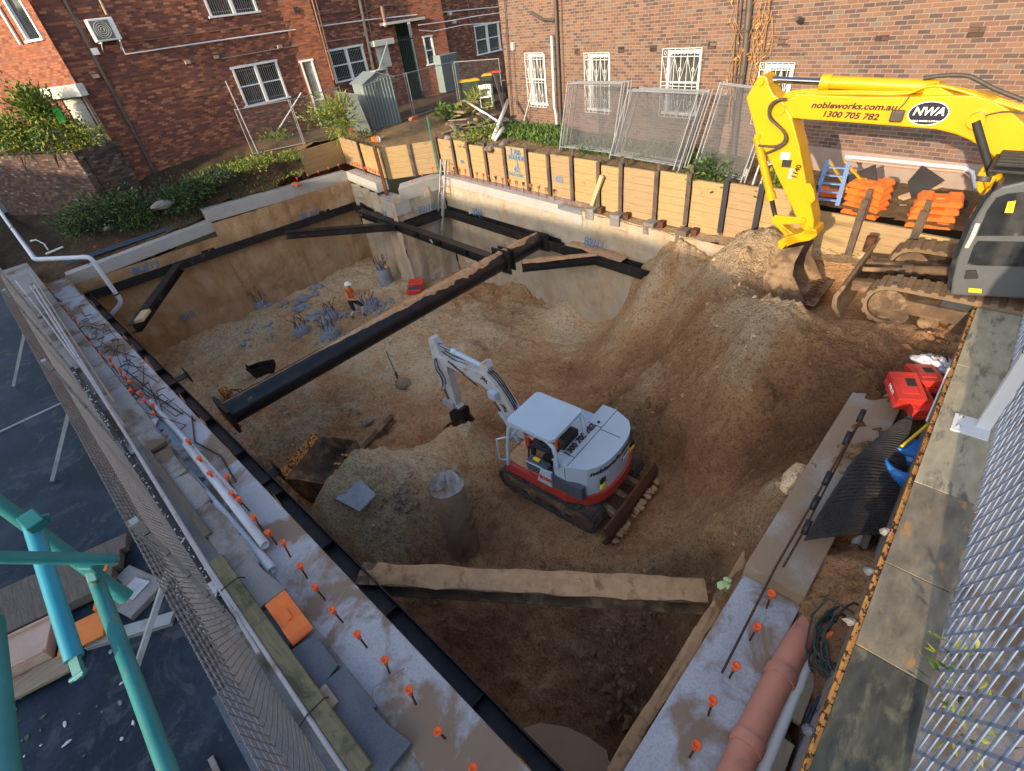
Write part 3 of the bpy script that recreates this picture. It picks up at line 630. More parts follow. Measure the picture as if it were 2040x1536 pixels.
sandcap(pa, pb, lambda t: max(0, min(1, (t-.16)*3.2)) if t < .93 else max(0, (1-t)*14), 3, 'sand_layer', st_)
c = pa.lerp(pb, .83); b = MB()
b.box((0, 0, 0), (.035, .8, .8), frame(c, d)); b.box((0, 0, 0), (.03, .72, .72), frame(c+d*.25, d)); b.build('joint_collar', M['steel'], st_)
text_mesh('STRUT 60', .3, M['lett_y'], 'sprayed_lettering', st_, txtM(pa.lerp(pb, .50)+V3((.155, -.2, .19)), d, V3((-.5, .6, .75))), .1, .01, .002, local=False)
# other struts and braces
s2a, s2b = G(720, 424, -1.40), G(992, 522, -1.30)
o = waler(s2a, s2b, (0, 0, 1), 'long dark strut beam from the inner corner to the joint of the thick tube', w=.3, h=.33, name='steel_strut')
text_mesh('15', .2, M['lett_w'], 'chalk_lettering', o, txtM(s2a.lerp(s2b, .62)+V3((0, -.2, 0)), s2b-s2a, (0, 0, 1)), 0, 0, .003, local=False)
def brace(p, q, label, mat='steel', w=.3, h=.3, name='steel_brace'):
    b = MB(); b.hbeam(p, q, w, h, .02); o = b.build(name, M[mat]); return tag(o, label, 'steel beam')
brace(G(570, 468, -1.42), G(792, 450, -1.42), 'level dark brace cutting the inner corner below the stepped block')
k = brace(G(357, 532, -1.42), G(268, 655, -1.42), 'dark brace with a wooden block at its lower end, near the hanging grey pipe')
p = G(276, 640, -1.15); b = MB(); b.bar(p, p+(G(357, 532, -1.2)-p).normalized()*.75, .26, .1); tag(b.build('timber_block', M['timber_x'], bevel=.01), 'pale wooden block lying on the lower end of the dark brace', 'timber')
k = brace(G(1040, 530, -1.28), G(1190, 514, -1.22), 'sand covered brace between the thick tube and the grey cut wall')
sandcap(G(1040, 522, -1.13), G(1190, 506, -1.07), lambda t: 1.0, 8, 'sand_layer', k, .12, .2, 0)
fa, fb = G(722, 1152, -1.28), G(1404, 1188, -1.18)
k = brace(fa, fb, 'sand covered brace cutting the near corner below the small excavator', 'steel_mud', .36, .30)
sandcap(fa+V3((0, 0, .155)), fb+V3((0, 0, .155)), lambda t: .25 if t < .04 else 1.0, 12, 'sand_layer', k, .15, .2, 0)
p = PLN(998, 452, w4.matrix_world.translation+V3((0, brY(-12)-.6, 0)), V3((.14, 1, 0)))
b = MB(); b.hbeam(p+V3((0, .1, .05)), p+V3((0, .1, -1.05)), .26, .24, .02, (0, 1, 0)); tag(b.build('steel_packer', M['rust']), 'short upright rusty steel packer hanging on the waler beside the thick tube', 'steel beam')
# sand on the buried waler and on the front walers
for a, c2, s, wd, par in ((V3((-9.6, brY(-9.6)-.2, -1.06)), V3((-7.3, brY(-7.3)-.2, -1.04)), 21, .3, w4), (V3((reX(1.2)-.17, 1.3, -1.04)), V3((reX(4)-.17, 4.6, -1.0)), 31, .1, w6)):
    sandcap(a, c2, lambda t: 1.0, s, 'sand_layer', par, wd*.7, wd, 0)
# brackets sticking out of the near waler
for px, py in ((362, 752), (540, 945)):
    p = G(px, py, -1.2); t = thing('strut_bracket', 'black bolted bracket on the long waler, %s' % ('near the orange capped rebar tangle' if px < 400 else 'opposite the loose bucket with yellow rim'), 'bracket', p)
    b = MB(); b.bar(p+V3((0, -.5, 0)), p+V3((0, .12, 0)), .26, .03); b.build('arm_plate', M['steel'], t)
    b = MB(); b.box(p+V3((0, .14, .0)), (.34, .03, .34)); b.build('end_plate', M['steel'], t)
# ---------------------------------------------------------------- starter bars with safety caps
def bar_proto(h, cap='cap', r=.009):
    t = thing('starter_bar', None, 'rebar'); b = MB(); b.tube([(0, 0, -.05), (0, 0, h)], r, 6); b.build('bar', M['rebar'], t, True)
    b = MB(); b.lathe([(.012, h-.09), (.022, h-.085), (.024, h-.03), (.040, h), (.042, h+.018), (.030, h+.02), (.012, h+.004)], None, 12); b.build('safety_cap', M[cap], t, True)
    return t
class Bars:
    def __init__(s, h, cap='cap', r=.009): s.p = bar_proto(h, cap, r); s.used = False
    def put(s, loc, label, group, tilt=(0, 0), rz=0):
        o = s.p if not s.used else copytree(s.p); s.used = True
        o.location = loc; o.rotation_euler = (tilt[0], tilt[1], rz); return tag(o, label, 'rebar', group)
rb = random.Random(5)
near, lowb, backb, backk = Bars(.30, r=.011), Bars(.27), Bars(.34), Bars(.34, 'capblk')
# bases picked on the photo, near beam
for px, py in ((392, 900), (415, 935), (436, 965), (466, 975), (482, 1005), (497, 1018), (524, 1056), (552, 1085), (579, 1110), (612, 1152), (648, 1195), (683, 1240), (731, 1290), (776, 1341), (829, 1403), (887, 1471), (948, 1548)):
    near.put(GLE(px, py), 'bar with an orange cap in the spaced row along the near ring beam', 'capped bars along the near ring beam', (rb.uniform(-.09, .09), rb.uniform(-.09, .09)))
for i in range(24):
    t = i/23; px = 92+(318-92)*t**1.15; py = 560+(822-560)*t**1.05
    lowb.put(GLE(px+6, py+18), 'bar with an orange cap in the crowded row near the hanging grey pipe', 'crowded capped bars near the hanging grey pipe', (rb.uniform(-.25, .25), rb.uniform(-.3, .1)))
for px, py in ((1374, 1508), (1411, 1425), (1453, 1350), (1494, 1275), (1527, 1212)):
    near.put(G(px, py, -.02), 'bar with an orange cap in the row of five beside the salmon pipe', 'capped bars along the short ring beam', (rb.uniform(-.07, .07), rb.uniform(-.07, .07)))
for px, py, zz in ((178, 528, -.5), (196, 505, -.4), (228, 492, -.4), (256, 483, -.38), (280, 473, -.36), (338, 455, -.3), (362, 448, -.3), (385, 442, -.3), (424, 402, .15), (444, 396, .15), (490, 382, .12), (514, 374, .12), (536, 368, .1), (560, 360, .1), (580, 354, .08), (600, 350, .08)):
    lowb.put(G(px, py, zz), 'bar with an orange cap in the row below the overgrown bank', 'capped bars below the overgrown bank', (rb.uniform(-.12, .12), rb.uniform(-.12, .12)))
for i in range(5):
    lowb.put(B_+V3((-.35-.0, -.3-.55*i+.2, .06)), 'bar with an orange cap in front of the leftmost timber panel', 'capped bars in front of the leftmost timber panel')
for i in range(11):
    t = i/10; backb.put(V3((-22.6, 12.75, .03)).lerp(V3((-19.6, 12.1, .03)), t), 'bar with an orange cap in the tight row on the short sunlit beam', 'capped bars on the short sunlit beam', (rb.uniform(-.1, .1), rb.uniform(-.1, .1)))
for i in range(4):
    backb.put(V3((-18.0, 12.0, -.4)).lerp(V3((-17.6, 13.5, .0)), i/3), 'bar with an orange cap on the stepped block left of the ladder', 'capped bars left of the ladder')
for i in range(19):
    x = -16.6+i*.395; q = (backb if i % 4 != 3 else backk)
    if x > -10.3: continue
    q.put(V3((x, brY(x)+.24, 0)), 'bar with %s cap in the long row below the timber wall' % ('an orange' if q is backb else 'a black'), 'orange capped bars on the long sunlit beam' if q is backb else 'black capped bars on the long sunlit beam', (rb.uniform(-.06, .06), rb.uniform(-.06, .06)))
for i in range(11):
    x = -14.6+i*.53; q = backk if i % 2 else backb
    if x > -9.3: continue
    q.put(V3((x, brY(x)+.5, -.02 if x < -10.3 else -.13)), 'bar with %s cap in the long row below the timber wall' % ('an orange' if q is backb else 'a black'), 'orange capped bars on the long sunlit beam' if q is backb else 'black capped bars on the long sunlit beam', (rb.uniform(-.06, .06), rb.uniform(-.06, .06)))
b = MB(); b.tube([(-16.9, brY(-16.9)+.5, .2), (-14, brY(-14)+.48, .15), (-9.1, brY(-9.1)+.48, .16)], .012, 6); tag(b.build('tie_bar', M['rebar']), 'long thin tie bar running along the row of bars below the timber wall', 'rebar')
# loose rebar and cages on the near beam
def bent(name, pts, r, label, mat='rebar', cat='rebar', n=6, group=None):
    b = MB(); b.tube(pts, r, n); return tag(b.build(name, M[mat]), label, cat, group)
rr = random.Random(11)
for i in range(26):
    t = rr.random(); px = 165+(330-165)*t+rr.uniform(-8, 50); py = 630+(830-630)*t+rr.uniform(-14, 6)
    p = GLE(px, py, .02+.1*rr.random()); L = rr.uniform(.7, 1.9); a = rr.uniform(-.35, .35)
    dx = V3((math.cos(a), math.sin(a), rr.uniform(-.06, .06)))*L; sd = V3((-dx.y, dx.x, 0)).normalized()*rr.choice((-.16, .16))
    pts = [p-dx*.5+sd, p-dx*.5, p+dx*.5]+([p+dx*.5+sd] if rr.random() < .6 else [])
    if min(q.y for q in pts) < -.35: pts = [q+V3((0, .3, 0)) for q in pts]
    if max(q.y for q in pts) > .62: pts = [q-V3((0, max(r.y for r in pts)-.6, 0)) for q in pts]
    bent('bent_rebar', pts, .011, 'bent rusty bar in the tangle at the far end of the near ring beam', group='rebar tangle on the near ring beam')
bent('bent_rebar', [GLE(382, 828, .02), GLE(388, 880, .02), GLE(440, 908, .02), GLE(470, 960, .02)], .013, 'cranked rusty bar lying beside the capped bars right of the grey pipes')
bent('bent_rebar', [GLE(247, 735, .03), GLE(290, 770, .05), GLE(318, 795, .02), GLE(364, 825, .02)], .013, 'long rusty bar end leaving the rebar tangle toward the thick tube')
for k in range(5):
    dz = .03+.03*k; o = V3((0, -.045*k, 0))
    bent('rebar_stirrup', [GLE(590+2*k, 1285-k, dz)+o, GLE(642, 1330, dz)+o, GLE(648, 1345, dz)+o, GLE(632, 1362, dz+.03)+o], .012, 'rusty stirrup in the small bundle beside the mossy beam', group='stirrup bundle')
bent('wire_end', [G(740, 1390, .02), G(744, 1370, .03), G(775, 1350, .05), G(806, 1331, .02)], .006, 'pale bent wire lying across the near ring beam', 'wire', 'wire')
# long bars lying on the raised beam with black couplers
t = thing('coupler_bar', 'long rusty bar leaning along the raised beam with black couplers on it', 'rebar', G(1436, 1340, .02))
pA, pB = G(1438, 1341, .03), G(1722, 822, .62)
b = MB(); b.tube([pA, G(1545, 1130, .32), pB], .012, 6); b.tube([G(1560, 1130, .2), G(1600, 1060, .33), pB-V3((0, .1, .02))], .011, 6); b.build('bar', M['rebar'], t)
for px, py, z in ((1717, 826, .62), (1690, 870, .57), (1650, 950, .5), (1625, 998, .45), (1609, 1046, .42)):
    p = G(px, py, z); b = MB(); b.pipe(p-V3((0, .11, .05)), p+V3((0, .03, .06)), .033, .022, 14); b.build('coupler', M['capblk'], t)
# ================================================================ yard ground behind the pit
LP = G(308, 345, 1.4); LD = V3((-.012, 1, 0)).normalized(); LN = V3((LD.y, -LD.x, 0))       # left house wall: base, along, outward
RP = G(1124, 257, 1.2); RDv = V3((math.cos(R(-11.5)), math.sin(R(-11.5)), 0)); RN = V3((RDv.y, -RDv.x, 0))
def Lw(px, py): p = PLN(px, py, LP, LN); return (p-LP).dot(LD), p.z
def Rw(px, py): p = PLN(px, py, RP, RN); return (p-RP).dot(RDv), p.z
TP = V3((-7.89, 12.75, 0)); TD = V3((1, -.13, 0)).normalized(); TN = V3((TD.y, -TD.x, 0))
def Tw(px, py): p = PLN(px, py, TP, TN); return p
Q1, Q2, Q3 = V3((-24.05, 13.25, 0)), V3((-19.25, 12.25, 0)), V3((-17.55, 14.02, 0))
Q0 = V3((-23.95, 10.9, 0))
ycl = [(511,310,1.3,.5,.8),(606,290,1.35,.3,.9),(700,258,1.35,.2,.9),(747,263,1.25,.15,1),(845,245,1.3,.15,1),(920,215,1.3,.6,1),(1000,205,1.3,.7,1),(1018,240,1.25,.6,1),
 (1124,257,1.2,.5,1),(1330,290,1.15,.4,1),(1500,330,1.1,.4,1),(1700,370,1.05,.3,.8),(1900,360,1.0,.3,.8),(1950,430,1.1,.3,.8),(820,275,1.22,.1,1),(760,285,1.2,.1,1),(880,260,1.25,.2,1),(960,270,1.3,.15,1),
 (1020,280,1.28,.1,.9),(1100,290,1.3,.1,.9),(1240,310,1.28,.2,.9),(1400,335,1.25,.3,.9),(940,245,1.45,.75,1),(640,275,1.25,.2,.9),
 (540,318,1.15,.7,1),(500,345,.8,.85,1),(580,338,.75,.7,1),(400,385,.5,.85,1),(300,430,.25,.85,1),(200,470,.05,.9,1),(430,340,1.15,.8,1),(330,370,1.05,.85,1),(250,400,.8,.9,1),(120,440,.4,.9,1),(90,480,-.1,.9,1),(140,530,-.5,.5,1),(420,430,.1,.5,.8),(520,390,.25,.5,1),(590,362,.35,.5,1)]
_yp = [G(a, b, c) for a, b, c, d, e in ycl]
_yx = [((-30, 8), 1.4, .8, 1), ((-30, 16), 1.4, .8, 1), ((-24, 22), 1.4, .6, 1), ((-33, 2), .6, .9, 1), ((-28, -3), -.2, .9, 1), ((3, 13), 1.0, .4, 1), *[((blp(y, 0).x-.45, y), z, .6, 1) for y, z in ((1.5, -.55), (3, -.42), (4.5, -.34), (5.8, -.22), (6.6, .08), (8, .08), (9.3, .05), (10.4, .04))], *[((blp(y, 0).x-1.0, y), z, .85, 1) for y, z in ((3, -.05), (5, .2), (7, .55), (8.5, .75), (10, .95))], ((-20.4, 12.9), 1.15, .1, 1), ((-23.6, 13.4), 1.2, .1, 1)]
_yz = RBF([(p.x, p.y) for p in _yp]+[e[0] for e in _yx], [c[2] for c in ycl]+[e[1] for e in _yx], .2)
_yt = RBF([(p.x, p.y) for p in _yp]+[e[0] for e in _yx], [c[3] for c in ycl]+[e[2] for e in _yx], .5)
def yard_z(x, y): return _yz(x, y)+.07*fbm(x*1.3, y*1.3, 4, .6)+.05*np.maximum(0, fbm(x*6, y*6, 3, .6))
def yz(x, y): return float(yard_z(np.array([x]), np.array([y]))[0])
def YG(px, py, dz=0.0):
    z = 1.2
    for _ in range(12):
        p = G(px, py, z); z = .5*z+.5*(yz(p.x, p.y)+dz)
    return G(px, py, z)
a = blp(.3, 0)+V3((-.42, 0, 0)); c = blp(10.8, 0)+V3((-.42, 0, 0))
YP = [(a.x, a.y-1.2), (c.x, c.y), (Q0.x, Q0.y), (Q1.x, Q1.y+.02), (Q2.x-.02, Q2.y+.05), (Q3.x-.02, Q3.y+.05), (4.2, (TP+TD*12.1).y+.05), (4.2, 13.5), (-4, 15.9), (-16.6, 18.4), (-18.5, 24), (-27, 26), (-33, 20), (-34, -4), (-26, -4)]
o = heightfield('yard', -34, 4.2, -4, 26, .11, yard_z, M['yard'], YP, {'tone': lambda x, y: np.clip(_yt(x, y), 0, 1), 'rough': lambda x, y: 0*x+.9})
tag(o, 'sandy yard and overgrown bank between the pit and the brick houses', 'ground', kind='structure')
# ================================================================ timber retaining wall
def grooved(M_, L, h, th, nb, lip=.006):
    'one board stack: local X length, Z up, with grooves between boards'
    prof = [(-th/2, 0)]; bh = h/nb
    for i in range(nb):
        j = random.uniform(-.006, .006)
        prof += [(th/2+j-lip, i*bh+.001), (th/2+j, i*bh+lip), (th/2+j, (i+1)*bh-lip), (th/2+j-lip, (i+1)*bh-.001)]
        if i < nb-1: prof += [(th/2-.016, (i+1)*bh)]
    prof += [(-th/2, h)]
    F = M_ @ MX(((0, 0, 1, 0), (-1, 0, 0, 0), (0, 1, 0, 0), (0, 0, 0, 1)))
    return F, prof, L
def timber_bay(p, q, zb, zt, outn, label, i=0):
    p, q = V3(p), V3(q); d = (q-p).normalized(); L = (q-p).length-.12; p = p+d*.06; b = MB()
    up = V3((0, 0, 1)); outv = V3(outn).normalized()
    nb = max(3, round((zt-zb)/.2)); prof = [(-.035, 0.0)]; bh = (zt-zb)/nb
    for k in range(nb):
        j = random.uniform(-.008, .008)
        prof += [(.035+j-.006, k*bh+.002), (.035+j, k*bh+.008), (.035+j, (k+1)*bh-.008), (.035+j-.006, (k+1)*bh-.002)]
        if k < nb-1: prof += [(.018, (k+1)*bh)]
    prof += [(-.035, zt-zb)]
    F = MX((outv, up, outv.cross(up))).transposed().to_4x4(); ax = outv.cross(up)
    st = p if ax.dot(d) > 0 else p+d*L
    F.translation = st+up*zb; b.prism(prof, F, L)
    # keep local X along the boards so that the grain follows them
    o = b.build('timber_wall', M['timber'] if i % 3 else M['timber2'])
    W = MX((d, up.cross(d), up)).transposed().to_4x4(); W.translation = p+V3((i*3.7, i*1.3, zb)); o.data.transform(W.inverted()); o.matrix_world = W
    o.data.transform(MX.Translation(V3((i*3.7, i*1.3, 0)))); W2 = W.copy(); W2.translation = W @ V3((-i*3.7, -i*1.3, 0)); o.matrix_world = W2
    return tag(o, label, 'timber wall', 'timber panels of the retaining wall')
def soldier(p, zb, zt, d, label, tone='pilesteel', proud=.05):
    p = V3(p); b = MB(); d = V3(d).normalized(); n = V3((d.y, -d.x, 0))
    b.hbeam(p+n*proud+V3((0, 0, zb)), p+n*proud+V3((0, 0, zt)), .13, .15, .014, n)
    b.box((0, 0, 0), (.02, .1, .2), frame(p+n*(proud-.02)+V3((0, 0, zt+.07)), n))
    return tag(b.build('steel_post', M[tone]), label, 'steel post', 'steel posts of the timber wall')
tpx = [905, 934, 968, 1006, 1050, 1094, 1141, 1196, 1242, 1315, 1382, 1459, 1533, 1640, 1753, 1885]
tx = [Q3.x+.02] + [Tw(x, 320 if x > 1200 else 292).x for x in tpx] + [1.0, 2.6]
tp = [V3((x, TP.y-.13*(x-TP.x), 0)) for x in tx]
for i, p in enumerate(tp):
    zb = .1 if p.x < -8.5 else (-.02 if p.x < -6 else .15)
    soldier(p, zb, 1.42+(.06 if i % 2 else 0), TD, '%s steel post from the ladder along the long timber wall' % (ORD[i] if i < 20 else 'last'), 'pilesteel' if i not in (12, 13, 14) else 'dark_body')
tb = []
for i in range(len(tp)-1):
    zt = 1.36+.05*math.sin(i*2.1)+(.05 if i in (4, 5, 6) else 0)
    if tp[i].x > -2.9: zt = 1.12-.05*(i-13)
    tb.append(timber_bay(tp[i], tp[i+1], .0, zt, TN, '%s timber panel from the ladder along the long timber wall' % ORD[i], i))
d12 = (Q2-Q1); n12 = V3((d12.y, -d12.x, 0)); d23 = Q3-Q2; n23 = V3((d23.y, -d23.x, 0))
for k, (p, zt) in enumerate(((Q0, 1.05), (Q1, 1.45), (Q1.lerp(Q2, .55), 1.4), (Q2, 1.45), (Q2.lerp(Q3, .5), 1.35))):
    soldier(p+(V3((.1, -.25, 0)) if k == 3 else V3((0, 0, 0))), -.5 if k == 3 else .05, zt, d12 if k < 3 else d23, 'steel post %s' % ['at the free end of the leftmost timber panel', 'in the corner behind the tight row of caps', 'midway on the short timber wall with the caps below', 'standing on the low concrete shelf left of the ladder', 'between the low shelf and the green picket'][k], 'rust' if k == 3 else 'pilesteel', .06)
timber_bay(Q0, Q1, .12, 1.2, (1, .05, 0), 'leftmost timber panel, below the wire fence', 20)
timber_bay(Q1, Q1.lerp(Q2, .55), .1, 1.3, n12, 'timber panel right of the inner corner, above the tight row of caps', 21)
timber_bay(Q1.lerp(Q2, .55), Q2, .1, 1.28, n12, 'narrow timber panel left of the post on the low shelf', 22)
timber_bay(Q2, Q2.lerp(Q3, .5), .05, 1.3, n23, 'timber panel right of the post on the low shelf', 23)
timber_bay(Q2.lerp(Q3, .5), Q3, .05, 1.3, n23, 'timber panel beside the green picket', 24)
def paint(parent, body, px, py, size):
    p = Tw(px, py); text_mesh(body, size, M['bluepaint'], 'sprayed_lettering', parent, parent.matrix_world.inverted() @ txtM(p+TN*.052, TD, (0, 0, 1)), .05, .003, .002)
def bay_at(px): 
    x = Tw(px, 340).x
    for i in range(len(tp)-1):
        if tp[i].x <= x < tp[i+1].x: return tb[i]
    return tb[5]
paint(bay_at(1031), '700', 1031, 304, .26); paint(bay_at(1031), 'BOUNDR', 1030, 314, .2); paint(bay_at(1031), '452', 1032, 338, .24); paint(bay_at(1031), 'FACE BORE', 1030, 348, .15)
paint(bay_at(923), '451', 923, 322, .18); paint(bay_at(1116), '452', 1116, 357, .26)
for px, py, up in ((1020, 300, 1), (1033, 326, -1)):
    p = Tw(px, py); ob = bay_at(px); b = MB(); s = up*.12
    b.prism([(-.02, -s), (.02, -s), (.02, s*.2), (.07, s*.2), (0, s), (-.07, s*.2), (-.02, s*.2)], ob.matrix_world.inverted() @ txtM(p+TN*.05, TD, (0, 0, 1)), .004); b.build('sprayed_arrow', M['bluepaint'], ob, True)
# concrete pads and bases at the feet of the posts
for i, x in enumerate((-8.9, -7.9, -6.7, -5.66)):
    p = V3((x, TP.y-.13*(x-TP.x)-.28, .0)); b = MB(); b.box(p+V3((0, 0, -.05)), (.32, .34, .34)); tag(b.build('footing_block', M['conc_old'], bevel=.02), '%s concrete footing block at the foot of a steel post right of the end block' % ORD[i], 'concrete block', 'footing blocks')
    b = MB(); b.box(p+V3((.3, .06, .05)), (.16, .2, .2)); tag(b.build('steel_offcut', M['rust']), 'rusty steel offcut right of the %s footing block' % ORD[i], 'steel offcut', 'steel offcuts')
b = MB(); p = V3((-9.0, 12.75, .12)); b.bar(p, p+V3((.45, -.1, .95)), .07, .13); tag(b.build('timber_prop', M['timber_x']), 'short pale timber prop leaning beside the concrete end block', 'timber')
# ================================================================ brick houses
def facade(name, W, u0, u1, z0, z1, holes, mat, parent, rev=.14, side=None):
    'front face in local XZ at y=0 (outward -Y) with holes and reveals'
    us = sorted({u0, u1}|{h[0] for h in holes}|{h[2] for h in holes}); zs = sorted({z0, z1}|{h[1] for h in holes}|{h[3] for h in holes}); b = MB()
    for i in range(len(us)-1):
        for j in range(len(zs)-1):
            cu, cz = (us[i]+us[i+1])/2, (zs[j]+zs[j+1])/2
            if any(h[0] < cu < h[2] and h[1] < cz < h[3] for h in holes): continue
            b.quad((us[i], 0, zs[j]), (us[i+1], 0, zs[j]), (us[i+1], 0, zs[j+1]), (us[i], 0, zs[j+1]))
    for a, c, d, e in holes:
        for p, q in (((a, c), (d, c)), ((d, c), (d, e)), ((d, e), (a, e)), ((a, e), (a, c))):
            b.quad((p[0], 0, p[1]), (p[0], rev, p[1]), (q[0], rev, q[1]), (q[0], 0, q[1]))
    if side: b.quad((u0, 0, z0), (u0, side, z0), (u0, side, z1), (u0, 0, z1)); b.quad((u1, 0, z0), (u1, side, z0), (u1, side, z1), (u1, 0, z1)); b.quad((u0, side, z0), (u1, side, z0), (u1, side, z1), (u0, side, z1)); b.quad((u0, 0, z1), (u1, 0, z1), (u1, side, z1), (u0, side, z1))
    b.v = [tuple(W @ V3(v)) for v in b.v]
    o = b.build(name, mat, parent); rl = rootloc(parent); T = MX.Translation(-rl) @ W
    o.data.transform(T.inverted()); o.matrix_local = T; return o
def part_at(b, name, mat, parent, W, bevel=0):
    b.v = [tuple(W @ V3(v)) for v in b.v]; return b.build(name, mat, parent, bevel=bevel)
def sash(parent, W, u0, z0, u1, z1, cols=2, cur=True, bars=True, fm='white', rail=.5, proud=.03, fw=.09, glass='glass'):
    'painted timber window: frame, sashes, panes, bars (local y outward is negative)'
    b = MB(); y = -proud+.06; w = u1-u0; h = z1-z0
    for a in (u0+fw/2, u1-fw/2): b.box((a, y, (z0+z1)/2), (fw, .12, h))
    b.box(((u0+u1)/2, y-.002, z1-fw/2), (w+.1, .13, fw)); b.box(((u0+u1)/2, y-.02, z0+fw/2-.02), (w+.16, .18, fw*.8))
    cw = w/cols
    for c in range(cols):
        a, e = u0+c*cw, u0+(c+1)*cw
        if c: b.box((a, y-.003, (z0+z1)/2), (fw*1.5, .115, h-.1))
        if rail: b.box(((a+e)/2, y+.03, z0+h*rail), (cw-.1, .05, .055))
    fr = part_at(b, 'window', M[fm], parent, W)
    g = MB(); g.quad((u0+.03, y+.07, z0+.03), (u1-.03, y+.07, z0+.03), (u1-.03, y+.07, z1-.03), (u0+.03, y+.07, z1-.03)); part_at(g, 'pane', M[glass], fr, W)
    if bars:
        s = MB(); s.box(((u0+u1)/2, y+.045, z0+.18), (w-.15, .012, .02)); n = int(w/.11)
        s.box(((u0+u1)/2, y+.045, z1-.2), (w-.15, .012, .02))
        for k in range(n): s.box((u0+.1+(w-.2)*(k+.5)/n, y+.045, (z0+z1)/2), (.014, .012, h-.15))
        part_at(s, 'security_bars', M['galvpost'], fr, W)
    return fr
def bandM(P, D, N):
    m = MX((D, -N, V3((0, 0, 1)))).transposed().to_4x4(); m.translation = V3((P.x, P.y, 0)); return m
WL = bandM(LP, LD, LN); WR = bandM(RP, RDv, RN)
def rect(fn, tl, br): (a, z1), (c, z0) = fn(*tl), fn(*br); return (min(a, c), min(z0, z1), max(a, c), max(z0, z1))
# ---- left house
hl = thing('brick_house', 'dark red brick house with paired white sash windows behind the wire fence', 'house', (LP.x, LP.y, 0))
uC = Lw(140, 160)[0]     # near corner
w1 = rect(Lw, (459, 134), (576, 195)); w1 = (w1[0], Lw(490, 214)[1], w1[2], w1[3])
w2 = (Lw(652, 101)[0], w1[1]+.15, Lw(722, 92)[0], w1[3])
w3 = (Lw(420, 36)[0], Lw(420, 36)[1], Lw(516, 25)[0], Lw(420, 36)[1]+1.75)
w4 = (Lw(943, 51)[0], Lw(955, 110)[1], Lw(993, 47)[0], Lw(943, 51)[1])
uE = Lw(1010, 60)[0]+8
hall = (Lw(788, 60)[0], 1.3, Lw(826, 50)[0], Lw(790, 48)[1])
facade('wall', WL, uC, uE, -1.5, 13, [w1, w2, w3, w4, hall], M['brick_l'], hl)
for r in (w1, w2, w3): sash(hl, WL, *r)
sash(hl, WL, *w4)
uN = WL @ V3((uC, 0, 0))
b = MB(); b.box(((hall[0]+hall[2])/2, .9, (hall[1]+hall[3])/2), (hall[2]-hall[0]+.4, .02, hall[3]-hall[1]+.3))
for k in range(9): b.box((hall[0]+(hall[2]-hall[0])*(k+.5)/9, .1, (hall[1]+hall[3])/2-.3), (.022, .03, hall[3]-hall[1]-.6))
b.box(((hall[0]+hall[2])/2, .1, hall[3]-.75), (hall[2]-hall[0], .05, .05))
part_at(b, 'door', M['bin'], hl, WL)
b = MB(); b.box(((hall[0]+hall[2])/2-.3, -.25, hall[3]+.08), (hall[2]-hall[0]+1.4, .6, .12)); part_at(b, 'awning', M['offwhite'], hl, WL, .01)
# corner facade facing the street, with the tall sash window and the roller shutter
F0 = WL @ V3((uC, 0, 0)); FD = V3((.94, .35, 0)).normalized(); FN = V3((.35, -.94, 0)).normalized()
WF = bandM(F0-FD*9, FD, FN)
def Fw(px, py): p = PLN(px, py, F0, FN); return (p-(F0-FD*9)).dot(FD), p.z
fa = Fw(40, 0); fw1 = (Fw(55, 82)[0], Fw(60, 84)[1], Fw(88, 80)[0], Fw(60, 84)[1]+2.6); fs = (Fw(122, 200)[0], .8, Fw(165, 190)[0], Fw(122, 196)[1])
facade('wall', WF, 0, 9, -1.5, 13, [fw1, fs], M['brick_pier'], hl)
sash(hl, WF, *fw1, cols=1, bars=False)
b = MB(); n = 16
for k in range(n): b.box(((fs[0]+fs[2])/2, .07, fs[1]+(fs[3]-fs[1])*(k+.5)/n), (fs[2]-fs[0], .03, (fs[3]-fs[1])/n-.01))
part_at(b, 'roller_shutter', M['offwhite'], hl, WF); b = MB(); b.box(((fs[0]+fs[2])/2-.1, -.12, fs[3]+.2), (fs[2]-fs[0]+.9, .3, .4)); part_at(b, 'shutter_box', M['offwhite'], hl, WF, .02)
# canted brick piers that catch the sun
def pier(pxa, pxb, out, ret, holes_fn=None):
    ua, ub = Lw(*pxa)[0], Lw(*pxb)[0]; A = WL @ V3((ua, -.004, 0)); Bp = WL @ V3((ub, -out, 0)); D = (Bp-A).normalized(); N = V3((D.y, -D.x, 0)); W = bandM(A, D, N); L = (Bp-A).length
    hs = holes_fn(A, D, N, W) if holes_fn else []
    facade('pier', W, 0, L, -.5, 13, hs, M['brick_pier'], hl); Cc = WL @ V3((ub+ret, 0, 0)); D2 = (Cc-Bp).normalized(); W2 = bandM(Bp, D2, V3((D2.y, -D2.x, 0)))
    facade('pier', W2, 0, (Cc-Bp).length, -.5, 13, [], M['brick_l'], hl); return W, hs
def doorhole(A, D, N, W):
    f = lambda px, py: ((PLN(px, py, A, N)-A).dot(D), PLN(px, py, A, N).z)
    a, z1 = f(594, 121); c, _ = f(622, 119); return [(max(.1, a), 1.2, c, z1)]
Wd, hs = pier((552, 0), (607, 0), .42, .35, doorhole)
sash(hl, Wd, hs[0][0], hs[0][1], hs[0][2], hs[0][3], cols=1, bars=False, rail=.45, glass='glassf').name = 'glazed_door'
def smallwin(A, D, N, W):
    f = lambda px, py: ((PLN(px, py, A, N)-A).dot(D), PLN(px, py, A, N).z)
    a, z1 = f(841, 72); c, _ = f(860, 70); return [(a, f(850, 131)[1], c, z1)]
Wp, hs = pier((812, 20), (868, 10), .5, .4, smallwin)
sash(hl, Wp, *hs[0], cols=1, bars=True)
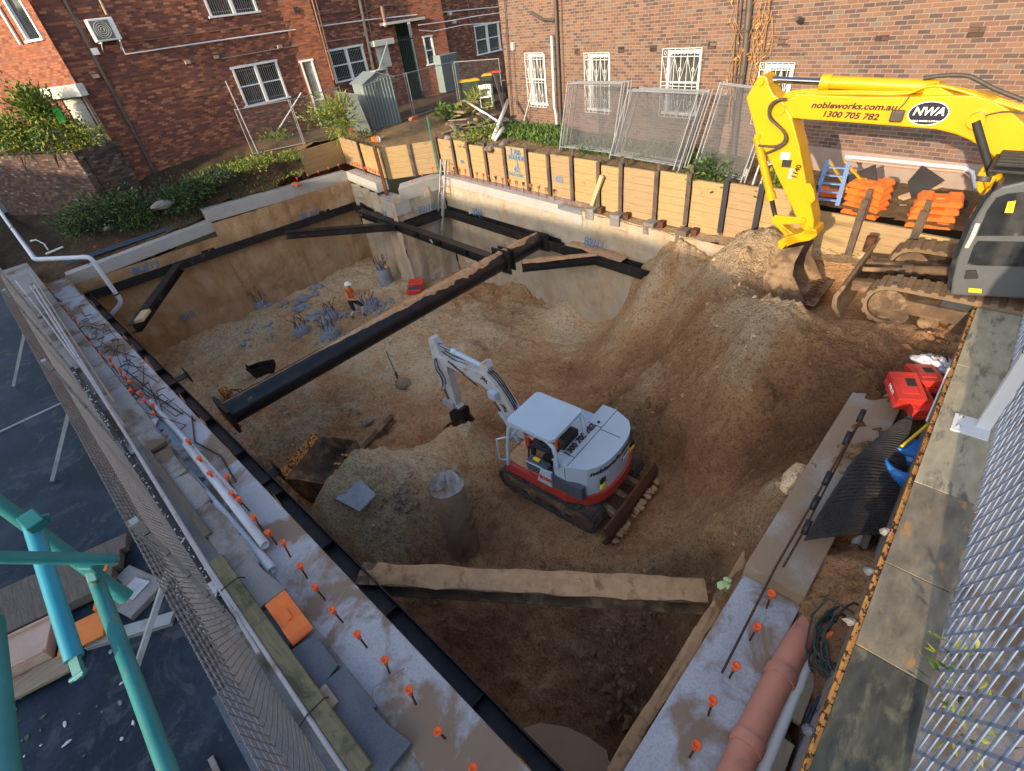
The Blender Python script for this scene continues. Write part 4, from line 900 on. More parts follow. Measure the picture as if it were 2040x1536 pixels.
# louvred cupboard with concrete hood, downpipes, ledges
lv = rect(Lw, (748, 95), (776, 128)); b = MB(); b.box(((lv[0]+lv[2])/2, -.06, (lv[1]+lv[3])/2), (lv[2]-lv[0]+.15, .1, lv[3]-lv[1]+.2))
for k in range(9): b.box(((lv[0]+lv[2])/2, -.12, lv[1]+(lv[3]-lv[1])*(k+.4)/10), (lv[2]-lv[0]-.06, .05, .04))
part_at(b, 'louvred_vent', M['offwhite'], hl, WL); b = MB(); b.box(((lv[0]+lv[2])/2, -.2, lv[3]+.18), (lv[2]-lv[0]+.7, .5, .26)); part_at(b, 'hood', M['offwhite'], hl, WL, .02)
def lpipe(parent, pts, r, mat, name, fn=Lw, W=WL, off=-.08):
    b = MB(); q = []
    for p in pts: u, z = fn(*p); q.append(W @ V3((u, off, z)))
    b.tube(q, r, 8); return b.build(name, M[mat], parent)
lpipe(hl, [(123, -10), (312, 352)], .07, 'tin', 'downpipe'); lpipe(hl, [(193, -10), (212, 30)], .05, 'tan', 'downpipe')
lpipe(hl, [(608, -10), (655, 160)], .045, 'copper', 'downpipe', off=-.5); lpipe(hl, [(617, -10), (662, 168)], .03, 'copper', 'downpipe', off=-.42)
lpipe(hl, [(712, -10), (742, 138)], .075, 'tan', 'downpipe'); lpipe(hl, [(722, -10), (752, 140)], .03, 'copper', 'downpipe')
lpipe(hl, [(754, 14), (762, 55)], .11, 'copper', 'flue', off=-.3); lpipe(hl, [(927, -10), (944, 95)], .025, 'copper', 'downpipe')
lpipe(hl, [(0, 12), (46, 88)], .05, 'white', 'downpipe', Fw, WF)
lpipe(hl, [(690, 40), (758, 13), (790, 8)], .03, 'copper', 'conduit'); lpipe(hl, [(630, 31), (716, 21), (866, 4)], .02, 'tin', 'conduit')
lpipe(hl, [(258, 84), (400, 66), (560, 44), (605, 36)], .022, 'copper', 'conduit'); lpipe(hl, [(440, 117), (560, 96), (726, 72)], .018, 'tan', 'conduit')
lpipe(hl, [(237, 82), (248, 108), (420, 83), (560, 63), (730, 40), (815, 31), (990, 14)], .028, 'white', 'conduit', off=-.1)
lpipe(hl, [(820, 52), (880, 44), (935, 34), (1000, 25)], .022, 'white', 'conduit', off=-.62); lpipe(hl, [(822, 62), (850, 64), (905, 52), (1000, 44)], .02, 'white', 'conduit', off=-.62)
for q in (((373, 124), .22), ((190, 152), .22), ((556, 93), .22), ((430, 114), .2), ((725, 67), .18)):
    u, z = Lw(*q[0]); b = MB(); b.box((u, -.06, z), (q[1], .12, .13)); part_at(b, 'wall_vent', M['tan'], hl, WL, .01)
for px, py in ((893, 28), (902, 44), (873, 50)):
    u, z = Lw(px, py); b = MB(); b.box((u, -.12, z), (.22, .2, .16)); part_at(b, 'junction_box', M['offwhite'], hl, WL, .01)
b = MB(); u, z = Lw(580, 22); b.box((u+.1, -.28, z), (.25, .08, .22)); part_at(b, 'wall_vent', M['brick_dark'], hl, WL)
# ac unit hung on the wall
p = WL @ V3((Lw(205, 60)[0], -.3, 0)); ua, za = Lw(163, 38); ub, zb = Lw(187, 86); uc = Lw(215, 33)[0]
ac = thing('air_conditioner', 'white air conditioner outdoor unit bracketed high on the red brick wall', 'air conditioner', WL @ V3(((ua+uc)/2, -.25, zb)))
Wa = WL; W_, H_ = uc-ua, za-zb-.04
b = MB(); b.box(((ua+uc)/2, -.26, zb+H_/2), (W_, .34, H_)); part_at(b, 'casing', M['white'], ac, Wa, .03)
b = MB(); fm = Wa @ frame((ua+W_*.4, -.435, zb+H_/2), (1, 0, 0)) @ MX.Rotation(R(90), 4, 'X')
b.box((ua+W_*.42, -.435, zb+H_/2), (W_*.72, .015, H_*.82)); part_at(b, 'grille', M['curtain'], ac, Wa)
b = MB(); cx, cz, rr_ = ua+W_*.42, zb+H_/2, H_*.37
for k in range(4): rk = rr_*(k+1)/4; b.tube([(cx+rk*math.cos(t*PI/12), -.447, cz+rk*math.sin(t*PI/12)) for t in range(25)], .007, 4, cap=False)
part_at(b, 'fan_guard', M['offwhite'], ac, Wa)
for uu in (ua+.12, uc-.12): b = MB(); b.bar((uu, -.02, zb-.03), (uu, -.46, zb-.03), .04, .04); b.bar((uu, -.02, zb-.3), (uu, -.4, zb-.05), .03, .03); part_at(b, 'bracket', M['white'], ac, Wa)
u, z = Lw(188, 103); b = MB(); b.box((u, -.08, z), (.24, .14, .22)); tag(part_at(b, 'isolator_box', M['white'], None, WL, .01), 'small white isolator box below the air conditioner', 'switch box')
# ---- right house
hr = thing('brick_house', 'long brown brick house with white grilled windows, behind the yellow excavator', 'house', (RP.x, RP.y, 0))
u0 = Rw(1018, 240)[0]
rw = [rect(Rw, (1052, 108), (1091, 210)), rect(Rw, (1172, 108), (1215, 222)), rect(Rw, (1330, 100), (1386, 231)), rect(Rw, (1526, 128), (1570, 190))]
rw[3] = (rw[3][0], rw[2][1], rw[3][2], rw[3][3])
facade('wall', WR, u0, 26, -.5, 13, rw, M['brick_r'], hr, .16, side=9)
def grille(parent, W, u0, z0, u1, z1, seed):
    b = MB(); y = -.13; t = .0085; w, h = u1-u0, z1-z0
    for a in (u0, u1): b.tube([(a, y, z0), (a, y, z1)], t*1.3, 4)
    for z in (z0, z0+h*.47, z0+h*.53, z1, z1-h*.11): b.tube([(u0, y, z), (u1, y, z)], t*1.2, 4)
    n = 6
    for k in range(1, n): b.tube([(u0+w*k/n, y, z0), (u0+w*k/n, y, z1)], t, 4)
    for lo, hi in ((z0, z0+h*.47), (z0+h*.53, z1-h*.11)):
        for k in range(n):
            a, c = u0+w*k/n, u0+w*(k+1)/n
            b.tube([((a if k % 2 else c), y-.005, lo), ((c if k % 2 else a), y-.005, hi)], t*.8, 4)
        for k in (1, 3, 5):
            cx, cz = u0+w*k/n, (lo+hi)/2; b.tube([(cx+.045*math.cos(q*PI/5), y-.01, cz+.045*math.sin(q*PI/5)) for q in range(11)], t*.9, 4)
    for k in range(n):
        cx, cz = u0+w*(k+.5)/n, z1-h*.055; b.tube([(cx+.04*math.cos(q*PI/5), y-.01, cz+.04*math.sin(q*PI/5)) for q in range(11)], t*.9, 4)
    for a in (u0, u1):
        for z in (z0+.2, z1-.3): b.tube([(a, y, z), (a, .02, z)], t, 4)
    return part_at(b, 'window_grille', M['white'], parent, W)
for i, r in enumerate(rw):
    fr = sash(hr, WR, *r, cols=1, bars=False, rail=.5, proud=-.02, glass='glassd')
    grille(fr, WR, r[0]-.08, r[1]-.06, r[2]+.08, r[3]+.05, i)
    b = MB(); cx, w = (r[0]+r[2])/2, (r[2]-r[0])/2+.16
    for k in range(15):
        an = (k-7)/7; M_ = MX.Translation((cx+an*w, 0, r[3]+.17+.06*(1-an*an))) @ MX.Rotation(an*.35, 4, 'Y'); b.box((0, -.004, 0), (w*2/15*.86, .02, .2), M_)
    part_at(b, 'brick_arch', M['brick_r'], hr, WR)
for px, py in ((1150, 103), (1238, 99), (1302, 96), (1419, 90), (1560, 83), (1756, 80), (1945, 64)):
    u, z = Rw(px, py); b = MB(); b.box((u, .0, z), (.26, .03, .17)); ow = part_at(b, 'wall_vent', M['brick_dark'], hr, WR)
    b = MB()
    for k in range(3): b.box((u, -.02, z-.05+.05*k), (.24, .02, .018))
    part_at(b, 'vent_slats', M['brick_dark'], ow, WR)
rp = lambda pts, r, mat, name, off=-.09: lpipe(hr, pts, r, mat, name, Rw, WR, off)
rp([(1110, -10), (1121, 245)], .065, 'tin', 'downpipe'); rp([(1107, 70), (1112, 210), (1115, 225), (1117, 252)], .045, 'pvcw', 'downpipe', -.2); rp([(1062, 24), (1084, 38), (1109, 40)], .05, 'tin', 'downpipe')
rp([(1120, -10), (1128, 250)], .018, 'copper', 'conduit'); rp([(1499, -10), (1487, 120), (1473, 215), (1462, 330)], .09, 'tin', 'downpipe'); rp([(1483, -10), (1462, 240)], .022, 'tin', 'conduit'); rp([(1475, -10), (1455, 240)], .018, 'copper', 'conduit'); rp([(1540, -10), (1522, 120)], .018, 'copper', 'conduit')
rp([(1008, -10), (1024, 236)], .022, 'tin', 'conduit'); rp([(1024, 90), (1026, 125), (1034, 225)], .014, 'copper', 'conduit')
for z in (60, 150): u, zz = Rw(1491 if z < 100 else 1478, z); b = MB(); b.box((u, -.09, zz), (.24, .2, .05)); part_at(b, 'pipe_bracket', M['tin'], hr, WR)
u, z = Rw(1025, 92); b = MB(); b.box((u, -.08, z), (.12, .14, .26)); part_at(b, 'meter_box', M['offwhite'], hr, WR, .02)
u, z = Rw(1600, 41); b = MB(); b.lathe([(.05, 0), (.07, .1), (.05, .28)], MX.Translation((u, -.05, z)) @ MX.Rotation(R(75), 4, 'X'), 10); part_at(b, 'wall_lamp', M['tin'], hr, WR)
rp([(1690, 310), (1760, 316), (1860, 326), (1925, 332), (1942, 340), (1948, 372)], .042, 'pvcw', 'drain_pipe', -.12); rp([(1690, 316), (1800, 330), (1925, 340), (1937, 352)], .03, 'pinkply', 'drain_pipe', -.1)
u0_, z0_ = Rw(1640, 360); b = MB(); b.box((u0_+6, -.04, .8), (15, .06, 1.55)); part_at(b, 'render_band', M['cement'], hr, WR)
# dry climber on the wall
vb = MB(); rv = random.Random(4)
for k in range(16):
    px, py = rv.uniform(1455, 1530), rv.uniform(150, 210); pts = []
    for s in range(9): pts.append(WR @ V3((Rw(px, py)[0], -.05-.06*rv.random(), Rw(px, py)[1]))); px += rv.uniform(-9, 14); py -= rv.uniform(12, 30)
    vb.tube(pts, .008, 4)
    for p in pts:
        for q in range(1 if rv.random() < .55 else 0): vb.leaf(p+V3((rv.uniform(-.1, .1), rv.uniform(-.08, .0), rv.uniform(-.1, .1))), (rv.uniform(-1, 1), rv.uniform(-.6, .2), rv.uniform(-1, .3)), .12, .05, 0, rv)
tag(vb.build('dry_vine', M['dryleaf']), 'dry brown vine climbing the brown brick wall beside the dark downpipe', 'vine')
# ================================================================ things in the yard
def wire_panel(name, A, B, h, label, cat='fence panel', group=None, lean=None, nv=40, nh=26, sheet=None, tube=.021, up=None, mat='fence'):
    'temporary site fence panel: tube frame and welded wire'
    A, B = V3(A), V3(B); upv = V3(up or (0, 0, 1)).normalized(); d = (B-A).normalized(); L = (B-A).length
    t = thing(name, label, cat, A, 0, group); f = lambda a, z: A+d*a+upv*z
    b = MB(); b.tube([f(0, -.02), f(0, h)], tube, 8); b.tube([f(L, -.02), f(L, h)], tube, 8); b.tube([f(0, h-.04), f(L, h-.04)], tube*.9, 8); b.tube([f(0, .1), f(L, .1)], tube*.9, 8)
    b.build('frame', M[mat], t); b = MB(); r = .0027
    for k in range(1, nv): b.tube([f(L*k/nv, .1), f(L*k/nv, h-.04)], r, 3, cap=False)
    for k in range(1, nh): z = .1+(h-.14)*k/nh; b.tube([f(0, z), f(L, z)], r, 3, cap=False)
    b.build('wire_mesh', M['wire'], t)
    if sheet:
        b = MB(); n = V3((d.y, -d.x, 0)); c = f(L/2, h/2); b.box((0, 0, 0), (L-.06, .012, h-.12), MX((d, n, upv)).transposed().to_4x4().copy()) if False else None
        F = MX((d, upv.cross(d), upv)).transposed().to_4x4(); F.translation = c; b.box((0, 0, 0), (L-.06, .012, h-.12), F); b.build('shade_sheet', M[sheet], t)
    return t
def vz(p, t_px):
    'height of a vertical line from p whose top shows at pixel row'
    lo, hi = 0, 6
    for _ in range(40):
        m_ = (lo+hi)/2; q = V3(p)+V3((0, 0, m_))-EYE; y = PCY-FPX*q.dot(CU)/q.dot(CF)
        if y > t_px: lo = m_
        else: hi = m_
    return lo
fp = [YG(506, 311), YG(606, 290), YG(700, 258)]
gsf = 'wire fence panels standing in the yard'
wire_panel('site_fence', fp[0], fp[1], vz(fp[1], 197), 'leftmost standing wire fence panel, in front of the paired sash window', group=gsf, nv=36)
wire_panel('site_fence', fp[1]+V3((.03, .06, 0)), fp[2], vz(fp[2], 172), 'standing wire fence panel in front of the glazed door', group=gsf, nv=50)
p2, p3 = YG(703, 260), YG(742, 268)
wire_panel('site_fence', p2, p3, vz(p2, 174), 'short fence panel covered with dark shade sheet beside the garden shed', group=gsf, nv=20, nh=10, sheet='shed_dark', up=(.12, -.25, 1))
p4, p5 = YG(746, 263), YG(824, 236)
wire_panel('site_fence', p4, p5, vz(p5, 145), 'standing wire fence panel in front of the garden shed', group=gsf, nv=50)
p6 = YG(914, 208); wire_panel('site_fence', p5+V3((.05, .1, 0)), p6, vz(p6, 122), 'standing wire fence panel right of the garden shed', group=gsf, nv=50)
p7 = YG(1003, 203); wire_panel('site_fence', p6+V3((.05, .1, 0)), p7, vz(p7, 115), 'standing wire fence panel in front of the wheelie bins', group=gsf, nv=44)
b = MB(); a = YG(516, 309); b.tube([a, PLN(449, 161, a, V3((1, .1, 0)))], .024, 8); tag(b.build('steel_tube', M['galv']), 'tall galvanised tube standing loose at the left fence panel', 'tube')
b = MB(); p = YG(562, 262, .5); b.tube([PLN(557, 254, fp[1]-V3((.8, 0, 0)), V3((1, 0, 0))), PLN(600, 185, fp[1]-V3((.8, 0, 0)), V3((1, 0, 0)))], .03, 8); tag(b.build('white_batten', M['pvcw']), 'white batten leaning behind the left fence panels', 'batten')
for i, (px, py) in enumerate(((605, 292), (701, 261), (826, 238), (916, 210))):
    p = YG(px, py); b = MB(); F = MX.Translation(p+V3((0, -.02, .06))) @ MX.Rotation(R(60+20*i), 4, 'Z')
    b.prism([(-.3, -.06), (.3, -.06), (.3, .02), (.2, .08), (-.2, .08), (-.3, .02)], F @ MX.Rotation(R(90), 4, 'X') @ MX.Translation((0, 0, -.11)), .22)
    tag(b.build('fence_foot', M['terracotta'], bevel=.02), 'terracotta plastic fence foot under the %s joint of the yard fence from the left' % ORD[i], 'fence foot')
# garden shed
s0, s1 = YG(752, 262)+V3((-.35, .1, 0)), YG(806, 246)+V3((-.35, .1, 0)); sd = (s1-s0).normalized(); sn = V3((-sd.y, sd.x, 0)); SW = (s1-s0).length; SH = vz(s1, 152)
sh = thing('garden_shed', 'small grey green sheet metal garden shed behind the wire fence', 'shed', s0)
F = MX((sd, sn, V3((0, 0, 1)))).transposed().to_4x4(); F.translation = s0; dep = 1.5
b = MB(); b.box((SW/2, dep/2, SH/2), (SW, dep, SH), F)
b.prism([(0, SH+.001), (SW, SH+.001), (SW/2, SH+.28)], F @ MX(((1, 0, 0, 0), (0, 0, 1, 0), (0, 1, 0, 0), (0, 0, 0, 1))), dep)
b.build('wall', M['shed_dark'], sh)
b = MB()
for k in range(9): b.box((SW*(k+.5)/9, -.02, SH/2+.04), (.035, .04, SH*.98), F)
b.build('door_rib', M['shed'], sh)
b = MB(); b.box((-.012, dep/2, SH/2), (.02, dep, SH*.98), F); b.build('side_sheet', M['shed'], sh)
b = MB()
for a, c in (((-.1, SH-.02), (SW/2, SH+.33)), ((SW/2, SH+.33), (SW+.1, SH-.02))):
    b.add([F @ V3((a[0], -.1, a[1])), F @ V3((c[0], -.1, c[1])), F @ V3((c[0], dep+.1, c[1])), F @ V3((a[0], dep+.1, a[1])), F @ V3((a[0], -.1, a[1]-.03)), F @ V3((c[0], -.1, c[1]-.03)), F @ V3((c[0], dep+.1, c[1]-.03)), F @ V3((a[0], dep+.1, a[1]-.03))], [(0, 1, 2, 3), (7, 6, 5, 4), (0, 4, 5, 1), (1, 5, 6, 2), (2, 6, 7, 3), (3, 7, 4, 0)])
b.build('roof', M['shed'], sh)
# leaning prop, cabinet behind the shed
b = MB(); q = s1+sn*1.7; b.bar(q+V3((-.2, -.6, 1.2)), PLN(772, 85, q, V3((1, 0, 0))), .09, .05); tag(b.build('prop_plank', M['shed']), 'pale blue plank leaning up behind the shed roof', 'plank')
q = s1+sn*1.9+sd*.1; cb = thing('cupboard', 'tall white open cupboard dumped behind the garden shed', 'cupboard', q); Hc = 2.2
b = MB(); F = MX.Translation(q) @ MX.Rotation(R(95), 4, 'Z')
for c, dd in (((0, .3, Hc/2), (.8, .03, Hc)), ((-.39, 0, Hc/2), (.03, .6, Hc)), ((.39, 0, Hc/2), (.03, .6, Hc)), ((0, 0, Hc), (.84, .62, .03)), ((0, 0, .02), (.8, .6, .03))): b.box(c, dd, F)
b.build('carcass', M['offwhite'], cb); b = MB(); b.box((0, 0, 1.0), (.75, .56, .025), F); b.build('shelf', M['offwhite'], cb); b = MB(); b.box((.0, -.31, .5), (.78, .02, .98), F); b.build('door', M['white'], cb)
# bins
def wheelie(loc, rz, label, lid, body='bin', ang=0):
    t = thing('wheelie_bin', label, 'bin', loc, rz, 'wheelie bins at the passage'); b = MB()
    b.add([(-.22, -.24, .08), (.22, -.24, .08), (.22, .24, .08), (-.22, .24, .08), (-.29, -.33, .95), (.29, -.33, .95), (.29, .33, .95), (-.29, .33, .95)], [(3, 2, 1, 0), (4, 5, 6, 7), (0, 1, 5, 4), (1, 2, 6, 5), (2, 3, 7, 6), (3, 0, 4, 7)])
    b.build('body', M[body], t, True, bevel=.03)
    b = MB(); Lm = MX.Translation((0, .33, .97)) @ MX.Rotation(ang, 4, 'X'); b.box((0, -.35, .03), (.62, .74, .06), Lm); b.box((0, -.36, .075), (.46, .5, .05), Lm); b.build('lid', M[lid], t, True, bevel=.02)
    b = MB(); b.tube([(-.26, .4, .92), (.26, .4, .92)], .02, 8); b.build('handle', M[body], t, True)
    for s in (-1, 1): b = MB(); b.tube([(s*.22, .26, .1), (s*.28, .26, .1)], .1, 14); b.build('wheel', M['black'], t, True)
    return t
wheelie(YG(916, 210)+V3((-.3, .9, 0)), R(40), 'green wheelie bin with yellow lid, at the left end of the bin row', 'yellowlid')
wheelie(YG(944, 205)+V3((-.3, .5, 0)), R(48), 'green wheelie bin with yellow lid and round badge, front of the bin row', 'yellowlid')
wheelie(YG(966, 196)+V3((-.5, .9, 0)), R(40), 'green wheelie bin with yellow lid behind the broken white cooker', 'yellowlid')
wheelie(YG(985, 190)+V3((-.6, .9, 0)), R(50), 'green wheelie bin with red lid beside the corner of the brown house', 'redlid')
q = YG(905, 190)+V3((-1.4, 1.0, 0)); mc = thing('metal_cabinet', 'large grey double door metal cabinet standing behind the wheelie bins', 'cabinet', q); F = MX.Translation(q) @ MX.Rotation(R(95), 4, 'Z')
b = MB(); b.box((0, 0, 1.05), (1.5, .6, 1.9), F); b.build('body', M['shed'], mc, bevel=.01)
for s in (-1, 1): b = MB(); b.box((s*.37, -.31, 1.05), (.72, .02, 1.8), F); b.build('door', M['grey_body'], mc)
q = YG(972, 214); ck = thing('cooker', 'broken white cooker with open front dumped among rubble at the passage', 'cooker', q); F = MX.Translation(q) @ MX.Rotation(R(35), 4, 'Z') @ MX.Rotation(R(-6), 4, 'X')
b = MB()
for c, dd in (((-.29, 0, .5), (.03, .55, 1.0)), ((.29, 0, .5), (.03, .55, 1.0)), ((0, .27, .5), (.6, .03, 1.0)), ((0, 0, 1.0), (.62, .58, .04)), ((0, 0, .02), (.6, .55, .04)), ((0, -.2, .48), (.56, .1, .06)), ((0, -.26, .9), (.58, .04, .14))): b.box(c, dd, F)
b.build('casing', M['white'], ck); b = MB(); b.box((0, .1, .3), (.5, .3, .38), F); b.build('oven', M['black'], ck)
b = MB(); b.tube([F @ V3((.18*math.cos(k*PI/8), -.3, .2+.12*math.sin(k*PI/8))) for k in range(17)], .012, 5); b.build('hose', M['capblk'], ck)
# picket, old timber, rubble, white pipes
b = MB(); a = V3(Q2.lerp(Q3, .92))+V3((.1, -.12, -.1)); tp_ = PLN(851, 232, a+V3((0, .05, 0)), V3((0, 1, 0))); b.tube([a, tp_], .035, 5); tag(b.build('star_picket', M['greenpost']), 'tall green steel picket standing at the left end of the long timber wall', 'picket')
rd = random.Random(8)
for k in range(13):
    p = YG(rd.uniform(890, 990), rd.uniform(222, 262), .08+.05*k*.5); a = rd.uniform(-.6, .5); L = rd.uniform(.8, 2.2); dd = V3((math.cos(a), math.sin(a), rd.uniform(-.15, .25)))*L/2
    b = MB(); b.bar(p-dd, p+dd, rd.uniform(.1, .28), rd.uniform(.03, .09)); tag(b.build('old_plank', M['oldwood'] if k % 3 else M['timber_y'], bevel=.008), 'broken old plank in the demolition heap by the passage', 'plank', 'planks in the demolition heap')
for k in range(34):
    p = YG(rd.uniform(890, 1010), rd.uniform(238, 300), .03); b = MB(); b.rock(p, rd.uniform(.06, .2), k); tag(b.build('stone', M['conc_old']), 'stone in the rubble patch between the planks and the timber wall', 'stone', 'stones in the rubble patch')
wp = [(YG(1012, 200, .9), YG(982, 276, .1), .075, 'thick white pipe leaning across the demolition heap'), (YG(926, 200, .6), YG(1000, 248, .3), .055, 'thinner white pipe crossing behind the thick leaning one'), (YG(1003, 255, .35), YG(985, 278, .08), .07, 'short white pipe lying under the thick leaning one')]
for a, c, r, l in wp: b = MB(); b.pipe(a, c, r, r*.88, 14); tag(b.build('white_pipe', M['pvcw']), l, 'pipe')
for a, c, l in ((YG(1003, 160, 1.6), YG(1017, 214, .1), 'grey board leaning against the corner of the brown house'), (YG(985, 148, 1.5), YG(1004, 216, .1), 'second grey board leaning behind the first at the house corner')):
    b = MB(); b.bar(a, c, .14, .04); tag(b.build('old_plank', M['oldwood']), l, 'plank')
b = MB(); a = YG(1041, 250); b.tube([a, a+V3((.35, .5, 1.35))], .025, 6); tag(b.build('star_picket', M['galv']), 'grey star picket leaning at the wall below the first grilled window', 'picket')
a = YG(1076, 240, .1); b = MB(); b.box(a+V3((0, 0, .25)), (.1, .08, .5)); b.box(a+V3((0, 0, .45)), (.18, .06, .08)); tag(b.build('tap_post', M['black']), 'small black tap post in the grass by the brown house', 'tap')
b = MB(); b.tube([YG(1064, 273, .06), YG(1084, 274, .05), YG(1090, 280, .04)], .03, 8); tag(b.build('pipe_offcut', M['pvcw']), 'short white pipe offcut on the sand behind the timber wall', 'pipe')
# chainsaw-like orange tool near the fence
a = YG(748, 277, .12); t = thing('cut_off_saw', 'orange and black cut-off saw lying on sand behind the timber wall', 'saw', a)
b = MB(); b.box(a, (.42, .22, .2), None); b.build('body', M['orange'], t, bevel=.04); b = MB(); b.tube([a+V3((-.2, -.02, .05)), a+V3((-.1, -.02, .22)), a+V3((.15, -.02, .2))], .02, 8); b.build('handle', M['black'], t)
b = MB(); b.lathe([(.02, 0), (.16, .004), (.16, .012), (.02, .016)], MX.Translation(a+V3((.33, -.05, -.0))) @ MX.Rotation(R(90), 4, 'X'), 20); b.build('blade', M['galv'], t)
b = MB(); a = YG(676, 258, .02); b.lathe([(.16, 0), (.2, .4), (.19, .42), (.16, .05)], MX.Translation(a), 16); tag(b.build('paint_pail', M['tan']), 'tan pail behind the second fence panel', 'pail')
# leaning stacks of wire panels against the brown house
def stack(bl_, br_, tl_, n, label, grp, nv=42):
    A, B = YG(*bl_, .05), YG(*br_, .05)
    for k in range(n):
        o = V3((-.05*k+.03*(k % 2), -.11*k, 0)); sk = V3((.05*rd.uniform(-1, 1), 0, 0)); back = PLN(tl_[0], tl_[1], A+V3((0, .85, 0)), V3((0, 1, 0))); up = (back-A)
        wire_panel('site_fence', A+o+sk, B+o+sk+V3((.04*rd.uniform(-1, 1), 0, .03*rd.uniform(-1, 1))), up.length, '%s panel from the front, %s' % (ORD[n-1-k], label), 'fence panel', grp, up=up, nv=nv, nh=30)
stack((1133, 294), (1236, 306), (1150, 160), 4, 'leaning stack between the second and third grilled windows', 'leaning wire panels, first stack')
stack((1240, 308), (1368, 332), (1279, 172), 5, 'leaning stack below the third grilled window', 'leaning wire panels, second stack')
stack((1384, 338), (1478, 362), (1440, 162), 2, 'leaning pair behind the dipper arm', 'leaning wire panels behind the arm', 34)
# blue ladder, barrier feet, plywood behind the arm
A = YG(1620, 405, .1); lad = thing('step_ladder', 'blue fibreglass step ladder leaning on the wall behind the dipper arm', 'ladder', A)
tpz = PLN(1650, 320, A+V3((0, .7, 0)), V3((0, 1, 0)))
for s, o in ((0, V3((0, 0, 0))), (1, V3((.45, .02, 0)))): b = MB(); b.bar(A+o, tpz+o*.85, .08, .03); b.build('rail', M['ladderblue'], lad)
for k in range(5): q = A.lerp(tpz, (k+.6)/5.4); b = MB(); b.bar(q, q+V3((.43, .02, 0)), .07, .025); b.build('rung', M['ladderblue'], lad)
for s, o in ((0, V3((.5, .3, 0))), (1, V3((.95, .32, 0)))): b = MB(); b.bar(tpz+V3((.3*s, .05, 0)), A+o+V3((0, .3, .1)), .05, .03); b.build('rear_leg', M['yellow'], lad)
def barrier_foot(F, label, group=None):
    t = thing('barrier_foot', label, 'barrier foot', F.translation, 0, group); b = MB(); x = [-.36, -.30, -.13, -.10, .10, .13, .30, .36]; top = [.05, .12, .12, .075, .075, .12, .12, .05]
    prof = [(-.36, 0)]+list(zip(x, top))+[(.36, 0)]
    b.prism(prof, F @ MX.Rotation(R(90), 4, 'X') @ MX.Translation((0, 0, -.19)), .38); b.build('block', M['orange'], t, bevel=.022)
    b = MB(); b.box((0, 0, .085), (.16, .09, .03), F); b.build('grip_recess', M['orange'], t, bevel=.01); return t
pS = [(1712, 395, -12, 5, 'left'), (1842, 425, 14, 4, 'right')]
for px, py, a, n, wd in pS:
    p = V3(Tw(px, py)); p = V3((p.x+.08, TP.y-.13*(p.x-TP.x)+.42, 1.02))
    for k in range(n):
        F = MX.Translation(p+V3((.012*k*(1 if a > 0 else -1), .045*k, .125*k))) @ MX.Rotation(R(a-5), 4, 'Z') @ MX.Rotation(R(10), 4, 'X')
        barrier_foot(F, '%s orange barrier foot from the bottom of the %s stack behind the arm' % (ORD[k], wd), 'orange barrier feet, %s stack' % wd)
barrier_foot(MX.Translation(G(1660, 388, 1.12)) @ MX.Rotation(R(8), 4, 'Z'), 'single orange barrier foot lying left of the left stack')
for poly, y, l in (([(1683, 352), (1742, 328), (1748, 372), (1690, 372)], .75, 'dark plywood offcut standing behind the left orange stack'), ([(1808, 362), (1836, 330), (1880, 360), (1850, 378), (1815, 395)], .95, 'larger dark plywood offcut with a notch behind the right orange stack')):
    yb = TP.y+y; P_ = [PLN(px, py, (0, TP.y-.13*(0-TP.x)+y+.3, 0), V3((.13, 1, .25))) for px, py in poly]; b = MB(); k = len(P_); o = V3((.05, .03, 0)); nrm = V3((.02, .02, 0))
    b.add(P_+[p+nrm for p in P_], [tuple(range(k)), tuple(range(k, 2*k))[::-1]]+[(i, i+k, (i+1) % k+k, (i+1) % k) for i in range(k)]); tag(b.build('plywood_offcut', M['dark_body']), l, 'plywood')
for (a, c, w, h, m_, l) in ((G(1795, 395, 1.1), G(1872, 368, 1.25), .16, .05, 'timber_x', 'pale board lying in front of the large plywood offcut'), (G(1788, 410, 1.05), G(1792, 430, 1.0), .3, .06, 'timber_x', 'short pale board end beside the right orange stack')):
    b = MB(); b.bar(a, c, w, h); tag(b.build('pale_board', M[m_]), l, 'board')
b = MB(); a = G(1905, 412, 1.1); b.lathe([(.16, 0), (.17, .1), (.15, .1), (.14, .02)], MX.Translation(a), 14); tag(b.build('rubber_bucket', M['black']), 'low black rubber tub beside the right orange stack', 'tub')
b = MB(); b.pipe(G(1481, 372, 1.0), G(1481, 372, 1.0)+V3((0, 0, .42)), .06, .05, 12); tag(b.build('pipe_stub', M['pvcw']), 'upright white pipe stub behind the timber wall beside the arm', 'pipe')
for i, px in enumerate((1497, 1512)):
    a = YG(px, 375, 0); b = MB(); b.tube([a, a+V3((.05, .1, .5)), a+V3((.3, .2, .6)), a+V3((.5, .3, .5))], .03, 8); tag(b.build('bent_pipe', M['galv']), ('larger' if i == 0 else 'smaller')+' bent grey pipe in the weeds behind the timber wall', 'pipe')
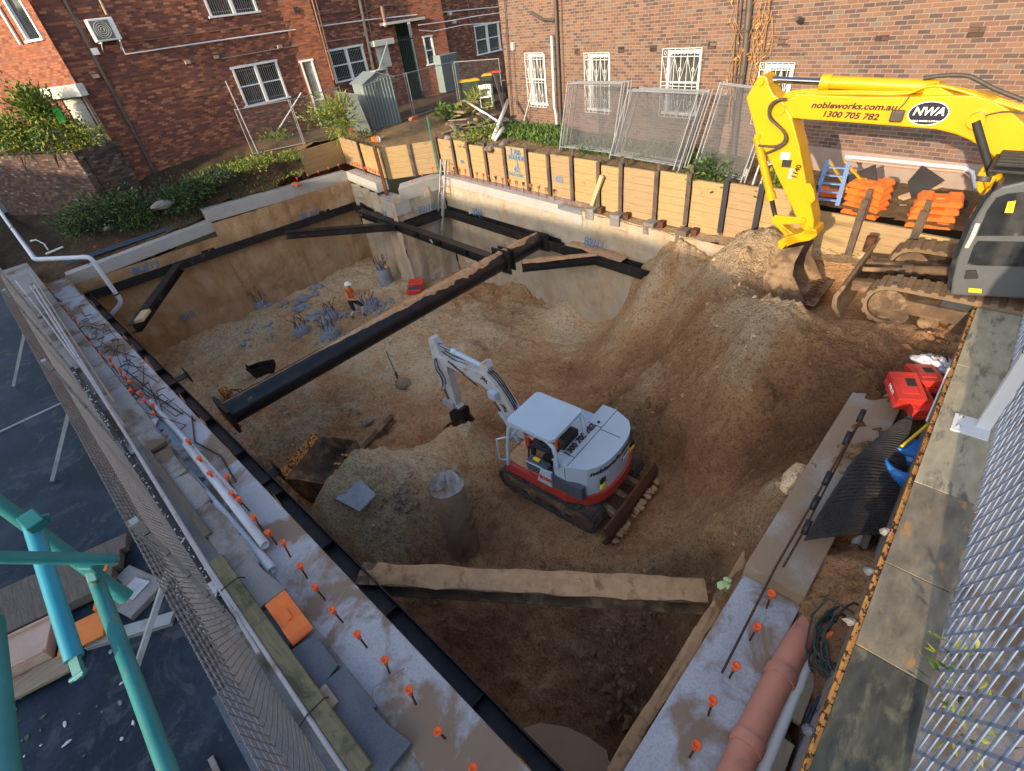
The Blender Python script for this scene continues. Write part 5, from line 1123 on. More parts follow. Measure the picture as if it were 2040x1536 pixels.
# ---------------------------------------------------------------- plants
def plant(name, label, cat, c, rx, rz, n, mats, L=.09, W=.04, seed=0, stems=4, base=None, group=None, bias=.3):
    c = V3(c); rn = random.Random(seed); t = thing(name, label, cat, base or c-V3((0, 0, rz)), 0, group); g = V3(base or c-V3((0, 0, rz))); cl = []
    b = MB()
    for k in range(stems):
        e = c+V3((rn.uniform(-.6, .6)*rx, rn.uniform(-.6, .6)*rx, rn.uniform(-.1, .7)*rz)); m_ = g.lerp(e, .5)+V3((rn.uniform(-.1, .1)*rx, rn.uniform(-.1, .1)*rx, 0)); b.tube([g, m_, e], [.012+.01*rx, .009, .004], 5); cl.append(e)
    b.build('stem', M['bark'], t); b = MB()
    for k in range(max(6, int(6+rx*9))):
        a = rn.uniform(0, 2*PI); r = rx*math.sqrt(rn.random()); cl.append(c+V3((r*math.cos(a), r*math.sin(a), rn.uniform(-.9, .9)*rz)))
    for k in range(n):
        q = rn.choice(cl); s = .28*rx+.05; p = q+V3((rn.gauss(0, s), rn.gauss(0, s), rn.gauss(0, s*.7))); d = (p-c)+V3((rn.uniform(-1, 1), rn.uniform(-1, 1), rn.uniform(-.6, 1)))*rx
        b.leaf(p, d, L*rn.uniform(.6, 1.3), W*rn.uniform(.7, 1.3), rn.randrange(len(mats)), rn)
    b.build('foliage', [M[m_] for m_ in mats], t); return t
plant('shrub', 'bushy yellow green weed shrub at the foot of the left fence panel', 'shrub', YG(556, 290, .45), .62, .5, 900, ['leafy', 'leaf'], .13, .06, 1)
plant('shrub', 'low bright weed clump left of the leftmost timber panel', 'shrub', YG(505, 325, .2), .5, .2, 420, ['leaf', 'leafy'], .12, .06, 2)
plant('potted_tree', 'leafy young tree in front of the glazed door', 'small tree', YG(655, 240, 1.7), .75, .55, 900, ['leaf', 'leafy'], .16, .06, 3, 5, YG(668, 250))
plant('palm_tree', 'spiky young palm between the young tree and the shed', 'palm', YG(685, 235, 1.6), .5, .6, 240, ['leafy', 'leaf'], .5, .05, 4, 3, YG(690, 246))
plant('shrub', 'large leaved green weed on the edge of the demolition heap', 'shrub', YG(896, 228, .2), .45, .25, 160, ['leaf'], .24, .2, 5)
plant('shrub', 'leafy vine growing through the rubble patch', 'shrub', YG(958, 268, .15), .7, .2, 420, ['leaf', 'leafy'], .15, .1, 6)
plant('shrub', 'tall grassy plant beside the front wheelie bin', 'shrub', YG(955, 205, .5), .35, .5, 200, ['leafy'], .4, .04, 7)
plant('shrub', 'small weed at the sheeted fence panel', 'shrub', YG(722, 268, .2), .35, .25, 260, ['leaf', 'leafd'], .12, .05, 8)
plant('shrub', 'green bush behind the dipper arm and the wire pair', 'shrub', YG(1425, 338, .2), .45, .25, 500, ['leaf', 'leafd'], .13, .07, 9)
plant('shrub', 'weed bush behind the timber wall, right of the dipper arm', 'shrub', YG(1555, 366, .2), .3, .25, 240, ['leaf', 'leafy'], .13, .07, 10)
def grassbed(name, label, quadpx, n, mats, L, seed, cat='grass', fn=YG, h=0.0):
    rn = random.Random(seed); b = MB()
    for k in range(n):
        u, v = rn.random(), rn.random(); (x0, y0), (x1, y1), (x2, y2), (x3, y3) = quadpx
        px = (x0*(1-u)+x1*u)*(1-v)+(x3*(1-u)+x2*u)*v; py = (y0*(1-u)+y1*u)*(1-v)+(y3*(1-u)+y2*u)*v
        p = fn(px, py, .0) if k % 6 == 0 or k == 0 else p0+V3((rn.gauss(0, .12), rn.gauss(0, .12), 0)); 
        if k % 6 == 0: p0 = p
        p = V3((p.x, p.y, yz(p.x, p.y) if k % 6 == 0 else p0.z)); hh = L*rn.uniform(.5, 1.3)
        b.leaf(p+V3((0, 0, h*rn.random())), (rn.uniform(-.7, .7), rn.uniform(-.7, .7), rn.uniform(.4, 1.2)), hh, hh*.35, rn.randrange(len(mats)), rn)
    o = b.build(name, [M[m_] for m_ in mats]); return tag(o, label, cat, kind='stuff')
grassbed('weeds', 'green weeds along the foot of the brown brick house', [(1008, 250), (1132, 262), (1132, 300), (1010, 275)], 3800, ['leaf', 'leafd', 'leaf'], .17, 1, h=.12)
grassbed('weeds', 'weeds under the leaning wire panels', [(1140, 275), (1400, 300), (1420, 345), (1145, 305)], 3000, ['leaf', 'leafd'], .14, 2, h=.06)
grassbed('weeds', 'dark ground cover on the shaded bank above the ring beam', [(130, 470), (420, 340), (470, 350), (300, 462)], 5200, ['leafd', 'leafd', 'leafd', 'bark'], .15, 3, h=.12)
grassbed('weeds', 'weeds on the sunlit lip of the bank below the fence', [(400, 340), (590, 300), (600, 318), (470, 345)], 2000, ['leaf', 'leafy'], .12, 4, h=.05)
rn = random.Random(21)
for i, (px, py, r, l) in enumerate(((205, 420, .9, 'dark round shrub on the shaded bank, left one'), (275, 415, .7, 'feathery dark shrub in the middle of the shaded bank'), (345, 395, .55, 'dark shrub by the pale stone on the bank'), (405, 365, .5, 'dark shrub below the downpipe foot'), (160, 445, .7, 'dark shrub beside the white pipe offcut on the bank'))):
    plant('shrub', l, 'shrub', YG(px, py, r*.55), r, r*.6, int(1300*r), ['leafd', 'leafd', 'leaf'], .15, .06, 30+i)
for i, (px, py, r) in enumerate(((322, 408, .3), (215, 455, .16), (300, 440, .14))): b = MB(); b.rock(YG(px, py, .1), r, 90+i, flat=.5); tag(b.build('stone', M['conc_old']), ['large pale', 'small flat', 'round grey'][i]+' stone on the shaded bank', 'stone')
b = MB(); b.tube([YG(92, 506, .1), YG(126, 492, .1)], .04, 8); tag(b.build('pipe_offcut', M['pvcw']), 'white pipe offcut on the dark bank near the hanging grey pipe', 'pipe')
b = MB(); b.tube([YG(72, 478, .2), YG(88, 486, .25), YG(96, 498, .1)], .025, 6); b.tube([YG(72, 478, .2), YG(62, 480, .1)], .04, 6); tag(b.build('bent_pipe', M['pvcw']), 'thin crooked white pipe on the dark bank', 'pipe')
for i in range(3):
    b = MB(); o = V3((-.55-.09*i, 0, .06+.05*(i == 1))); b.tube([blp(1.0, -.4)+o, blp(3.5, -.35)+o+V3((.03, 0, .03)), blp(6.3, -.22)+o], .045, 8); tag(b.build('black_pipe', M['aerial']), '%s black poly pipe from the pit lying behind the lower ring beam' % ORD[i], 'pipe')
b = MB(); b.box(G(590, 367, .15), (.5, .24, .12), None); tag(b.build('terracotta_block', M['terracotta'], bevel=.03), 'terracotta fence foot lying on the beam below the leftmost timber panel', 'fence foot')
# planter terrace in front of the near facade
fz = lambda px, py, d: PLN(px, py, F0+FN*d, FN)
tw = thing('planter_wall', 'dark brick terrace wall below the iron railing at the near end of the brick house', 'wall', fz(150, 330, 1.6))
A, Bq = F0+FN*1.7+FD*.6, F0+FN*1.7-FD*7; b = MB(); zt_ = fz(130, 305, 1.7).z
WB = bandM(Bq, FD, FN); b.box((3.8, .15, zt_/2-.8), (7.6, .3, zt_+1.6)); o = part_at(b, 'wall', M['brick_dark'], tw, WB); 
o.data.transform((MX.Translation(-rootloc(tw)) @ WB).inverted()); o.matrix_local = MX.Translation(-rootloc(tw)) @ WB
b = MB(); b.box((7.45, 1.0, zt_/2-.8), (.3, 1.5, zt_+1.6)); o = part_at(b, 'return_wall', M['brick_dark'], tw, WB); o.data.transform((MX.Translation(-rootloc(tw)) @ WB).inverted()); o.matrix_local = MX.Translation(-rootloc(tw)) @ WB
b = MB(); b.box((3.7, .9, zt_-.12), (7.3, 1.4, .1)); part_at(b, 'planter_bed', M['yard'], tw, WB)
b = MB(); n = 46
b.box((3.8, .1, zt_+.72), (7.4, .04, .03)); b.box((3.8, .1, zt_+.08), (7.4, .04, .03))
for k in range(n):
    u = 7.5*(k+.5)/n+.05; b.box((u, .1, zt_+.4), (.016, .016, .68))
    if k % 3 == 0: b.tube([(u+.09*math.cos(q*PI/5), .1, zt_+.4+.12*math.sin(q*PI/5)) for q in range(11)], .012, 4)
part_at(b, 'railing', M['black'], tw, WB)
for i in range(6):
    p = WB @ V3((.9+1.25*i, .75, zt_+.45)); plant('shrub', ['yellow green shrub at the far left of the railing', 'shrub left of the middle behind the railing', 'yellowing shrub in the middle behind the railing', 'dark leaved shrub right of the middle behind the railing', 'yellow shrub near the corner of the railing', 'yellow shrub at the very corner of the railing'][i], 'shrub', p, .68, .5, 950, [['leaf', 'leafy'], ['leaf', 'leafd'], ['leafy', 'leafy'], ['leaf', 'leafd'], ['leafy', 'leaf'], ['leafy', 'leafy']][i], .13, .07, 50+i)
plant('tree', 'rounded sunlit tree beside the roller shutter at the left edge', 'tree', fz(78, 225, 1.4), .62, .85, 2600, ['leaf', 'leafy', 'leaf'], .16, .08, 60, 5, fz(95, 300, 2.0)+V3((0, 0, -.6)))
plant('tree', 'paler shrub tree left of the rounded tree', 'tree', fz(22, 262, 1.8), .6, .5, 1200, ['leafy', 'leaf'], .17, .08, 61, 5, fz(30, 310, 2.2)+V3((0, 0, -.6)))
rn = random.Random(77)
for i, (px, py, dd, r) in enumerate(((12, 130, 9, 2.6), (-10, 200, 6, 2.2), (20, 60, 12, 2.6))):
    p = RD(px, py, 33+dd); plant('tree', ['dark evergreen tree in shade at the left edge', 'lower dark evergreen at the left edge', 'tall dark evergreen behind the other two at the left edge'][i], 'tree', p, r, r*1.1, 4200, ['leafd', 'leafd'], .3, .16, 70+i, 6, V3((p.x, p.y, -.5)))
b = MB(); a = fz(118, 230, 1.2); b.box(a, (.05, .22, .45)); tag(b.build('green_panel', M['green_v']), 'bright green panel beside the roller shutter', 'panel')
# ================================================================ machines and people
def slab(parent, name, px, y, th, mat, bevel=.012, fn=None):
    'outline surveyed on the near side of a part, given its real thickness along Y'
    P = [PY(a, b_, y) for a, b_ in px]; b = MB(); k = len(P); o = V3((0, th, 0))
    b.add(P+[p+o for p in P], [tuple(range(k)), tuple(range(k, 2*k))[::-1]]+[(i, i+k, (i+1) % k+k, (i+1) % k) for i in range(k)])
    return b.build(name, M[mat], parent, bevel=bevel)
def ypin(b, px, py, y0, y1, r): p = PY(px, py, y0); b.tube([p, V3((p.x, y1, p.z))], r, 14)
# ---------------------------------------------------------------- yellow excavator
YC = 10.4
gz = .3
ye = thing('excavator', 'large yellow excavator with its bucket down on the sand, cab behind the parapet', 'excavator', (1.0, YC, gz))
yn = YC-.24
boom = slab(ye, 'boom', [(1546, 221), (1549, 208), (1566, 198), (1597, 187.5), (1640, 190), (1720, 193), (1818, 193), (1905, 190), (1945, 191), (1972, 198), (2011, 220), (2045, 250), (2095, 300), (2120, 350), (2100, 420), (2050, 415), (2012, 350), (1978, 311), (1955, 294), (1932, 280), (1904, 268), (1866, 258.5), (1764, 250), (1660, 242), (1607, 238.5), (1572, 235), (1555, 229)], yn, .48, 'yellow', .02)
arm = slab(ye, 'dipper_arm', [(1508, 157), (1514, 151), (1524, 151), (1529, 158), (1532, 172), (1541, 189), (1560, 203), (1577, 235), (1592, 290), (1606, 365), (1621, 440), (1619, 461), (1608, 466), (1594, 452), (1572, 402), (1548, 352), (1528, 308), (1508, 278), (1503, 255), (1494, 225), (1486, 195)], yn-.03, .42, 'yellow', .02)
for a_ in ((1553, 219, yn-.06, yn+.55, .085), (1514, 163, yn-.07, yn+.44, .06), (1508, 272, yn-.07, yn+.42, .05), (1944, 242, yn-.16, yn+.62, .10), (1598, 440, yn-.08, yn+.45, .055), (1609, 458, yn-.08, yn+.45, .05)): b = MB(); ypin(b, *a_); b.build('pin', M['yellow'], ye)
def cyl(parent, a, c, split, r, rr, bmat, name='hydraulic_cylinder', rod='chrome'):
    a, c = V3(a), V3(c); m_ = a.lerp(c, split); b = MB(); b.tube([a, m_], r, 16); b.tube([m_-(c-a).normalized()*.12, m_+(c-a).normalized()*.03], r*1.25, 16); o = b.build(name, M[bmat], parent)
    b = MB(); b.tube([m_, c], rr, 12); b.build('piston_rod', M[rod], o); return o
ym = YC
cyl(ye, PY(1868, 174, ym), PY(1523, 158, ym), .62, .095, .052, 'yellow')
for s in (-.40, .40): cyl(ye, PY(2000, 430, ym+s), PY(1944, 242, ym+s), .42, .085, .05, 'yellow', rod='black')
cyl(ye, PY(1508, 272, ym-.02), PY(1546, 436, ym-.02), .74, .072, .042, 'yellow', rod='steel')
b = MB(); P = [PY(a, c, yn+.05) for a, c in ((1835, 192), (1842, 172), (1862, 168), (1880, 178), (1905, 191))]; k = len(P); o_ = V3((0, .38, 0)); b.add(P+[p+o_ for p in P], [tuple(range(k)), tuple(range(k, 2*k))[::-1]]+[(i, i+k, (i+1) % k+k, (i+1) % k) for i in range(k)]); b.build('cylinder_bracket', M['yellow'], ye, bevel=.015)
# linkage, quick hitch
for s in (-.06, .36): slab(ye, 'linkage', [(1537, 436), (1543, 429), (1592, 434), (1602, 438), (1601, 446), (1545, 448), (1538, 444)], yn+s, .05, 'yellow', .008)
slab(ye, 'linkage', [(1541, 446), (1552, 444), (1580, 466), (1586, 478), (1574, 480)], yn+.08, .2, 'yellow', .01)
slab(ye, 'quick_hitch', [(1548, 482), (1565, 472), (1590, 466), (1612, 456), (1626, 458), (1628, 470), (1612, 480), (1590, 484), (1570, 490), (1560, 500), (1550, 496)], yn-.04, .44, 'yellow', .02)
# bucket
by0, by1 = 9.86, 10.92
bk = [(1558, 496), (1536, 526), (1522, 552), (1522, 570), (1530, 584), (1550, 596), (1578, 602), (1606, 604)]
bo = MB(); P0_ = [PY(a, c, by0) for a, c in bk]; cen = V3((sum(p.x for p in P0_)/8, by0, sum(p.z for p in P0_)/8)); inn = [p+(cen-p).normalized()*.045 for p in P0_]
w_ = V3((0, by1-by0, 0)); k = len(bk)
bo.add(P0_+[p+w_ for p in P0_]+inn+[p+w_ for p in inn], [(i, i+1, k+i+1, k+i) for i in range(k-1)]+[(2*k+i, 3*k+i, 3*k+i+1, 2*k+i+1) for i in range(k-1)]+[(0, k, 3*k, 2*k), (k-1, 2*k+k-1, 3*k+k-1, 2*k-1)], True)
bucket = bo.build('bucket', M['steel_mud'], ye)
chk = bk+[(1580, 548), (1584, 522), (1602, 489)]
for yy in (by0-.03, by1-.01):
    b = MB(); P = [PY(a, c, by0) for a, c in chk]; P = [V3((p.x, yy, p.z)) for p in P]; k2 = len(P); o_ = V3((0, .04, 0)); b.add(P+[p+o_ for p in P], [tuple(range(k2)), tuple(range(k2, 2*k2))[::-1]]+[(i, i+k2, (i+1) % k2+k2, (i+1) % k2) for i in range(k2)]); b.build('side_cheek', M['steel_mud'], bucket)
lip0 = P0_[-1]; b = MB(); b.box((lip0.x+.02, (by0+by1)/2, lip0.z), (.3, by1-by0+.06, .04)); b.build('cutting_edge', M['steel_mud'], bucket)
b = MB()
for k in range(9): b.box((lip0.x-.02, by0+.08+(by1-by0-.16)*k/8, lip0.z+.045), (.16, .035, .02))
b.build('wear_bars', M['rust'], bucket)
# hoses and tubes
def hose(pts, y, r, parent, mat='hose', name='hose'): 
    b = MB(); q = [PY(a, c, y) for a, c in pts]; 
    for _ in range(2): q = [q[0]]+[v for i in range(len(q)-1) for v in (q[i].lerp(q[i+1], .25), q[i].lerp(q[i+1], .75))]+[q[-1]]
    b.tube(q, r, 8); return b.build(name, M[mat], parent)
for dy, dx in ((0, 0), (-.05, 5)): hose([(1566, 197), (1545, 200), (1531, 212+dx), (1532, 232+dx), (1552, 252), (1566, 268), (1562+dx, 284), (1545, 293+dx), (1511+dx*3, 290+dx*3)], yn-.1+dy, .022, ye)
for yy, off in ((yn+.05, 0), (yn+.18, -4), (yn+.32, -8)): hose([(1555, 199+off), (1590, 187+off), (1700, 186+off), (1810, 189+off), (1840, 172+off), (1880, 170), (1960, 195+off), (2040, 220+off)], yy, .022, ye, 'yellow', 'hydraulic_tube')
for s in (0, .1): hose([(1840, 156), (1880, 150), (1925, 149), (1950, 160), (1975, 175), (2040, 200)], yn+.15+s, .028, ye)
hose([(1948, 236), (1975, 226), (2010, 221), (2040, 226)], yn-.06, .01, ye)
hose([(1812, 192), (1803, 205), (1790, 218)], yn-.02, .008, ye); b = MB(); p = PY(1787, 231, yn-.04); b.box(p, (.17, .1, .16)); b.build('work_lamp', M['hose'], ye, bevel=.02)
slab(ye, 'bolt_plate', [(1600, 366), (1614, 366), (1621, 380), (1624, 398), (1614, 408), (1606, 400)], yn-.05, .04, 'yellow', .006)
for px, py, w, h, m_ in ((1564, 311, .16, .13, 'offwhite'), (1567, 326, .16, .13, 'black'), (1575, 346, .07, .18, 'galv')):
    p = PY(px, py, yn-.034); b = MB(); b.box(p, (w, .004, h), None); b.build('sticker', M[m_], ye)
rX, uZ = V3((1, 0, 0)), V3((0, 0, 1))
def btext(s, px, py, size, shear=.18, mat='letter', slope=0.0, y=None, bold=.012, right=None, sx=1.0, up=uZ, par=None): return text_mesh(s, size, M[mat], 'lettering', par or boom, txtM(PY(px, py, (y or yn)-.004), right or V3((1, 0, slope)), up), shear, bold, .003, local=False, sx=sx)
btext('nobleworks.com.au', 1698, 212, .125, slope=-.02, bold=.004, sx=1.22); btext('1300 705 782', 1692, 230.5, .122, slope=-.045, bold=.004, sx=1.2)
btext('1140', 1587, 342, .12, 0, 'letter', right=V3((.22, 0, 1)), up=V3((-1, 0, 0)), y=yn-.03, bold=.004)
def badge(px, py, wx, hz, y, parent, s=1.0, txt=True):
    c = PY(px, py, y); o_ = V3((0, -.004, 0)); Mx = MX.Translation(c) @ MX.Rotation(R(90), 4, 'X')
    b = MB(); b.prism([(wx*1.06*math.cos(k*PI/24), hz*1.1*math.sin(k*PI/24)) for k in range(48)], Mx, .004); ob = b.build('badge', M['lett_w'], parent)
    b = MB(); b.prism([(wx*math.cos(k*PI/24), hz*math.sin(k*PI/24)) for k in range(48)], Mx @ MX.Translation((0, 0, .004)), .003); b.build('badge_face', M['lett_navy'], ob)
    text_mesh('NWA', hz*1.02, M['lett_w'], 'lettering', ob, txtM(c+V3((0, -.009, hz*.16)), rX, uZ), .2, .004*s, .002, local=False)
    if txt: text_mesh('NOBLE WORKS AUSTRALIA', hz*.2, M['lett_w'], 'lettering', ob, txtM(c+V3((0, -.009, -hz*.68)), rX, uZ), 0, .001, .002, local=False)
badge(1849, 226, .235, .15, yn-.004, boom)
# house and cab
cy0 = 9.36; cab = slab(ye, 'cab', [(1893, 588), (1896, 560), (1906, 515), (1934, 448), (1960, 404), (1976, 384), (1996, 372), (2040, 362), (2130, 352), (2160, 400), (2130, 600)], cy0, .95, 'grey_body', .03)
slab(cab, 'window', [(1946, 470), (1966, 420), (1985, 394), (2006, 386), (2060, 380), (2050, 470)], cy0-.012, .01, 'glass', 0)
slab(cab, 'window', [(1926, 528), (1940, 490), (1948, 480), (2060, 482), (2050, 532)], cy0-.012, .01, 'glass', 0)
slab(cab, 'step_light', [(1920, 556), (1924, 539), (1944, 538), (1949, 552), (1946, 556)], cy0-.02, .02, 'black', .005)
slab(cab, 'sticker', [(1930, 574), (1956, 576), (1955, 584), (1929, 582)], cy0-.006, .004, 'sticker', 0); slab(cab, 'sticker', [(2008, 402), (2024, 400), (2018, 424), (2001, 424)], cy0-.022, .004, 'sticker', 0)
slab(cab, 'windscreen', [(1886, 572), (1890, 540), (1902, 500), (1930, 436), (1958, 392), (1974, 376), (1977, 380), (1962, 402), (1936, 446), (1908, 512), (1897, 560), (1893, 580)], cy0+.06, .8, 'glass', .004)
b = MB(); b.tube([PY(1948, 445, cy0-.05), PY(1938, 470, cy0-.09), PY(1926, 492, cy0-.05)], .03, 8); b.build('grab_rail', M['offwhite'], cab)
top = PY(2000, 348, cy0); b = MB()
for k in range(6): b.box((top.x+.32, cy0+.1+.15*k, top.z+.10), (.9, .06, .05))
b.box((top.x+.32, cy0+.48, top.z+.03), (1.0, .95, .04)); b.build('roof_guard', M['black'], cab, bevel=.01)
b = MB(); p = PY(1962, 352, cy0+.1); b.tube([p, p+V3((.0, -.02, -.06))], .08, 12); b.build('work_lamp', M['hose'], cab)
b = MB(); b.box((1.9, YC+.45, 1.55), (2.0, 1.05, 1.0)); b.build('engine_house', M['yellow'], ye, bevel=.06); b = MB(); b.box((1.3, YC, .86), (2.5, 2.0, .16)); b.build('platform', M['dark_body'], ye)
slab(ye, 'boom_foot', [(1946, 350), (1972, 312), (1990, 330), (1996, 420), (1962, 402), (1945, 378)], yn-.05, .6, 'yellow', .02)
# undercarriage
def track(parent, x0, x1, y0, y1, z0, h, mat, n=34, local=False, grouser=.03):
    r = h/2; prof = []
    for k in range(11): a = PI/2+PI*k/10; prof.append((x0+r+r*math.cos(a), z0+r+r*math.sin(a)))
    for k in range(11): a = -PI/2+PI*k/10; prof.append((x1-r+r*math.cos(a), z0+r+r*math.sin(a)))
    b = MB(); F = MX.Translation((0, y1, 0)) @ MX.Rotation(R(90), 4, 'X'); k = len(prof)
    inn_ = [(x0+r+(px_-x0-r)*.84 if px_ < x0+r else (x1-r+(px_-x1+r)*.84 if px_ > x1-r else px_), z0+r+(pz-z0-r)*.84) for px_, pz in prof]
    vs = [(a, y, c) for y in (y0, y1) for a, c in prof]+[(a, y, c) for y in (y0, y1) for a, c in inn_]
    fs = []
    for i in range(k): j = (i+1) % k; fs += [(i, j, k+j, k+i), (2*k+j, 2*k+i, 3*k+i, 3*k+j), (i, 2*k+i, 2*k+j, j), (k+j, 3*k+j, 3*k+i, k+i)]
    b.add(vs, fs)
    per = []; tot = 0
    for i in range(k): j = (i+1) % k; d = math.dist(prof[i], prof[j]); per.append((tot, d, prof[i], prof[j])); tot += d
    for q in range(n):
        s = tot*q/n
        for t0, d, a, c in per:
            if t0 <= s < t0+d:
                f = (s-t0)/d; x = a[0]+(c[0]-a[0])*f; z = a[1]+(c[1]-a[1])*f; an = math.atan2(c[1]-a[1], c[0]-a[0]); b.box((0, 0, 0), (tot/n*.5, y1-y0-.01, grouser*2), MX.Translation((x, (y0+y1)/2, z)) @ MX.Rotation(-an, 4, 'Y')); break
    t = b.build('track', M[mat], parent, local)
    b = MB(); ym_ = (y0+y1)/2
    for x in (x0+r, x1-r): b.tube([(x, y0+.03, z0+r), (x, y1-.03, z0+r)], r*.78, 18)
    nr = max(3, int((x1-x0)/.45))
    for q in range(nr): x = x0+r+(x1-x0-2*r)*(q+.5)/nr; b.tube([(x, y0+.05, z0+r*.5), (x, y1-.05, z0+r*.5)], r*.42, 12)
    b.build('roller', M['steel_mud'], t, local); b = MB(); b.box(((x0+x1)/2, ym_, z0+r*1.05), (x1-x0-2.1*r, (y1-y0)*.9, r*.7)); b.build('track_frame', M['steel_mud'], t, local, bevel=.02); return t
track(ye, -.95, 2.6, 9.32, 9.78, gz, .68, 'track_mud', 44); track(ye, -.95, 2.6, 11.0, 11.46, gz, .68, 'track_mud', 44)
b = MB(); b.box((1.0, YC, gz+.45), (1.6, 1.3, .35)); b.lathe([(.6, 0), (.6, .2)], MX.Translation((1.0, YC, gz+.5)), 24); b.build('undercarriage', M['steel_mud'], ye, bevel=.03)
bx = -1.32; b = MB(); prof = [(bx+.08, gz-.05), (bx-.06, gz+.12), (bx-.08, gz+.32), (bx, gz+.55), (bx+.06, gz+.55), (bx-.01, gz+.32), (bx+.02, gz+.14), (bx+.14, gz-.05)]
b.prism(prof, MX.Translation((0, 11.5, 0)) @ MX.Rotation(R(90), 4, 'X'), 2.22); bl_ = b.build('dozer_blade', M['track_mud'], ye, bevel=.015)
for yy in (9.95, 10.85): b = MB(); b.bar((bx+.05, yy, gz+.3), (.3, yy, gz+.42), .16, .2); b.build('blade_arm', M['steel_mud'], bl_, bevel=.02)
cyl(bl_, (.3, YC, gz+.7), (bx+.08, YC, gz+.4), .6, .08, .045, 'steel_mud', rod='steel_mud')
b = MB(); b.tube([PY(1728, 500, 11.3), PY(1728, 500, 11.3)+V3((0, 0, .3))], .09, 12); b.build('blade_lug', M['rust'], bl_)
# ---------------------------------------------------------------- people
def skinned(name, verts, edges, rads, root, mats, matof, parent, levels=2):
    me = bpy.data.meshes.new(name); me.from_pydata([tuple(v) for v in verts], edges, []); o = bpy.data.objects.new(name, me); COL.objects.link(o)
    sm = o.modifiers.new('s', 'SKIN'); sm.use_smooth_shade = True
    for i, d in enumerate(me.skin_vertices[0].data):
        r = rads[i]; d.radius = r if isinstance(r, tuple) else (r, r); d.use_root = (i == root)
    ss = o.modifiers.new('u', 'SUBSURF'); ss.levels = levels; ss.render_levels = levels
    dg = bpy.context.evaluated_depsgraph_get(); m2 = bpy.data.meshes.new_from_object(o.evaluated_get(dg)); bpy.data.objects.remove(o)
    for m_ in mats: m2.materials.append(m_)
    E_ = [(V3(verts[a]), V3(verts[c]), matof(a, c)) for a, c in edges]
    for p in m2.polygons:
        c = p.center; best = (9e9, 0)
        for a, d, mi in E_:
            ab = d-a; t = max(0, min(1, (c-a).dot(ab)/max(ab.length_squared, 1e-9))); q = (a+ab*t-c).length
            if q < best[0]: best = (q, mi)
        p.material_index = best[1]; p.use_smooth = True
    return link(bpy.data.objects.new(name, m2), parent)
def person(label, loc, rz, J, mats, seg, helmet=True, scale=1.0):
    'J: joints in local metres, x forward, y left'
    t = thing('person', label, 'person', loc, rz)
    names = list(J); V_ = [V3(J[k][0])*scale for k in names]; Rd = [J[k][1] for k in names]; idx = {k: i for i, k in enumerate(names)}
    ed = [('hip', 'belly'), ('belly', 'chest'), ('chest', 'neck'), ('neck', 'head'), ('head', 'crown'), ('head', 'nose')]
    for s in 'lr':
        ed += [('chest', 'sh'+s), ('sh'+s, 'el'+s), ('el'+s, 'wr'+s), ('wr'+s, 'pa'+s), ('hip', 'th'+s), ('th'+s, 'kn'+s), ('kn'+s, 'an'+s), ('an'+s, 'to'+s)]
    for s in 'lr':
        w_, p_ = V3(J['wr'+s][0])*scale, V3(J['pa'+s][0])*scale; d = (p_-w_).normalized(); sd = d.cross(V3((0, 0, 1)) if abs(d.z) < .8 else V3((1, 0, 0))).normalized(); dn = d.cross(sd)
        for f in range(4):
            L = (.075, .085, .08, .065)[f]; o_ = sd*(f-1.5)*.02; k1, k2 = 'f%d%s' % (f, s), 'g%d%s' % (f, s)
            for kk, v in ((k1, p_+o_+d*L*.5), (k2, p_+o_+d*L*.75-dn*.03)): idx[kk] = len(V_); V_.append(v); Rd.append(.0085)
            ed += [('pa'+s, k1), (k1, k2)]
        k1 = 'th_'+s; idx[k1] = len(V_); V_.append(w_+d*.05+sd*.05-dn*.02); Rd.append(.01); ed.append(('wr'+s, k1))
    E_ = [(idx[a], idx[c]) for a, c in ed]; nm = {i: k for k, i in idx.items()}
    body = skinned('body', V_, E_, Rd, idx['hip'], [M[m_] for m_ in mats], lambda a, c: seg(nm[a], nm[c]), t)
    hd, cr = V3(J['head'][0])*scale, V3(J['crown'][0])*scale
    if helmet:
        up = (cr-hd).normalized(); F = frame(hd+up*.035, V3((1, 0, 0))-up*up.x, up); b = MB(); n = 16; pr = [(.135, 0), (.13, .04), (.112, .085), (.075, .12), (.0, .135)]
        b.lathe([(r+.001, z) for r, z in pr], F, n); b.prism([(.12*math.cos(a), .115*math.sin(a)) for a in [PI*k/8-PI/2 for k in range(9)]][::1]+[(-.0, .0)], F @ MX.Translation((.06, 0, -.004)), .012); b.build('hard_hat', M['helmet'], t, True)
    else:
        b = MB(); b.rock(hd+V3((-.02, 0, .05)), .115, 3, flat=.8); b.build('hair', M['hair'], t, True)
    for s in (-1, 1): b = MB(); b.rock(hd+V3((.085, s*.035, .01)), .012, 5); b.build('eye', M['hair'], t, True)
    for s in (-1, 1): b = MB(); b.rock(hd+V3((-.005, s*.088, -.005)), .022, 6); b.build('ear', M['skin'], t, True)
    b = MB(); b.box(hd+V3((.088, 0, -.055)), (.01, .045, .008)); b.build('mouth', M['hair'], t, True)
    return t
def seg_w(a, c):
    k = {a, c}
    if any(x[:2] in ('el', 'wr', 'pa', 'f0', 'f1', 'f2', 'f3', 'g0', 'g1', 'g2', 'g3') or x[:3] == 'th_' for x in k): return 0
    if k & {'neck', 'head', 'crown', 'nose'}: return 0 if 'chest' not in k else 1
    if any(x[:2] in ('an', 'to') for x in k): return 3 if any(x[:2] == 'to' for x in k) else 4
    if any(x[:2] in ('th', 'kn') for x in k): return 2
    return 1
wl = G(712, 631, -4.4); wl.z = soilz(wl.x, wl.y)
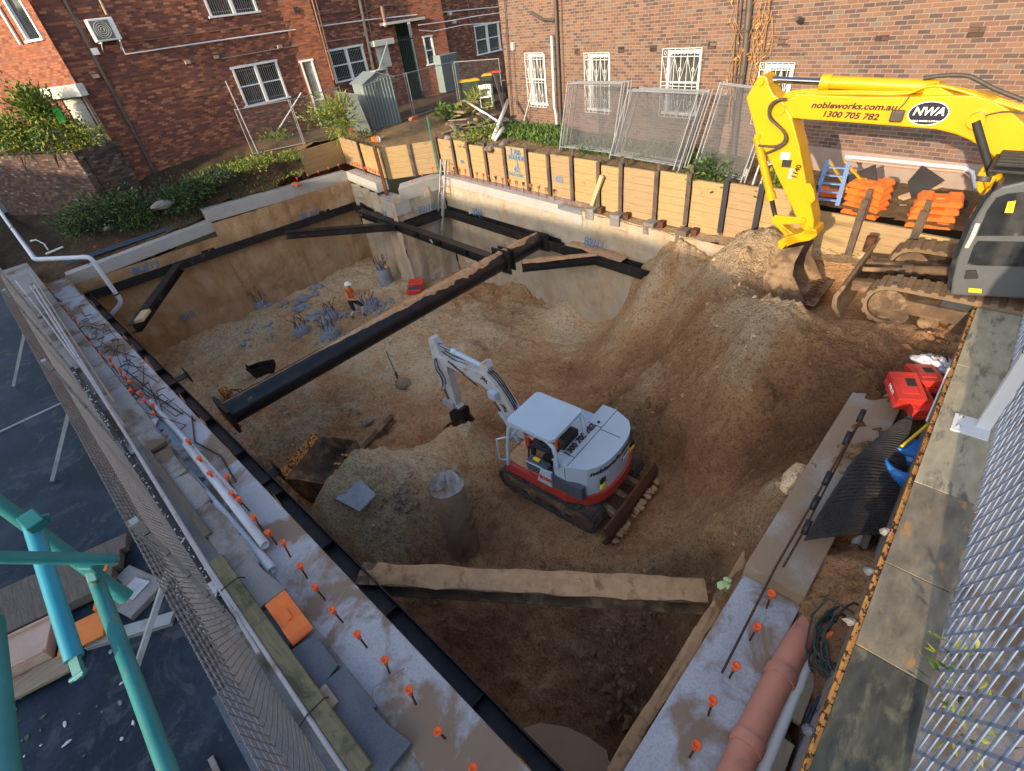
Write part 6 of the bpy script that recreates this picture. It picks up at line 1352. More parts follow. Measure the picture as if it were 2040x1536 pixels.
Jw = {'hip': ((0, 0, .82), .125), 'belly': ((.0, 0, 1.0), .125), 'chest': ((.02, 0, 1.22), (.15, .12)), 'neck': ((.05, 0, 1.40), .055), 'head': ((.09, 0, 1.52), .082), 'crown': ((.08, 0, 1.60), .07), 'nose': ((.185, 0, 1.505), .016),
 'shl': ((.02, .19, 1.30), .065), 'ell': ((.08, .25, 1.04), .045), 'wrl': ((.32, .16, .98), .032), 'pal': ((.39, .13, .97), .034), 'shr': ((.02, -.19, 1.30), .065), 'elr': ((.06, -.26, 1.03), .045), 'wrr': ((.30, -.18, .96), .032), 'par': ((.37, -.15, .95), .034),
 'thl': ((.05, .10, .76), .10), 'knl': ((.36, .12, .52), .07), 'anl': ((.22, .12, .10), .048), 'tol': ((.40, .13, .05), .045), 'thr': ((-.02, -.10, .76), .10), 'knr': ((.06, -.12, .42), .07), 'anr': ((-.22, -.12, .14), .048), 'tor': ((-.06, -.13, .05), .045)}
hw = math.atan2(CR.y, CR.x)-.25
person('worker in orange shirt, black shorts and white helmet stepping between the pile heads', wl, hw, Jw, ['skin', 'hivis', 'blk', 'boot', 'sock'], seg_w)
# ---------------------------------------------------------------- small excavator
MO = V3((-4.37, 5.33, -2.63)); mrz = R(180+3)
me_ = thing('mini_excavator', 'small white and red excavator with canopy digging in the middle of the pit', 'excavator', MO, mrz)
for s in (1, -1): y0 = .56 if s > 0 else -.94; track(me_, -1.12, 1.22, y0, y0+.38, 0.0, .52, 'track', 40, True, .022)
b = MB(); b.box((0, 0, .38), (1.3, 1.1, .26)); b.lathe([(.42, 0), (.42, .16)], MX.Translation((0, 0, .5)), 24); b.build('undercarriage', M['steel_mud'], me_, True, bevel=.03)
prof = [(x-.06, z) for x, z in [(-1.30, -.02), (-1.37, .1), (-1.37, .26), (-1.30, .44), (-1.25, .44), (-1.31, .26), (-1.31, .12), (-1.22, -.02)]]
b = MB(); b.prism(prof, MX.Translation((0, .97, 0)) @ MX.Rotation(R(90), 4, 'X'), 1.94); bd = b.build('dozer_blade', M['rust'], me_, True, bevel=.01)
b = MB(); rnk = random.Random(2)
for k in range(34): b.rock((-1.47-rnk.random()*.06, rnk.uniform(-.9, .9), .03+rnk.random()*.12), rnk.uniform(.03, .08), k)
b.build('stuck_clay', M['sandcap'], bd, True)['kind'] = 'stuff'
for s in (-.45, .45): b = MB(); b.bar((-1.36, s, .2), (-.5, s*.8, .36), .12, .14); b.build('blade_arm', M['steel_mud'], bd, True, bevel=.01)
b = MB(); b.tube([(-1.34, 0, .26), (-.5, 0, .42)], .06, 12); b.build('blade_cylinder', M['steel_mud'], bd, True)
def plan(rear=1.38, w=.88, front=1.0, n=12, rad=1.25):
    P = [(front, -w), (front, w), (-.5, w)]
    for k in range(1, n): a = k/n; y = w*(1-2*a); P.append((-.5-(rear-.5)*math.sqrt(max(0, 1-abs(2*a-1)**2.6)), y))
    return P+[(-.5, -w)]
b = MB(); b.prism(plan(1.13, .94, .98), MX.Translation((0, 0, .60)), .22); b.build('skirt', M['mred'], me_, True, bevel=.05)
b = MB(); P = [p for p in plan(1.08, .89)]; P = [(min(x, -.2), y) for x, y in P]; b.prism(P, MX.Translation((0, 0, .815)), .70); hood = b.build('engine_hood', M['mw'], me_, True, bevel=.07)
b = MB(); b.box((.35, -.52, 1.0), (1.2, .62, .52)); b.build('side_tank', M['mw'], me_, True, bevel=.05)
b = MB(); b.box((.35, .32, .83), (1.3, 1.06, .05)); b.build('floor', M['sandcap'], me_, True)
for s in (.82, -.83): b = MB(); b.prism([(-.22, .83), (-.86, .83), (-.84, 1.12), (-.22, 1.16)], MX.Translation((0, s+.1, 0)) @ MX.Rotation(R(90), 4, 'X'), .12); b.build('corner_panel', M['mdark'], me_, True, bevel=.015)
for s in (1, -1):
    b = MB(); 
    for k in range(5): b.tube([(-.6, s*.945, .88+.05*k), (-.85, s*.93, .88+.05*k)], .012, 6)
    b.build('vent_louvre', M['mdark'], me_, True)
b = MB(); b.prism([(-.2, .82), (.14, .82), (.05, 1.14), (-.2, 1.2)], MX.Translation((0, .95, 0)) @ MX.Rotation(R(90), 4, 'X'), .06); sp = b.build('side_panel', M['mw'], me_, True, bevel=.01)
def ltext(s, size, o, right, up, mat, par, shear=0, bold=.006): return text_mesh(s, size, M[mat], 'lettering', par, txtM(o, right, up), shear, bold, .003)
ltext('TB250', .13, V3((-.03, .954, .98)), (-1, 0, 0), uZ, 'lett_r', sp)
b = MB()
for pts in ([(-.52, -.86, 1.519), (-.52, .86, 1.519)], [(-.22, -.3, 1.519), (-.52, -.3, 1.519)], [(-.22, .62, 1.519), (-.52, .62, 1.519)], [(-.52, -.25, 1.519), (-.95, -.25, 1.519)]): b.tube(pts, .006, 4)
for s in (-.89, .89): b.tube([(-.48, s*1.0, .84), (-.48, s*1.0, 1.46)], .006, 4)
b.build('panel_gap', M['capblk'], hood, True)
b = MB(); b.lathe([(.03, 0), (.03, .02)], MX.Translation((-.40, -.4, 1.51)), 12); b.build('fuel_cap', M['capblk'], hood, True)
ltext('1300 705 782', .17, V3((-.36, .2, 1.534)), (0, -1, 0), (1, 0, 0), 'letter', hood, .15, .007)
def wrap(o):
    'bend lettering round the curved tail'
    for v in o.data.vertices:
        y = max(-.885, min(.885, v.co.y)); off = -1.345-v.co.x; v.co.x = min(-.5-(1.08-.5)*math.sqrt(max(0, 1-abs(y/.89)**2.6)), -.28)-.004-off
    return o
wrap(ltext('nobleworks.com.au', .15, V3((-1.345, .12, 1.37)), (0, -1, .0), uZ, 'letter', hood, .15, .005))
cM = txtM(V3((-1.335, -.22, 1.15)), (0, -1, 0), uZ); b = MB(); b.prism([(.14*math.cos(k*PI/16), .085*math.sin(k*PI/16)) for k in range(32)], cM, .008); bg_ = wrap(b.build('badge', M['lett_navy'], hood, True))
wrap(ltext('NWA', .10, V3((-1.356, -.22, 1.15)), (0, -1, 0), uZ, 'lett_w', bg_, .2, .004))
for yy in (.5, -.58):
    b = MB(); b.box((-1.03+(abs(yy)-.5)*.25, yy, 1.12), (.04, .14, .1)); b.build('sticker', M['capblk'], hood, True); b = MB(); b.box((-1.03+(abs(yy)-.5)*.25, yy, .98), (.04, .16, .07)); b.build('sticker', M['sticker'], hood, True)
# canopy
b = MB()
def rr_(x0, x1, y0, y1, r=.14, n=5):
    P = []
    for cx, cy, a0 in ((x1-r, y1-r, 0), (x0+r, y1-r, 90), (x0+r, y0+r, 180), (x1-r, y0+r, 270)):
        for k in range(n+1): a = R(a0+90*k/n); P.append((cx+r*math.cos(a), cy+r*math.sin(a)))
    return P
b.prism(rr_(-.32, .72, .0, .98, .1), MX.Translation((0, 0, 2.04)), .07); b.build('canopy_roof', M['mw'], me_, True, bevel=.03)
for yy, x1_ in ((.94, .72), (.04, .72)):
    b = MB(); b.tube([(-.36, yy, 1.46), (-.36, yy, 1.75), (-.31, yy, 1.95), (-.18, yy, 2.04), (.4, yy, 2.05), (.6, yy, 2.02), (.70, yy, 1.88), (.80, yy, 1.4), (.88, yy, .82)] if yy > .5 else [(-.36, yy, 1.46), (-.36, yy, 1.75), (-.31, yy, 1.95), (-.18, yy, 2.04), (.6, yy, 2.05)], .042, 10); b.build('canopy_post', M['mw'], me_, True)
b = MB(); b.tube([(.79, .93, 1.5), (.74, .1, 1.75)], .022, 8); b.build('cross_bar', M['mw'], me_, True)
b = MB(); b.tube([(.87, .96, .95), (.98, 1.06, 1.02), (.93, 1.08, 1.6), (.80, .96, 1.62)], .02, 8); b.build('grab_handle', M['mw'], me_, True)
b = MB(); b.tube([(.46, .88, .98), (.42, .90, 1.14), (.1, .9, 1.16), (-.05, .88, 1.08)], .018, 8); b.build('arm_guard', M['mw'], me_, True)
b = MB(); b.box((.2, .78, 1.0), (.5, .2, .3)); b.build('console', M['mdark'], me_, True, bevel=.05); b = MB(); b.box((.25, .78, 1.17), (.14, .07, .03)); b.build('sticker', M['sticker'], me_, True)
b = MB(); b.box((.05, .34, 1.0), (.5, .48, .14)); b.box((.05, .34, .9), (.4, .4, .14)); b.build('seat', M['blk'], me_, True, bevel=.05)
b = MB(); b.prism(rr_(-.24, .24, 0, .72, .1), MX.Translation((-.14, .34, 1.02)) @ MX(((0, 0, 1, 0), (1, 0, 0, 0), (0, 1, 0, 0), (0, 0, 0, 1))) @ MX.Rotation(R(0), 4, 'X'), -.12); b.build('seat_back', M['black'], me_, True, bevel=.03)
for yy in (.1, .6): b = MB(); b.tube([(.62, yy, .85), (.58, yy, 1.15)], .02, 8); b.lathe([(.03, 0), (.035, .05), (.02, .08)], MX.Translation((.58, yy, 1.13)), 10); b.build('control_lever', M['black'], me_, True)
b = MB(); b.box((.8, .15, 1.0), (.12, .5, .34)); b.build('front_console', M['mred'], me_, True, bevel=.03)
# boom, arm and bucket (surveyed on their near side)
def to_local(o): T = MX.Translation(MO) @ MX.Rotation(mrz, 4, 'Z'); o.data.transform(T.inverted()); return o
def mslab(name, px, y, th, mat, bevel=.012, parent=None):
    P = [PY(a, b_, y) for a, b_ in px]; b = MB(); k = len(P); o = V3((0, th, 0)); b.add(P+[p+o for p in P], [tuple(range(k)), tuple(range(k, 2*k))[::-1]]+[(i, i+k, (i+1) % k+k, (i+1) % k) for i in range(k)])
    return to_local(b.build(name, M[mat], parent or me_, True, bevel=bevel))
my = 5.28
mb = mslab('boom', [(864, 722), (861, 714), (866, 708), (900, 722), (956, 742), (968, 748), (996, 782), (1022, 822), (1040, 850), (1046, 876), (1032, 872), (1010, 835), (988, 804), (978, 784), (958, 767), (937, 757), (898, 734)], my, .26, 'mw_arm', .02)
mslab('dipper_arm', [(853, 681), (852, 675), (857, 672), (862, 676), (874, 703), (887, 726), (900, 771), (909, 808), (916, 818), (908, 828), (899, 818), (886, 788), (880, 766), (866, 734), (858, 700)], my+.03, .2, 'mw_arm', .015)
def mcyl(a, c, split, r, rr2, mat):
    o = cyl(None, a, c, split, r, rr2, mat); ch = o.children[0]; to_local(o); to_local(ch); o.parent = me_; ch.parent = o; return o
mcyl(PY(962, 730, my+.13), PY(858, 677, my+.13), .55, .06, .034, 'mw')
mcyl(PY(1035, 880, my+.13), PY(975, 780, my+.13), .6, .065, .036, 'mw')
mcyl(PY(868, 728, my+.0), PY(893, 795, my+.0), .62, .045, .026, 'mw_arm')
b = MB(); p = PY(984, 787, my-.05); b.box(p+V3((0, -.02, .02)), (.24, .14, .2)); to_local(b.build('work_lamp', M['mw'], me_, True, bevel=.02))
mslab('cylinder_bracket', [(952, 742), (956, 724), (966, 722), (972, 735), (970, 750)], my+.04, .18, 'mw_arm', .01)
def mh(pts, y, r=.014, mat='capblk'):
    q = [PY(a, c, y) for a, c in pts]
    for _ in range(2): q = [q[0]]+[v for i in range(len(q)-1) for v in (q[i].lerp(q[i+1], .25), q[i].lerp(q[i+1], .75))]+[q[-1]]
    b = MB(); b.tube(q, r, 6); to_local(b.build('hose', M[mat], me_, True))
mh([(866, 715), (867, 735), (880, 752), (882, 765), (880, 778)], my-.05); mh([(868, 714), (874, 735), (886, 750), (888, 765)], my-.04); mh([(905, 728), (903, 742), (897, 750), (901, 760)], my+.2)
mh([(880, 700), (905, 718), (930, 726), (953, 738)], my+.1); mh([(885, 698), (910, 712), (940, 722), (958, 735)], my+.2)
for s in range(3): mh([(968+3*s, 738-s*3), (985+3*s, 752-s*3), (1000+3*s, 772-3*s), (1024+3*s, 810-3*s), (1042+3*s, 850)], my+.06+.07*s, .016)
for s in range(2): mh([(965+7*s, 745-4*s), (994+5*s, 780-3*s), (1022+5*s, 820-3*s), (1040, 850)], my+.02+.2*s, .014, 'mw')
mtext = lambda s, px, py, size, rgt: to_local(text_mesh(s, size, M['letter'], 'lettering', None, txtM(PY(px, py, my-.004), rgt, V3((-.4, 0, 1))), .15, .006, .003))
for s, px, py, sz, rg in (('nobleworks.com.au', 921, 743, .12, V3((1, 0, -.36))), ('JRL', 965, 757, .14, V3((1, 0, -.5))), ('JRL', 1005, 814, .16, V3((.5, 0, -1)))): o = mtext(s, px, py, sz, rg); o.parent = mb
mslab('linkage', [(880, 797), (886, 792), (902, 806), (904, 814), (896, 816), (882, 803)], my-.03, .06, 'galv', .006)
mslab('quick_hitch', [(894, 822), (902, 816), (918, 818), (922, 832), (910, 842), (898, 838)], my-.02, .26, 'steel', .012)
q = PY(912, 836, my+.1); b = MB(); F = MX.Translation(q)
prf = [(-.10, 0), (-.20, -.16), (-.18, -.36), (-.02, -.50), (.24, -.50), (.42, -.42)]; prf2 = [(x*.92+.01, z*.9-.03) for x, z in prf]
ring = prf+prf2[::-1]; b.prism(ring, MX.Translation(q+V3((0, .38, 0))) @ MX.Rotation(R(90), 4, 'X'), .76)
for s in (-.38, .36): b.prism(prf+[(.2, -.1), (.06, 0)], MX.Translation(q+V3((0, s+.02, 0))) @ MX.Rotation(R(90), 4, 'X'), .025)
to_local(b.build('bucket', M['steel_mud'], me_, True))
def seg_o(a, c):
    k = {a, c}
    if any(x[:2] in ('wr', 'pa', 'f0', 'f1', 'f2', 'f3', 'g0', 'g1', 'g2', 'g3') or x[:3] == 'th_' for x in k) and not any(x[:2] == 'el' for x in k): return 0
    if k & {'neck', 'head', 'crown', 'nose'}: return 0 if 'chest' not in k else 1
    if any(x[:2] in ('el', 'wr') for x in k): return 4
    if any(x[:2] in ('an', 'to') for x in k) and any(x[:2] == 'to' for x in k): return 3
    if any(x[:2] in ('th', 'kn', 'an') for x in k): return 2
    return 1
Jo = {'hip': ((0, 0, .10), .13), 'belly': ((-.01, 0, .26), .13), 'chest': ((.0, 0, .48), (.155, .12)), 'neck': ((.04, 0, .66), .055), 'head': ((.09, 0, .78), .082), 'crown': ((.08, 0, .86), .07), 'nose': ((.185, 0, .765), .016),
 'shl': ((.0, .19, .55), .068), 'ell': ((.12, .26, .30), .05), 'wrl': ((.38, .22, .32), .034), 'pal': ((.45, .21, .33), .034), 'shr': ((.0, -.19, .55), .068), 'elr': ((.12, -.26, .30), .05), 'wrr': ((.38, -.22, .32), .034), 'par': ((.45, -.21, .33), .034),
 'thl': ((.08, .10, .08), .095), 'knl': ((.46, .15, .10), .07), 'anl': ((.52, .15, -.30), .05), 'tol': ((.66, .15, -.34), .045), 'thr': ((.08, -.10, .08), .095), 'knr': ((.46, -.13, .10), .07), 'anr': ((.52, -.13, -.30), .05), 'tor': ((.66, -.13, -.34), .045)}
oc, os_ = math.cos(mrz), math.sin(mrz); lo_ = V3((.08, .34, 1.08)); ow = MO+V3((oc*lo_.x-os_*lo_.y, os_*lo_.x+oc*lo_.y, lo_.z))
person('operator in orange vest and dark clothes seated under the small canopy, hands on levers', ow, mrz, Jo, ['skin', 'hivis', 'navy', 'boot', 'blk'], seg_o)
# ================================================================ loose things in the pit
def SG(px, py, dz=0.0):
    'point on the pit soil seen at a pixel'
    z = -3.0
    for _ in range(25):
        p = G(px, py, z); z = .6*z+.4*(soilz(min(max(p.x, -24.3), 4), min(max(p.y, .7), 13))+dz)
    return G(px, py, z)
rd = random.Random(31)
# loose clods all over the dug ground
rn = np.random.RandomState(12); nC = 26000
cxs = rn.uniform(-23.8, 3.2, nC); cys = rn.uniform(.9, 13.2, nC)
keep = inpoly(cxs, cys, PITPOLY) & (rn.rand(nC) < np.clip(soil_rough(cxs, cys)-.25, 0, 1)*np.clip(.5+1.6*fbm(cxs*.7+3, cys*.7, 3), .05, 1)) & ~((cxs > -.62) & (cys < 8))
cxs, cys = cxs[keep], cys[keep]; czs = soil_z(cxs, cys); rr_c = .014+.055*rn.rand(len(cxs))**3.2
base = np.array([(1, 0, 0), (0, 1, 0), (-1, 0, 0), (0, -1, 0), (0, 0, .8), (0, 0, -.6)]); n = len(cxs)
V_ = base[None]*rr_c[:, None, None]*rn.uniform(.55, 1.45, (n, 6, 1)); an = rn.uniform(0, 6.3, n); ca, sa = np.cos(an)[:, None], np.sin(an)[:, None]
V_ = np.stack([V_[..., 0]*ca-V_[..., 1]*sa+cxs[:, None], V_[..., 0]*sa+V_[..., 1]*ca+cys[:, None], V_[..., 2]+czs[:, None]+rr_c[:, None]*.25], 2).reshape(-1, 3)
tri = np.array([(0, 1, 4), (1, 2, 4), (2, 3, 4), (3, 0, 4), (1, 0, 5), (2, 1, 5), (3, 2, 5), (0, 3, 5)]); F_ = (tri[None]+6*np.arange(n)[:, None, None]).reshape(-1, 3)
me = bpy.data.meshes.new('soil_clods'); me.from_pydata(V_.tolist(), [], F_.tolist()); me.materials.append(M['soil']); me.update()
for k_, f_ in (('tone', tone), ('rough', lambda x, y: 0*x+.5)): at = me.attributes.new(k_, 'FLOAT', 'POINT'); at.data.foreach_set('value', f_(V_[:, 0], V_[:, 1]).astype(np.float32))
tag(link(bpy.data.objects.new('soil_clods', me)), 'loose clods of soil scattered over the dug ground', 'soil', kind='stuff')
# trimmed pile heads with starter bars
for i, (px, py, r, h, l) in enumerate(((520, 612, .28, .35, 'leftmost pile head, tangled rusty bars above it'), (603, 664, .31, .3, 'pale pile head with rusty bars right of the leftmost one'), (662, 634, .3, .25, 'pile head ringed by dark rubble, nearest to the worker'), (661, 668, .32, .3, 'pile head with tall bars just behind the thick tube'), (770, 562, .33, .7, 'tall broken pile head near the far wall with an orange lamp'), (737, 612, .34, .2, 'low pile head in blue grey rubble right of the worker'))):
    c = SG(px, py); t = thing('pile_head', l, 'pile head', c, 0, None); b = MB()
    pr = [(r, -.4), (r*1.03, h*.5), (r*.98, h-.03), (r*.9, h)]; b.lathe(pr, MX.Translation(c), 18); b.build('concrete_core', M['rubble'], t)
    for k in range(9):
        a = 2*PI*k/9; L = rd.uniform(.45, .75); q = c+V3((r*.7*math.cos(a), r*.7*math.sin(a), h-.05)); b = MB(); b.tube([q, q+V3((rd.uniform(-.07, .07), rd.uniform(-.07, .07), L*.5)), q+V3((rd.uniform(-.18, .18), rd.uniform(-.18, .18), L))], .012, 5); b.build('starter_bar', M['rebar'], t)
    if i == 4:
        b = MB(); b.rock(c+V3((.3, .05, h+.12)), .09, 3); b.build('lamp', M['flame'], t)
        for k in range(7): b = MB(); b.rock(c+V3((rd.uniform(-.2, .1), rd.uniform(-.15, .15), h+rd.uniform(.0, .3))), rd.uniform(.06, .13), k); b.build('broken_top', M['rubble'], t)
def scatter(n, px0, px1, py0, py1, r0, r1, mat, label, group, seed, name='rubble_piece', flat=.6):
    rn = random.Random(seed)
    for k in range(n):
        px, py = rn.gauss((px0+px1)/2, (px1-px0)/3.4), rn.gauss((py0+py1)/2, (py1-py0)/3.4); r = r0+(r1-r0)*rn.random()**2.2; p = SG(px, py); b = MB(); b.rock(p+V3((0, 0, r*flat*.35)), r, seed*100+k, flat=flat); tag(b.build(name, M[mat]), label, 'rubble', group)
scatter(46, 560, 660, 575, 650, .07, .34, 'rubble', 'grey broken concrete piece in the heap left of the worker', 'rubble left of the worker', 1)
scatter(34, 485, 545, 635, 680, .04, .13, 'rubble', 'small grey chip in the scatter below the leftmost pile head', 'chips below the leftmost pile head', 2)
scatter(60, 700, 775, 590, 628, .05, .17, 'rubble', 'grey concrete piece in the heap right of the worker', 'rubble right of the worker', 3)
scatter(34, 635, 695, 655, 690, .04, .14, 'rubble', 'grey chip around the pile heads just behind the thick tube', 'chips behind the thick tube', 4)
scatter(26, 640, 690, 618, 640, .04, .13, 'rubble', 'grey chip around the pile head nearest to the worker', 'chips around the nearest pile head', 5)
scatter(30, 760, 850, 950, 1050, .03, .09, 'pile', 'sandy lump on the heap beside the concrete stub', 'lumps on the heap', 6, 'soil_lump')
scatter(46, 1190, 1300, 1330, 1450, .03, .12, 'clod', 'stone on the slope inside the near corner', 'stones inside the near corner', 7, 'stone')
# red tool case, open
c = SG(828, 582); t = thing('tool_case', 'open red tool case on the sand right of the worker', 'tool case', c); F = MX.Translation(c) @ MX.Rotation(R(35), 4, 'Z')
b = MB(); b.box((0, 0, .1), (.7, .45, .2), F); b.build('base', M['red'], t, bevel=.03); b = MB(); b.box((0, .42, .22), (.7, .42, .09), F @ MX.Translation((0, 0, 0)) @ MX.Rotation(R(14), 4, 'X')); b.build('lid', M['redlid'], t, bevel=.03); b = MB(); b.box((0, -.02, .205), (.55, .3, .02), F); b.build('insert', M['mdark'], t)
# aluminium ladder
la, lb = SG(873, 546), G(884, 318, 1.0); lt = PLN(884, 318, la+V3((0, .75, 0)), V3((.15, 1, 0)).normalized()); ld_ = thing('ladder', 'long aluminium extension ladder standing against the corner of the cut wall', 'ladder', la)
sd_ = V3((1, -.2, 0)).normalized()*.19; dd = (lt-la).normalized(); L = (lt-la).length
for s, o in ((-1, 0), (1, 0)): b = MB(); b.bar(la+sd_*s, lt+sd_*s, .05, .085, (0, 1, 0)); b.build('rail', M['galv'], ld_)
for s in (-1, 1): b = MB(); o = V3((.0, -.06, 0)); b.bar(la+dd*L*.42+sd_*s*.85+o, la+dd*L*.75+sd_*s*.85+o, .03, .07, (0, 1, 0)); b.build('inner_rail', M['galv'], ld_)
n = int(L/.3)
for k in range(n): q = la+dd*(L*(k+.5)/n); b = MB(); b.tube([q-sd_, q+sd_], .016, 6); b.build('rung', M['galv'], ld_)
# digger buckets lying about
def loose_bucket(c, rz, tilt, W_, s, label, mat, trim=None):
    t = thing('digger_bucket', label, 'bucket', c); F = MX.Translation(c) @ MX.Rotation(R(rz), 4, 'Z') @ MX.Rotation(R(tilt), 4, 'Y') @ MX.Scale(s, 4)
    pr = [(.05, .95), (-.32, .8), (-.5, .45), (-.42, .12), (-.1, 0), (.45, .04)]; n = len(pr)
    inn_ = [(x+(.02-x)*.07, z+(.45-z)*.07) for x, z in pr]; vs = [F @ V3((x, y, z)) for y in (-W_/2, W_/2) for x, z in pr]+[F @ V3((x, y, z)) for y in (-W_/2, W_/2) for x, z in inn_]
    b = MB(); b.add(vs, [(i, i+1, n+i+1, n+i) for i in range(n-1)]+[(2*n+i, 3*n+i, 3*n+i+1, 2*n+i+1) for i in range(n-1)]+[(0, n, 3*n, 2*n), (n-1, 3*n-1, 4*n-1, 2*n-1)][:1], True); b.build('shell', M[mat], t)
    for y in (-W_/2-.03, W_/2): b = MB(); b.prism(pr+[(.3, .5)], F @ MX.Translation((0, y+.03, 0)) @ MX.Rotation(R(90), 4, 'X'), .03); b.build('side_plate', M[mat], t)
    for y in (-.14, .1): b = MB(); b.prism([(-.3, .82), (-.12, 1.08), (.06, 1.1), (.12, .95)], F @ MX.Translation((0, y+.05, 0)) @ MX.Rotation(R(90), 4, 'X'), .045); b.build('hanger_ear', M[trim or mat], t)
    b = MB(); b.box((.5, 0, .045), (.18, W_+.05, .04), F); b.build('lip', M[trim or mat], t); return t
loose_bucket(SG(508, 748), 250, -70, .5, .8, 'small dark bucket standing on the sand left of the thick tube', 'steel')
loose_bucket(SG(640, 975)+V3((-.1, .1, .5)), 205, -62, 1.15, 1.15, 'large muddy open bucket with yellow rim beside the near waler', 'steel_mud', 'rail')
q = SG(705, 985, .05); b = MB(); P = [(-.3, -.2), (.35, -.3), (.5, .1), (-.1, .35)]; b.prism(P, MX.Translation(q) @ MX.Rotation(R(20), 4, 'Z') @ MX.Rotation(R(12), 4, 'X'), .05); tag(b.build('flat_slab', M['rubble']), 'flat grey slab leaning beside the large muddy bucket', 'slab')
q = SG(455, 790); t = thing('hydraulic_hammer', 'rusty yellow attachment with hoses lying under the end of the thick tube', 'attachment', q)
b = MB(); b.box(q+V3((0, 0, .18)), (.5, .3, .3)); b.build('housing', M['rail'], t, bevel=.04); b = MB(); b.tube([q+V3((.25, 0, .15)), q+V3((.75, .1, .1))], .06, 10); b.build('chisel', M['steel_mud'], t)
for s in (0, .1): b = MB(); b.tube([q+V3((.1, s, .3)), q+V3((.5, .3+s, .3)), q+V3((1.1, .25+s, .05))], .018, 6); b.build('hose', M['capblk'], t)
# concrete stub
c = G(930, 1100, -3.35); tt = PLN(912, 965, c, V3((.6, -.8, 0)).normalized()); t = thing('concrete_stub', 'round sand coloured concrete pile stub with a rough broken top', 'pile stub', c); b = MB(); r = .32; vs = []; n = 26
for k, (z, q) in enumerate([(-.4, 1.04)]+[((tt.z-c.z)*j/7, 1.0+.03*math.sin(j*2.3)) for j in range(8)]):
    for j in range(n): a = 2*PI*j/n; rr3 = r*q*(1+.035*math.sin(3*a+k)+.02*math.sin(7*a-2*k)); vs.append(c+V3((rr3*math.cos(a), rr3*math.sin(a), z)))
b.add(vs, [(i*n+j, i*n+(j+1) % n, (i+1)*n+(j+1) % n, (i+1)*n+j) for i in range(8) for j in range(n)], True); b.build('shaft', M['pile'], t)
b = MB(); zt = tt.z; vs = [V3((c.x, c.y, zt+.02))]; rings = 5
for i in range(1, rings+1):
    for j in range(n): a = 2*PI*j/n; rr3 = r*i/rings*(1+.03*math.sin(3*a)); vs.append(V3((c.x+rr3*math.cos(a), c.y+rr3*math.sin(a), zt+.05*math.sin(a*2+i)+(.06 if math.sin(a+.6) > .2 and i < 5 else -.02)+rd.uniform(-.015, .015) if i < 5 else zt)))
b.add(vs, [(0, 1+j, 1+(j+1) % n) for j in range(n)]+[(1+(i-1)*n+j, 1+i*n+j, 1+i*n+(j+1) % n, 1+(i-1)*n+(j+1) % n) for i in range(1, rings) for j in range(n)], False); b.build('broken_top', M['conc_old'], t)
# steel channel on the sand, shovel, boulder, timber
b = MB(); b.hbeam(SG(722, 898, .1), SG(783, 832, .1), .16, .22, .02); tag(b.build('steel_channel', M['steel_mud']), 'muddy steel beam lying on the sand behind the heap', 'steel beam')
s0_, s1_ = SG(791, 752), PLN(769, 700, SG(791, 752)+V3((-.2, .2, 0)), V3((.7, -.7, 0)).normalized()); t = thing('shovel', 'long handled shovel standing in the sand behind the small excavator boom', 'shovel', s0_)
b = MB(); b.tube([s0_+V3((0, 0, .2)), s1_], .02, 8); b.build('shaft', M['greenpost'], t); b = MB(); F = frame(s0_+V3((0, 0, .1)), s1_-s0_, (1, 1, 0)); b.prism([(-.2, 0), (-.12, .1), (.12, .11), (.12, -.11), (-.12, -.1)], F, .01); b.build('blade', M['steel'], t)
for px, py, r, l in ((802, 765, .3, 'pale round clay lump beside the shovel'), (735*1.0, 840, .2, 'flat clay lump behind the steel beam'), (1580*1.0, 955, .22, 'grey soil boulder against the raised beam by the rubber mat')): b = MB(); b.rock(SG(px, py, .05), r, int(px), flat=.55); tag(b.build('clay_lump', M['pile'] if px < 1500 else M['soil']), l, 'lump')
c = G(1443, 1172, -.55); c.z = soilz(c.x, c.y)+.05; c = G(1443, 1172, c.z); b = MB()
for k in range(5): b.rock(c+V3((rd.uniform(-.07, .07), rd.uniform(-.09, .09), .03+.02*k)), rd.uniform(.06, .09), k, flat=.35)
og = b.build('work_glove', M['limebag']); tag(og, 'crumpled lime green glove lying at the end of the front brace', 'glove')
b = MB(); b.tube([SG(1243, 1330+0, .1)+V3((.1, .1, .3)), SG(1250, 1300)+V3((.2, .2, .5))], .012, 5)
# puddle inside the near corner
P_ = [(1005, 1500), (1030, 1455), (1075, 1440), (1130, 1448), (1175, 1470), (1215, 1500), (1235, 1560), (1150, 1600), (1040, 1590)]; pz_ = max(soilz(*G(a, b_, -4.6).xy) for a, b_ in P_[1:6])-.05
pb_ = MB(); pp_ = [G(a, b_, pz_) for a, b_ in P_]; pb_.add(pp_, [tuple(range(len(pp_)))]); M['puddle'] = simple('muddy_water', (.46, .27, .14), (.52, .32, .18), .4, sc=1.5, spec=.25); tag(pb_.build('puddle', M['puddle']), 'shallow muddy puddle in the near corner of the pit', 'water', kind='structure')
